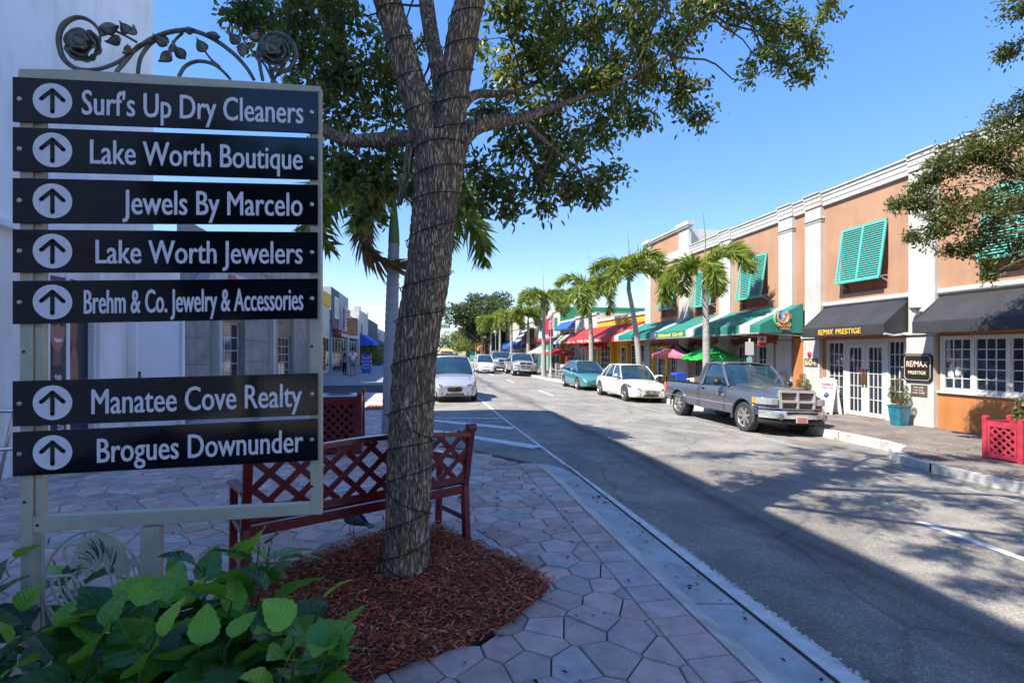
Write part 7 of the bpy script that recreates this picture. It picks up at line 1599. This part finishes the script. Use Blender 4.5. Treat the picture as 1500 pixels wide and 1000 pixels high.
def signal(y):
    t = thing('traffic_signal', 'green traffic signal mast arm with street sign spanning the far street', 'traffic signal', (-1.6,y,0)); q = MB(); q.tube([(-1.6,y,0),(-1.6,y,6.9)], [.14,.1], 10); q.tube([(-1.6,y,6.7),(7.0,y,6.75)], [.09,.06], 8); make('mast_arm', q, mat('dark_green_steel', (.05,.14,.11), .5), t, smooth=True)
    for x_ in (2.4, 5.9):
        q = MB(); q.box(x_-.2,x_+.2,y-.25,y-.05,6.0,7.2); s_ = make('signal_head', q, M['black'], t, bevel=.03)
        for k, m_ in enumerate(('green','amber','red')): q = MB(); q.ball((x_,y-.25,6.2+k*.38), .12, 8); make('lens', q, M[m_] if m_ != 'green' else M['signgreen'], s_)
    q = MB(); q.box(3.1,4.9,y-.1,y-.05,5.85,6.5); sgn = make('street_name_sign', q, M['signgreen'], t); strokes((3.3,y-.11,6.05), *WF, 1.3, .2, M['trim'], sgn, 2, 2)
signal(92)
def umbrella(x, y, m_, label, r=1.15, h=2.05, m2=None, base=GR, group='cafe umbrellas'):
    t = thing('cafe_umbrella', label, 'umbrella', (x,y,base), group, local=True); q = MB(); q.tube([(0,0,0),(0,0,h+.1)], .025, 8); q.lathe([(.25,0),(.25,.06),(.04,.09)], (0,0,0), 12); make('pole', q, M['polewhite'], t, smooth=True)
    for k in range(8):
        a, b = 2*PI*k/8, 2*PI*(k+1)/8; A = Vector((r*math.cos(a),r*math.sin(a),h-.5)); B = Vector((r*math.cos(b),r*math.sin(b),h-.5)); T_ = Vector((0,0,h)); q = MB()
        rows = [[T_.lerp(A.lerp(B, j/6), i/5)+Vector((0,0,-.05*math.sin(PI*j/6)*i/5-.06*math.sin(PI*i/5))) for j in range(7)] for i in range(6)]; rows.append([p+Vector((0,0,-.14+.03*(j%2))) for j, p in enumerate(rows[-1])]); q.grid(rows); make('canopy_panel', q, m2 if (m2 and k%2) else m_, t, smooth=True)
    q = MB(); [q.tube([(0,0,h-.75),(r*.5*math.cos(2*PI*k/8),r*.5*math.sin(2*PI*k/8),h-.28)], .008, 4) for k in range(8)]; make('ribs', q, M['polewhite'], t); return t
umbrella(10.9, 17.6, M['green'], 'bright green cafe umbrella behind the pickup bed', 1.05, 2.16)
umbrella(11.1, 20.6, M['maroon'], 'pink and maroon cafe umbrella under the teal awning', 1.1, 2.2, M['pink'])
umbrella(10.6, 38.2, M['redaw'], 'red cafe umbrella nearest the globe lamp post', 1.25, 2.25)
umbrella(11.3, 41.6, M['redaw'], 'red cafe umbrella behind the nearer red one', 1.2, 2.2)
umbrella(9.9, 41.8, M['whaw'], 'cream cafe umbrella left of the red ones', 1.1, 2.3)
def chair(x, y, rz, label, m_=None):
    t = thing('cafe_chair', label, 'chair', (x,y,GR), 'cafe chairs under the red umbrellas', local=True); t.rotation_euler.z = rz; m_ = m_ or M['trim']; q = MB(); q.box(-.2,.2,-.2,.2,.42,.45); make('seat', q, m_, t)
    for sx in (-.18,.18):
        for sy in (-.18,.18): q = MB(); q.bar((sx,sy,0),(sx*.95,sy*.95,.43),.03); make('leg', q, m_, t)
    q = MB(); q.box(-.2,.2,.18,.21,.62,.86); q.bar((-.18,.19,.44),(-.18,.2,.66),.03); q.bar((.18,.19,.44),(.18,.2,.66),.03); make('backrest', q, m_, t)
for i, (x, y, a) in enumerate([(9.9,35.6,.4),(10.5,36.4,2.2),(10.0,37.6,1.0),(11.2,37.1,-.8),(10.9,39.6,.2)]): chair(x, y, a, ['white cafe chair closest to the lamp post','white cafe chair turned to face the shops','white cafe chair behind the nearest one','white cafe chair close to the shop windows','white cafe chair farthest back under the umbrellas'][i])
def cafe_table(x, y, label): 
    t = thing('cafe_table', label, 'table', (x,y,GR), local=True); q = MB(); q.lathe([(0,.70),(.42,.70),(.42,.73),(0,.73)], (0,0,0), 18); make('table_top', q, M['trim'], t); q = MB(); q.lathe([(.25,0),(.22,.03),(.03,.05),(.03,.7)], (0,0,0), 10); make('pedestal', q, M['black'], t)
cafe_table(10.55, 37.4, 'round cafe table under the red umbrella'); cafe_table(10.8, 18.4, 'round cafe table under the green umbrella'); cafe_table(11.0, 21.3, 'round cafe table under the pink umbrella')
nb_ = thing('newspaper_box', 'blue newspaper box on the pavement between the white saloon and the pickup', 'newspaper box', (9.75,17.9,GR), local=True)
q = MB(); q.box(-.22,.22,-.22,.22,.3,1.0); make('cabinet', q, M['blue'], nb_, bevel=.02); q = MB(); q.box(-.235,-.222,-.17,.17,.55,.9); make('door_window', q, M['glass'], nb_); q = MB(); [q.bar((sx,sy,0),(sx,sy,.3),.04) for sx in (-.18,.18) for sy in (-.18,.18)]; make('stand', q, M['black'], nb_)
mbx = thing('wall_mailbox', 'cream wall mailbox with a small dark label beside the french doors', 'mailbox', (W-.1,15.0,.5)); q = MB(); q.box(W-.36,W-.145,14.72,15.06,.42,.78); q.prism([(W-.36,14.72,.781),(W-.145,14.72,.781),(W-.145,14.72,.86)], (0,.34,0)); make('box', q, mat('cream_box', (.55,.45,.33), .6), mbx, bevel=.01); text('FR', (W-.362,14.99,.52), *WX, .16, .14, M['navy'], mbx)
fl = thing('canadian_flag', 'small red and white maple leaf flag hanging below the teal awning', 'flag', (10.9,14.5,1.9)); q = MB(); q.box(10.60,10.9,14.40,14.406,1.78,2.12); c_ = make('cloth', q, M['trim'], fl); q = MB(); q.box(10.60,10.9,14.392,14.399,1.74,1.85); q.box(10.60,10.9,14.392,14.399,2.05,2.12)
lf = [(0,.5),(.08,.3),(.2,.36),(.17,.12),(.36,.16),(.3,.05),(.42,-.05),(.15,-.2),(.17,-.3),(.02,-.27),(0,-.42)]; lf = lf+[(-a, b) for a, b in lf[-2:0:-1]]; q.add([(10.75+a*.2, 14.390, 1.95+b*.2) for a, b in lf], [tuple(range(len(lf)))]); make('red_bars_and_leaf', q, M['red'], c_)
ps_ = thing('parking_sign', 'small white notice on a pole in front of the island grill doors', 'sign post', (9.75,13.6,GR)); q = MB(); q.tube([(9.75,13.62,GR),(9.75,13.62,1.95)], .03, 8); make('pole', q, M['trim'], ps_); q = MB(); q.box(9.58,9.86,13.58,13.59,1.45,1.85); make('plate', q, M['trim'], ps_); q = MB(); q.box(9.62,9.80,13.575,13.58,1.15,1.38); make('lower_plate', q, mat('cyan_plate', (.2,.5,.55), .5), ps_)
af = thing('sandwich_board', 'blue A-frame sandwich board with striped edges on the left pavement by the white shop', 'sandwich board', (-5.0,40.5,0)); AX = atw(537,546,36.5); 
for s in (-1,1):
    q = MB(); x_, y_ = AX.x, AX.y; q.hexa([(x_-.36,y_+s*.4,.02),(x_+.36,y_+s*.4,.02),(x_+.36,y_+s*.36,.02),(x_-.36,y_+s*.36,.02),(x_-.32,y_+s*.06,1.35),(x_+.32,y_+s*.06,1.35),(x_+.32,y_+s*.02,1.35),(x_-.32,y_+s*.02,1.35)]); make('board', q, M['trim'] if s > 0 else M['blue'], af)
for s in (-1,1):
    for k in range(7): q = MB(); z = .1+k*.175; yy = y_-.41+.34*z/1.35; q.box(x_+s*.34-.04*(z/1.35)*s-.04,x_+s*.34-.04*(z/1.35)*s+.04,yy-.02,yy,z,z+.1); make('stripe', q, M['red'] if k%2 else M['trim'], af)
for k, w_ in enumerate((.42,.48,.40,.44)): strokes((x_-w_/2, y_-.42+.34*(1.05-k*.24)/1.35, 1.05-k*.24), *WF, w_, .10, M['trim'], af, k, 2)
# bicycle
bk = thing('bicycle', 'dark bicycle leaning by the barber shop window', 'bicycle', (-6.55,41.5,0)); bx, by = -6.45, 41.0
for dy in (0,1.05):
    q = MB(); q.tube([(bx,by+dy+.34*math.cos(a_),.35+.34*math.sin(a_)) for a_ in np.linspace(0,2*PI,25)], .022, 6); w_ = make('wheel', q, M['tyre'], bk); q = MB(); [q.tube([(bx,by+dy,.35),(bx,by+dy+.33*math.cos(a_),.35+.33*math.sin(a_))], .004, 3) for a_ in np.linspace(0,2*PI,13)[:-1]]; make('spokes', q, M['bolt'], w_)
q = MB(); A, B, C, D, E_ = (bx,by,.35),(bx,by+1.05,.35),(bx,by+.45,.32),(bx,by+.32,.82),(bx,by+.9,.85)
for a, b in ((A,C),(A,D),(C,D),(D,E_),(C,E_),(B,(bx,by+.86,1.0))): q.tube([a,b], .02, 6)
make('frame', q, M['navy'], bk); q = MB(); q.tube([(bx-.25,by+.8,1.0),(bx+.25,by+.8,1.0)], .018, 6); make('handlebar', q, M['bolt'], bk); q = MB(); q.ball((bx,by+.30,.88), .1, 8, sz=.4); make('saddle', q, M['black'], bk)
# ---------------------------------------------------------------- people: one skinned body each, clothes and hair as children
def skinmesh(name, V, E, R_, m, parent, sub=2, root=0):
    me = bpy.data.meshes.new(name); me.from_pydata(V, E, []); o = bpy.data.objects.new(name, me); COL.objects.link(o); sk = o.modifiers.new('s','SKIN'); sk.use_smooth_shade = True
    for i, r in enumerate(R_): me.skin_vertices[0].data[i].radius = r if hasattr(r,'__len__') else (r, r)
    me.skin_vertices[0].data[root].use_root = True
    s2 = o.modifiers.new('u','SUBSURF'); s2.levels = sub; s2.render_levels = sub; bpy.context.view_layer.update(); m2 = bpy.data.meshes.new_from_object(o.evaluated_get(bpy.context.evaluated_depsgraph_get())); bpy.data.objects.remove(o)
    m2.materials.clear(); m2.materials.append(m); m2.polygons.foreach_set('use_smooth', [True]*len(m2.polygons)); r_ = link(name, m2, parent); return r_
def person(x, y, rz, h, top, bot, longtrouser, label, arms, hair=True, stride=.1, z=0.):
    t = thing('person', label, 'person', (x,y,z), local=True); t.rotation_euler.z = rz; s = h/1.78; S = lambda p: tuple(a*s for a in p)
    J = {'pel':(0,0,.95),'wai':(0,.01,1.1),'che':(0,0,1.32),'nek':(0,0,1.49),'hd0':(0,-.02,1.58),'hd1':(0,-.01,1.70),
         'hl':(.09,0,.90),'kl':(.10,-.02+stride,.50),'al':(.11,stride*.8,.09),'tl':(.12,stride*.8-.15,.035),'hr':(-.09,0,.90),'kr':(-.10,-.03-stride*.3,.50),'ar':(-.11,-stride*.5,.09),'tr':(-.12,-stride*.5-.15,.035),
         'sl':(.17,0,1.42),'sr':(-.17,0,1.42)}
    (el_, wl2), (er, wr2) = arms; J.update(el=el_, wl=wl2, er=er, wr=wr2)
    order = list(J); R_ = {'pel':(.15,.11),'wai':(.13,.095),'che':(.16,.11),'nek':.055,'hd0':.075,'hd1':.085,'hl':.09,'kl':.055,'al':.038,'tl':.035,'hr':.09,'kr':.055,'ar':.038,'tr':.035,'sl':.06,'sr':.06,'el':.038,'wl':.028,'er':.038,'wr':.028}
    E = [('pel','wai'),('wai','che'),('che','nek'),('nek','hd0'),('hd0','hd1'),('pel','hl'),('hl','kl'),('kl','al'),('al','tl'),('pel','hr'),('hr','kr'),('kr','ar'),('ar','tr'),('che','sl'),('sl','el'),('el','wl'),('che','sr'),('sr','er'),('er','wr')]
    for sd, w_, e_ in (('l','wl','el'),('r','wr','er')):   # hand: palm and five fingers
        W_ = Vector(J[w_]); d = (W_-Vector(J[e_])).normalized(); sdv = d.cross(Vector((0,1,.2))).normalized(); J['p'+sd] = tuple(W_+d*.07); order.append('p'+sd); R_['p'+sd] = (.03,.016); E.append((w_,'p'+sd))
        for k in range(4): n_ = f'f{sd}{k}'; J[n_] = tuple(W_+d*(.15-.008*abs(k-1.3))+sdv*(k-1.5)*.02+Vector((0,-.01,0))); order.append(n_); R_[n_] = .008; E.append(('p'+sd,n_))
        n_ = 't'+sd+'h'; J[n_] = tuple(W_+d*.08+sdv*.05); order.append(n_); R_[n_] = .009; E.append((w_,n_))
    ix = {n_: i for i, n_ in enumerate(order)}
    b = skinmesh('body', [S(J[n_]) for n_ in order], [(ix[a], ix[b_]) for a, b_ in E], [tuple(c*s for c in r) if hasattr(r,'__len__') else r*s for r in [R_[n_] for n_ in order]], M['skin'], t)
    # face
    q = MB(); q.tube([S((0,-.10,1.665)),S((0,-.118,1.635)),S((0,-.10,1.625))], [.008,.014,.008], 6); make('nose', q, M['skin'], t, smooth=True)
    for sx in (-1,1): q = MB(); q.ball(S((sx*.032,-.088,1.665)), .010*s, 8); make('eye', q, M['black'], t, smooth=True); q = MB(); q.ball(S((sx*.088,0,1.655)), .02*s, 8, sz=1.4); make('ear', q, M['skin'], t, smooth=True)
    q = MB(); q.tube([S((-.025,-.094,1.60)),S((.025,-.094,1.60))], .005, 5); make('mouth', q, M['red'], t)
    q = MB(); q.ball(S((0,.012,1.705)), .105*s, 12, sz=.95, nz=.04); hm_ = make('hair', q, M['hair'], t, smooth=True)
    # shirt and trousers follow the body
    sh = ['pel','wai','che','nek2','sl','sr','e2l','e2r']; L = lambda a, b_, f: tuple(Vector(J[a]).lerp(Vector(J[b_]), f)); K = dict(J); K['nek2'] = (0,0,1.46); K['e2l'] = L('sl','el',.75); K['e2r'] = L('sr','er',.75); K['pel'] = (0,0,.93)
    rr = {'pel':(.165,.125),'wai':(.15,.115),'che':(.178,.128),'nek2':.075,'sl':.078,'sr':.078,'e2l':.062,'e2r':.062}; ee = [('pel','wai'),('wai','che'),('che','nek2'),('che','sl'),('che','sr'),('sl','e2l'),('sr','e2r')]; jx = {n_: i for i, n_ in enumerate(sh)}
    skinmesh('shirt', [S(K[n_]) for n_ in sh], [(jx[a],jx[b_]) for a, b_ in ee], [tuple(c*s for c in r) if hasattr(r,'__len__') else r*s for r in [rr[n_] for n_ in sh]], top, t)
    f = .93 if longtrouser else .02
    K['wst'] = (0,0,1.0)
    for sd in 'lr': K['h'+sd] = J['h'+sd]; K['c'+sd] = L('k'+sd,'a'+sd,f) if longtrouser else L('h'+sd,'k'+sd,.9)
    sh = ['wst','pel','hl','cl','hr','cr']+(['kl','kr'] if longtrouser else []); rr = {'wst':(.155,.118),'pel':(.165,.125),'hl':.105,'hr':.105,'cl':.06 if longtrouser else .082,'cr':.06 if longtrouser else .082,'kl':.072,'kr':.072}
    ee = [('wst','pel'),('pel','hl'),('pel','hr')]+([('hl','kl'),('kl','cl'),('hr','kr'),('kr','cr')] if longtrouser else [('hl','cl'),('hr','cr')]); jx = {n_: i for i, n_ in enumerate(sh)}
    skinmesh('trousers' if longtrouser else 'shorts', [S(K[n_]) for n_ in sh], [(jx[a],jx[b_]) for a, b_ in ee], [tuple(c*s for c in r) if hasattr(r,'__len__') else r*s for r in [rr[n_] for n_ in sh]], bot, t)
    for sd in 'lr':
        a, b_ = Vector(J['a'+sd]), Vector(J['t'+sd]); q = MB(); q.tube([S(a+Vector((0,.05,-.045))), S(a+Vector((0,0,-.035))), S(a.lerp(b_,.6)+Vector((0,0,-.01))), S(b_+Vector((0,-.06,.0)))], [.03*s,.045*s,.042*s,.025*s], 8); make('shoe', q, M['black'], t, smooth=True)
    return t
p1 = onz(505,549); p2 = onz(517,551)
person(p1.x, p1.y, PI*.55, 1.78, M['shirtblack'], M['shirtblack'], True, 'man in black shirt and black trousers standing by the barber shop window', (((.22,.02,1.16),(.12,-.2,1.10)),((-.23,.03,1.15),(-.08,-.22,1.08))))
person(p2.x, p2.y, PI*1.02, 1.80, M['shirtwhite'], M['jeans'], False, 'man in white shirt and grey-blue shorts walking away on the left pavement', (((.24,.03,1.15),(.26,-.06,.92)),((-.24,.0,1.15),(-.25,.05,.90))), stride=.12)
for i, (x, y, m_, lb) in enumerate([(10.1,38.6,M['shirtblack'],'person in dark top at the cafe under the red umbrellas'),(10.9,37.0,M['red'],'person in red top at the cafe tables')]):
    person(x, y, 1.2+i, 1.66, m_, M['jeans'], True, lb, (((.2,.02,1.16),(.12,-.2,1.10)),((-.2,.03,1.15),(-.08,-.22,1.08))), z=GR)
# dark planting on the left under the slate canopy
random.seed(9); pts = [(random.uniform(-6.6,-4.6), random.uniform(58,74), random.uniform(.1,2.1)) for _ in range(4500)]; hd = thing('potted_hedge', 'dark leafy hedge in front of the slate shop on the left', 'hedge', (-5.6,66,0)); leaf_cloud('foliage', np.array(pts), .2, .06, M['leaf_oak'], hd)
q = MB(); q.box(-6.5,-4.7,58,74,0,.35); make('planter_trough', q, M['slate'], hd)
# far block closing the street
t_ = thing('far_block', 'pale buildings closing the street at the horizon', 'building', (-20,260,0)); q = MB(); q.box(-60,-8,250,262,-.4,7); q.box(14,60,250,262,-.4,8); make('wall', q, M['cream'], t_)
# ---------------------------------------------------------------- the street behind the camera (seen in the glossy sign panels)
tree(-4.0, -7.2, 7.0, 3.0, 'street oak behind the camera position on the left pavement', .18, 16000, 61, m='leaf_oak', z0=0, clear=.25, trunk=.16)
tree(-3.4, -12.5, 7.5, 3.4, 'second street oak behind the camera farther back', .2, 14000, 62, m='leaf_oak', z0=0, clear=.22, trunk=.18)
tree(-1.8, -18.5, 8, 3.6, 'third street oak far behind the camera position', .3, 8000, 63, m='leaf_oak', z0=0, clear=.2, trunk=.2)
t_ = thing('building_across_side_street', 'plain building across the street behind the camera', 'building', (6,-40,0)); q = MB(); q.box(-14,20,-46,-38,-.4,6); make('wall', q, M['grey'], t_)
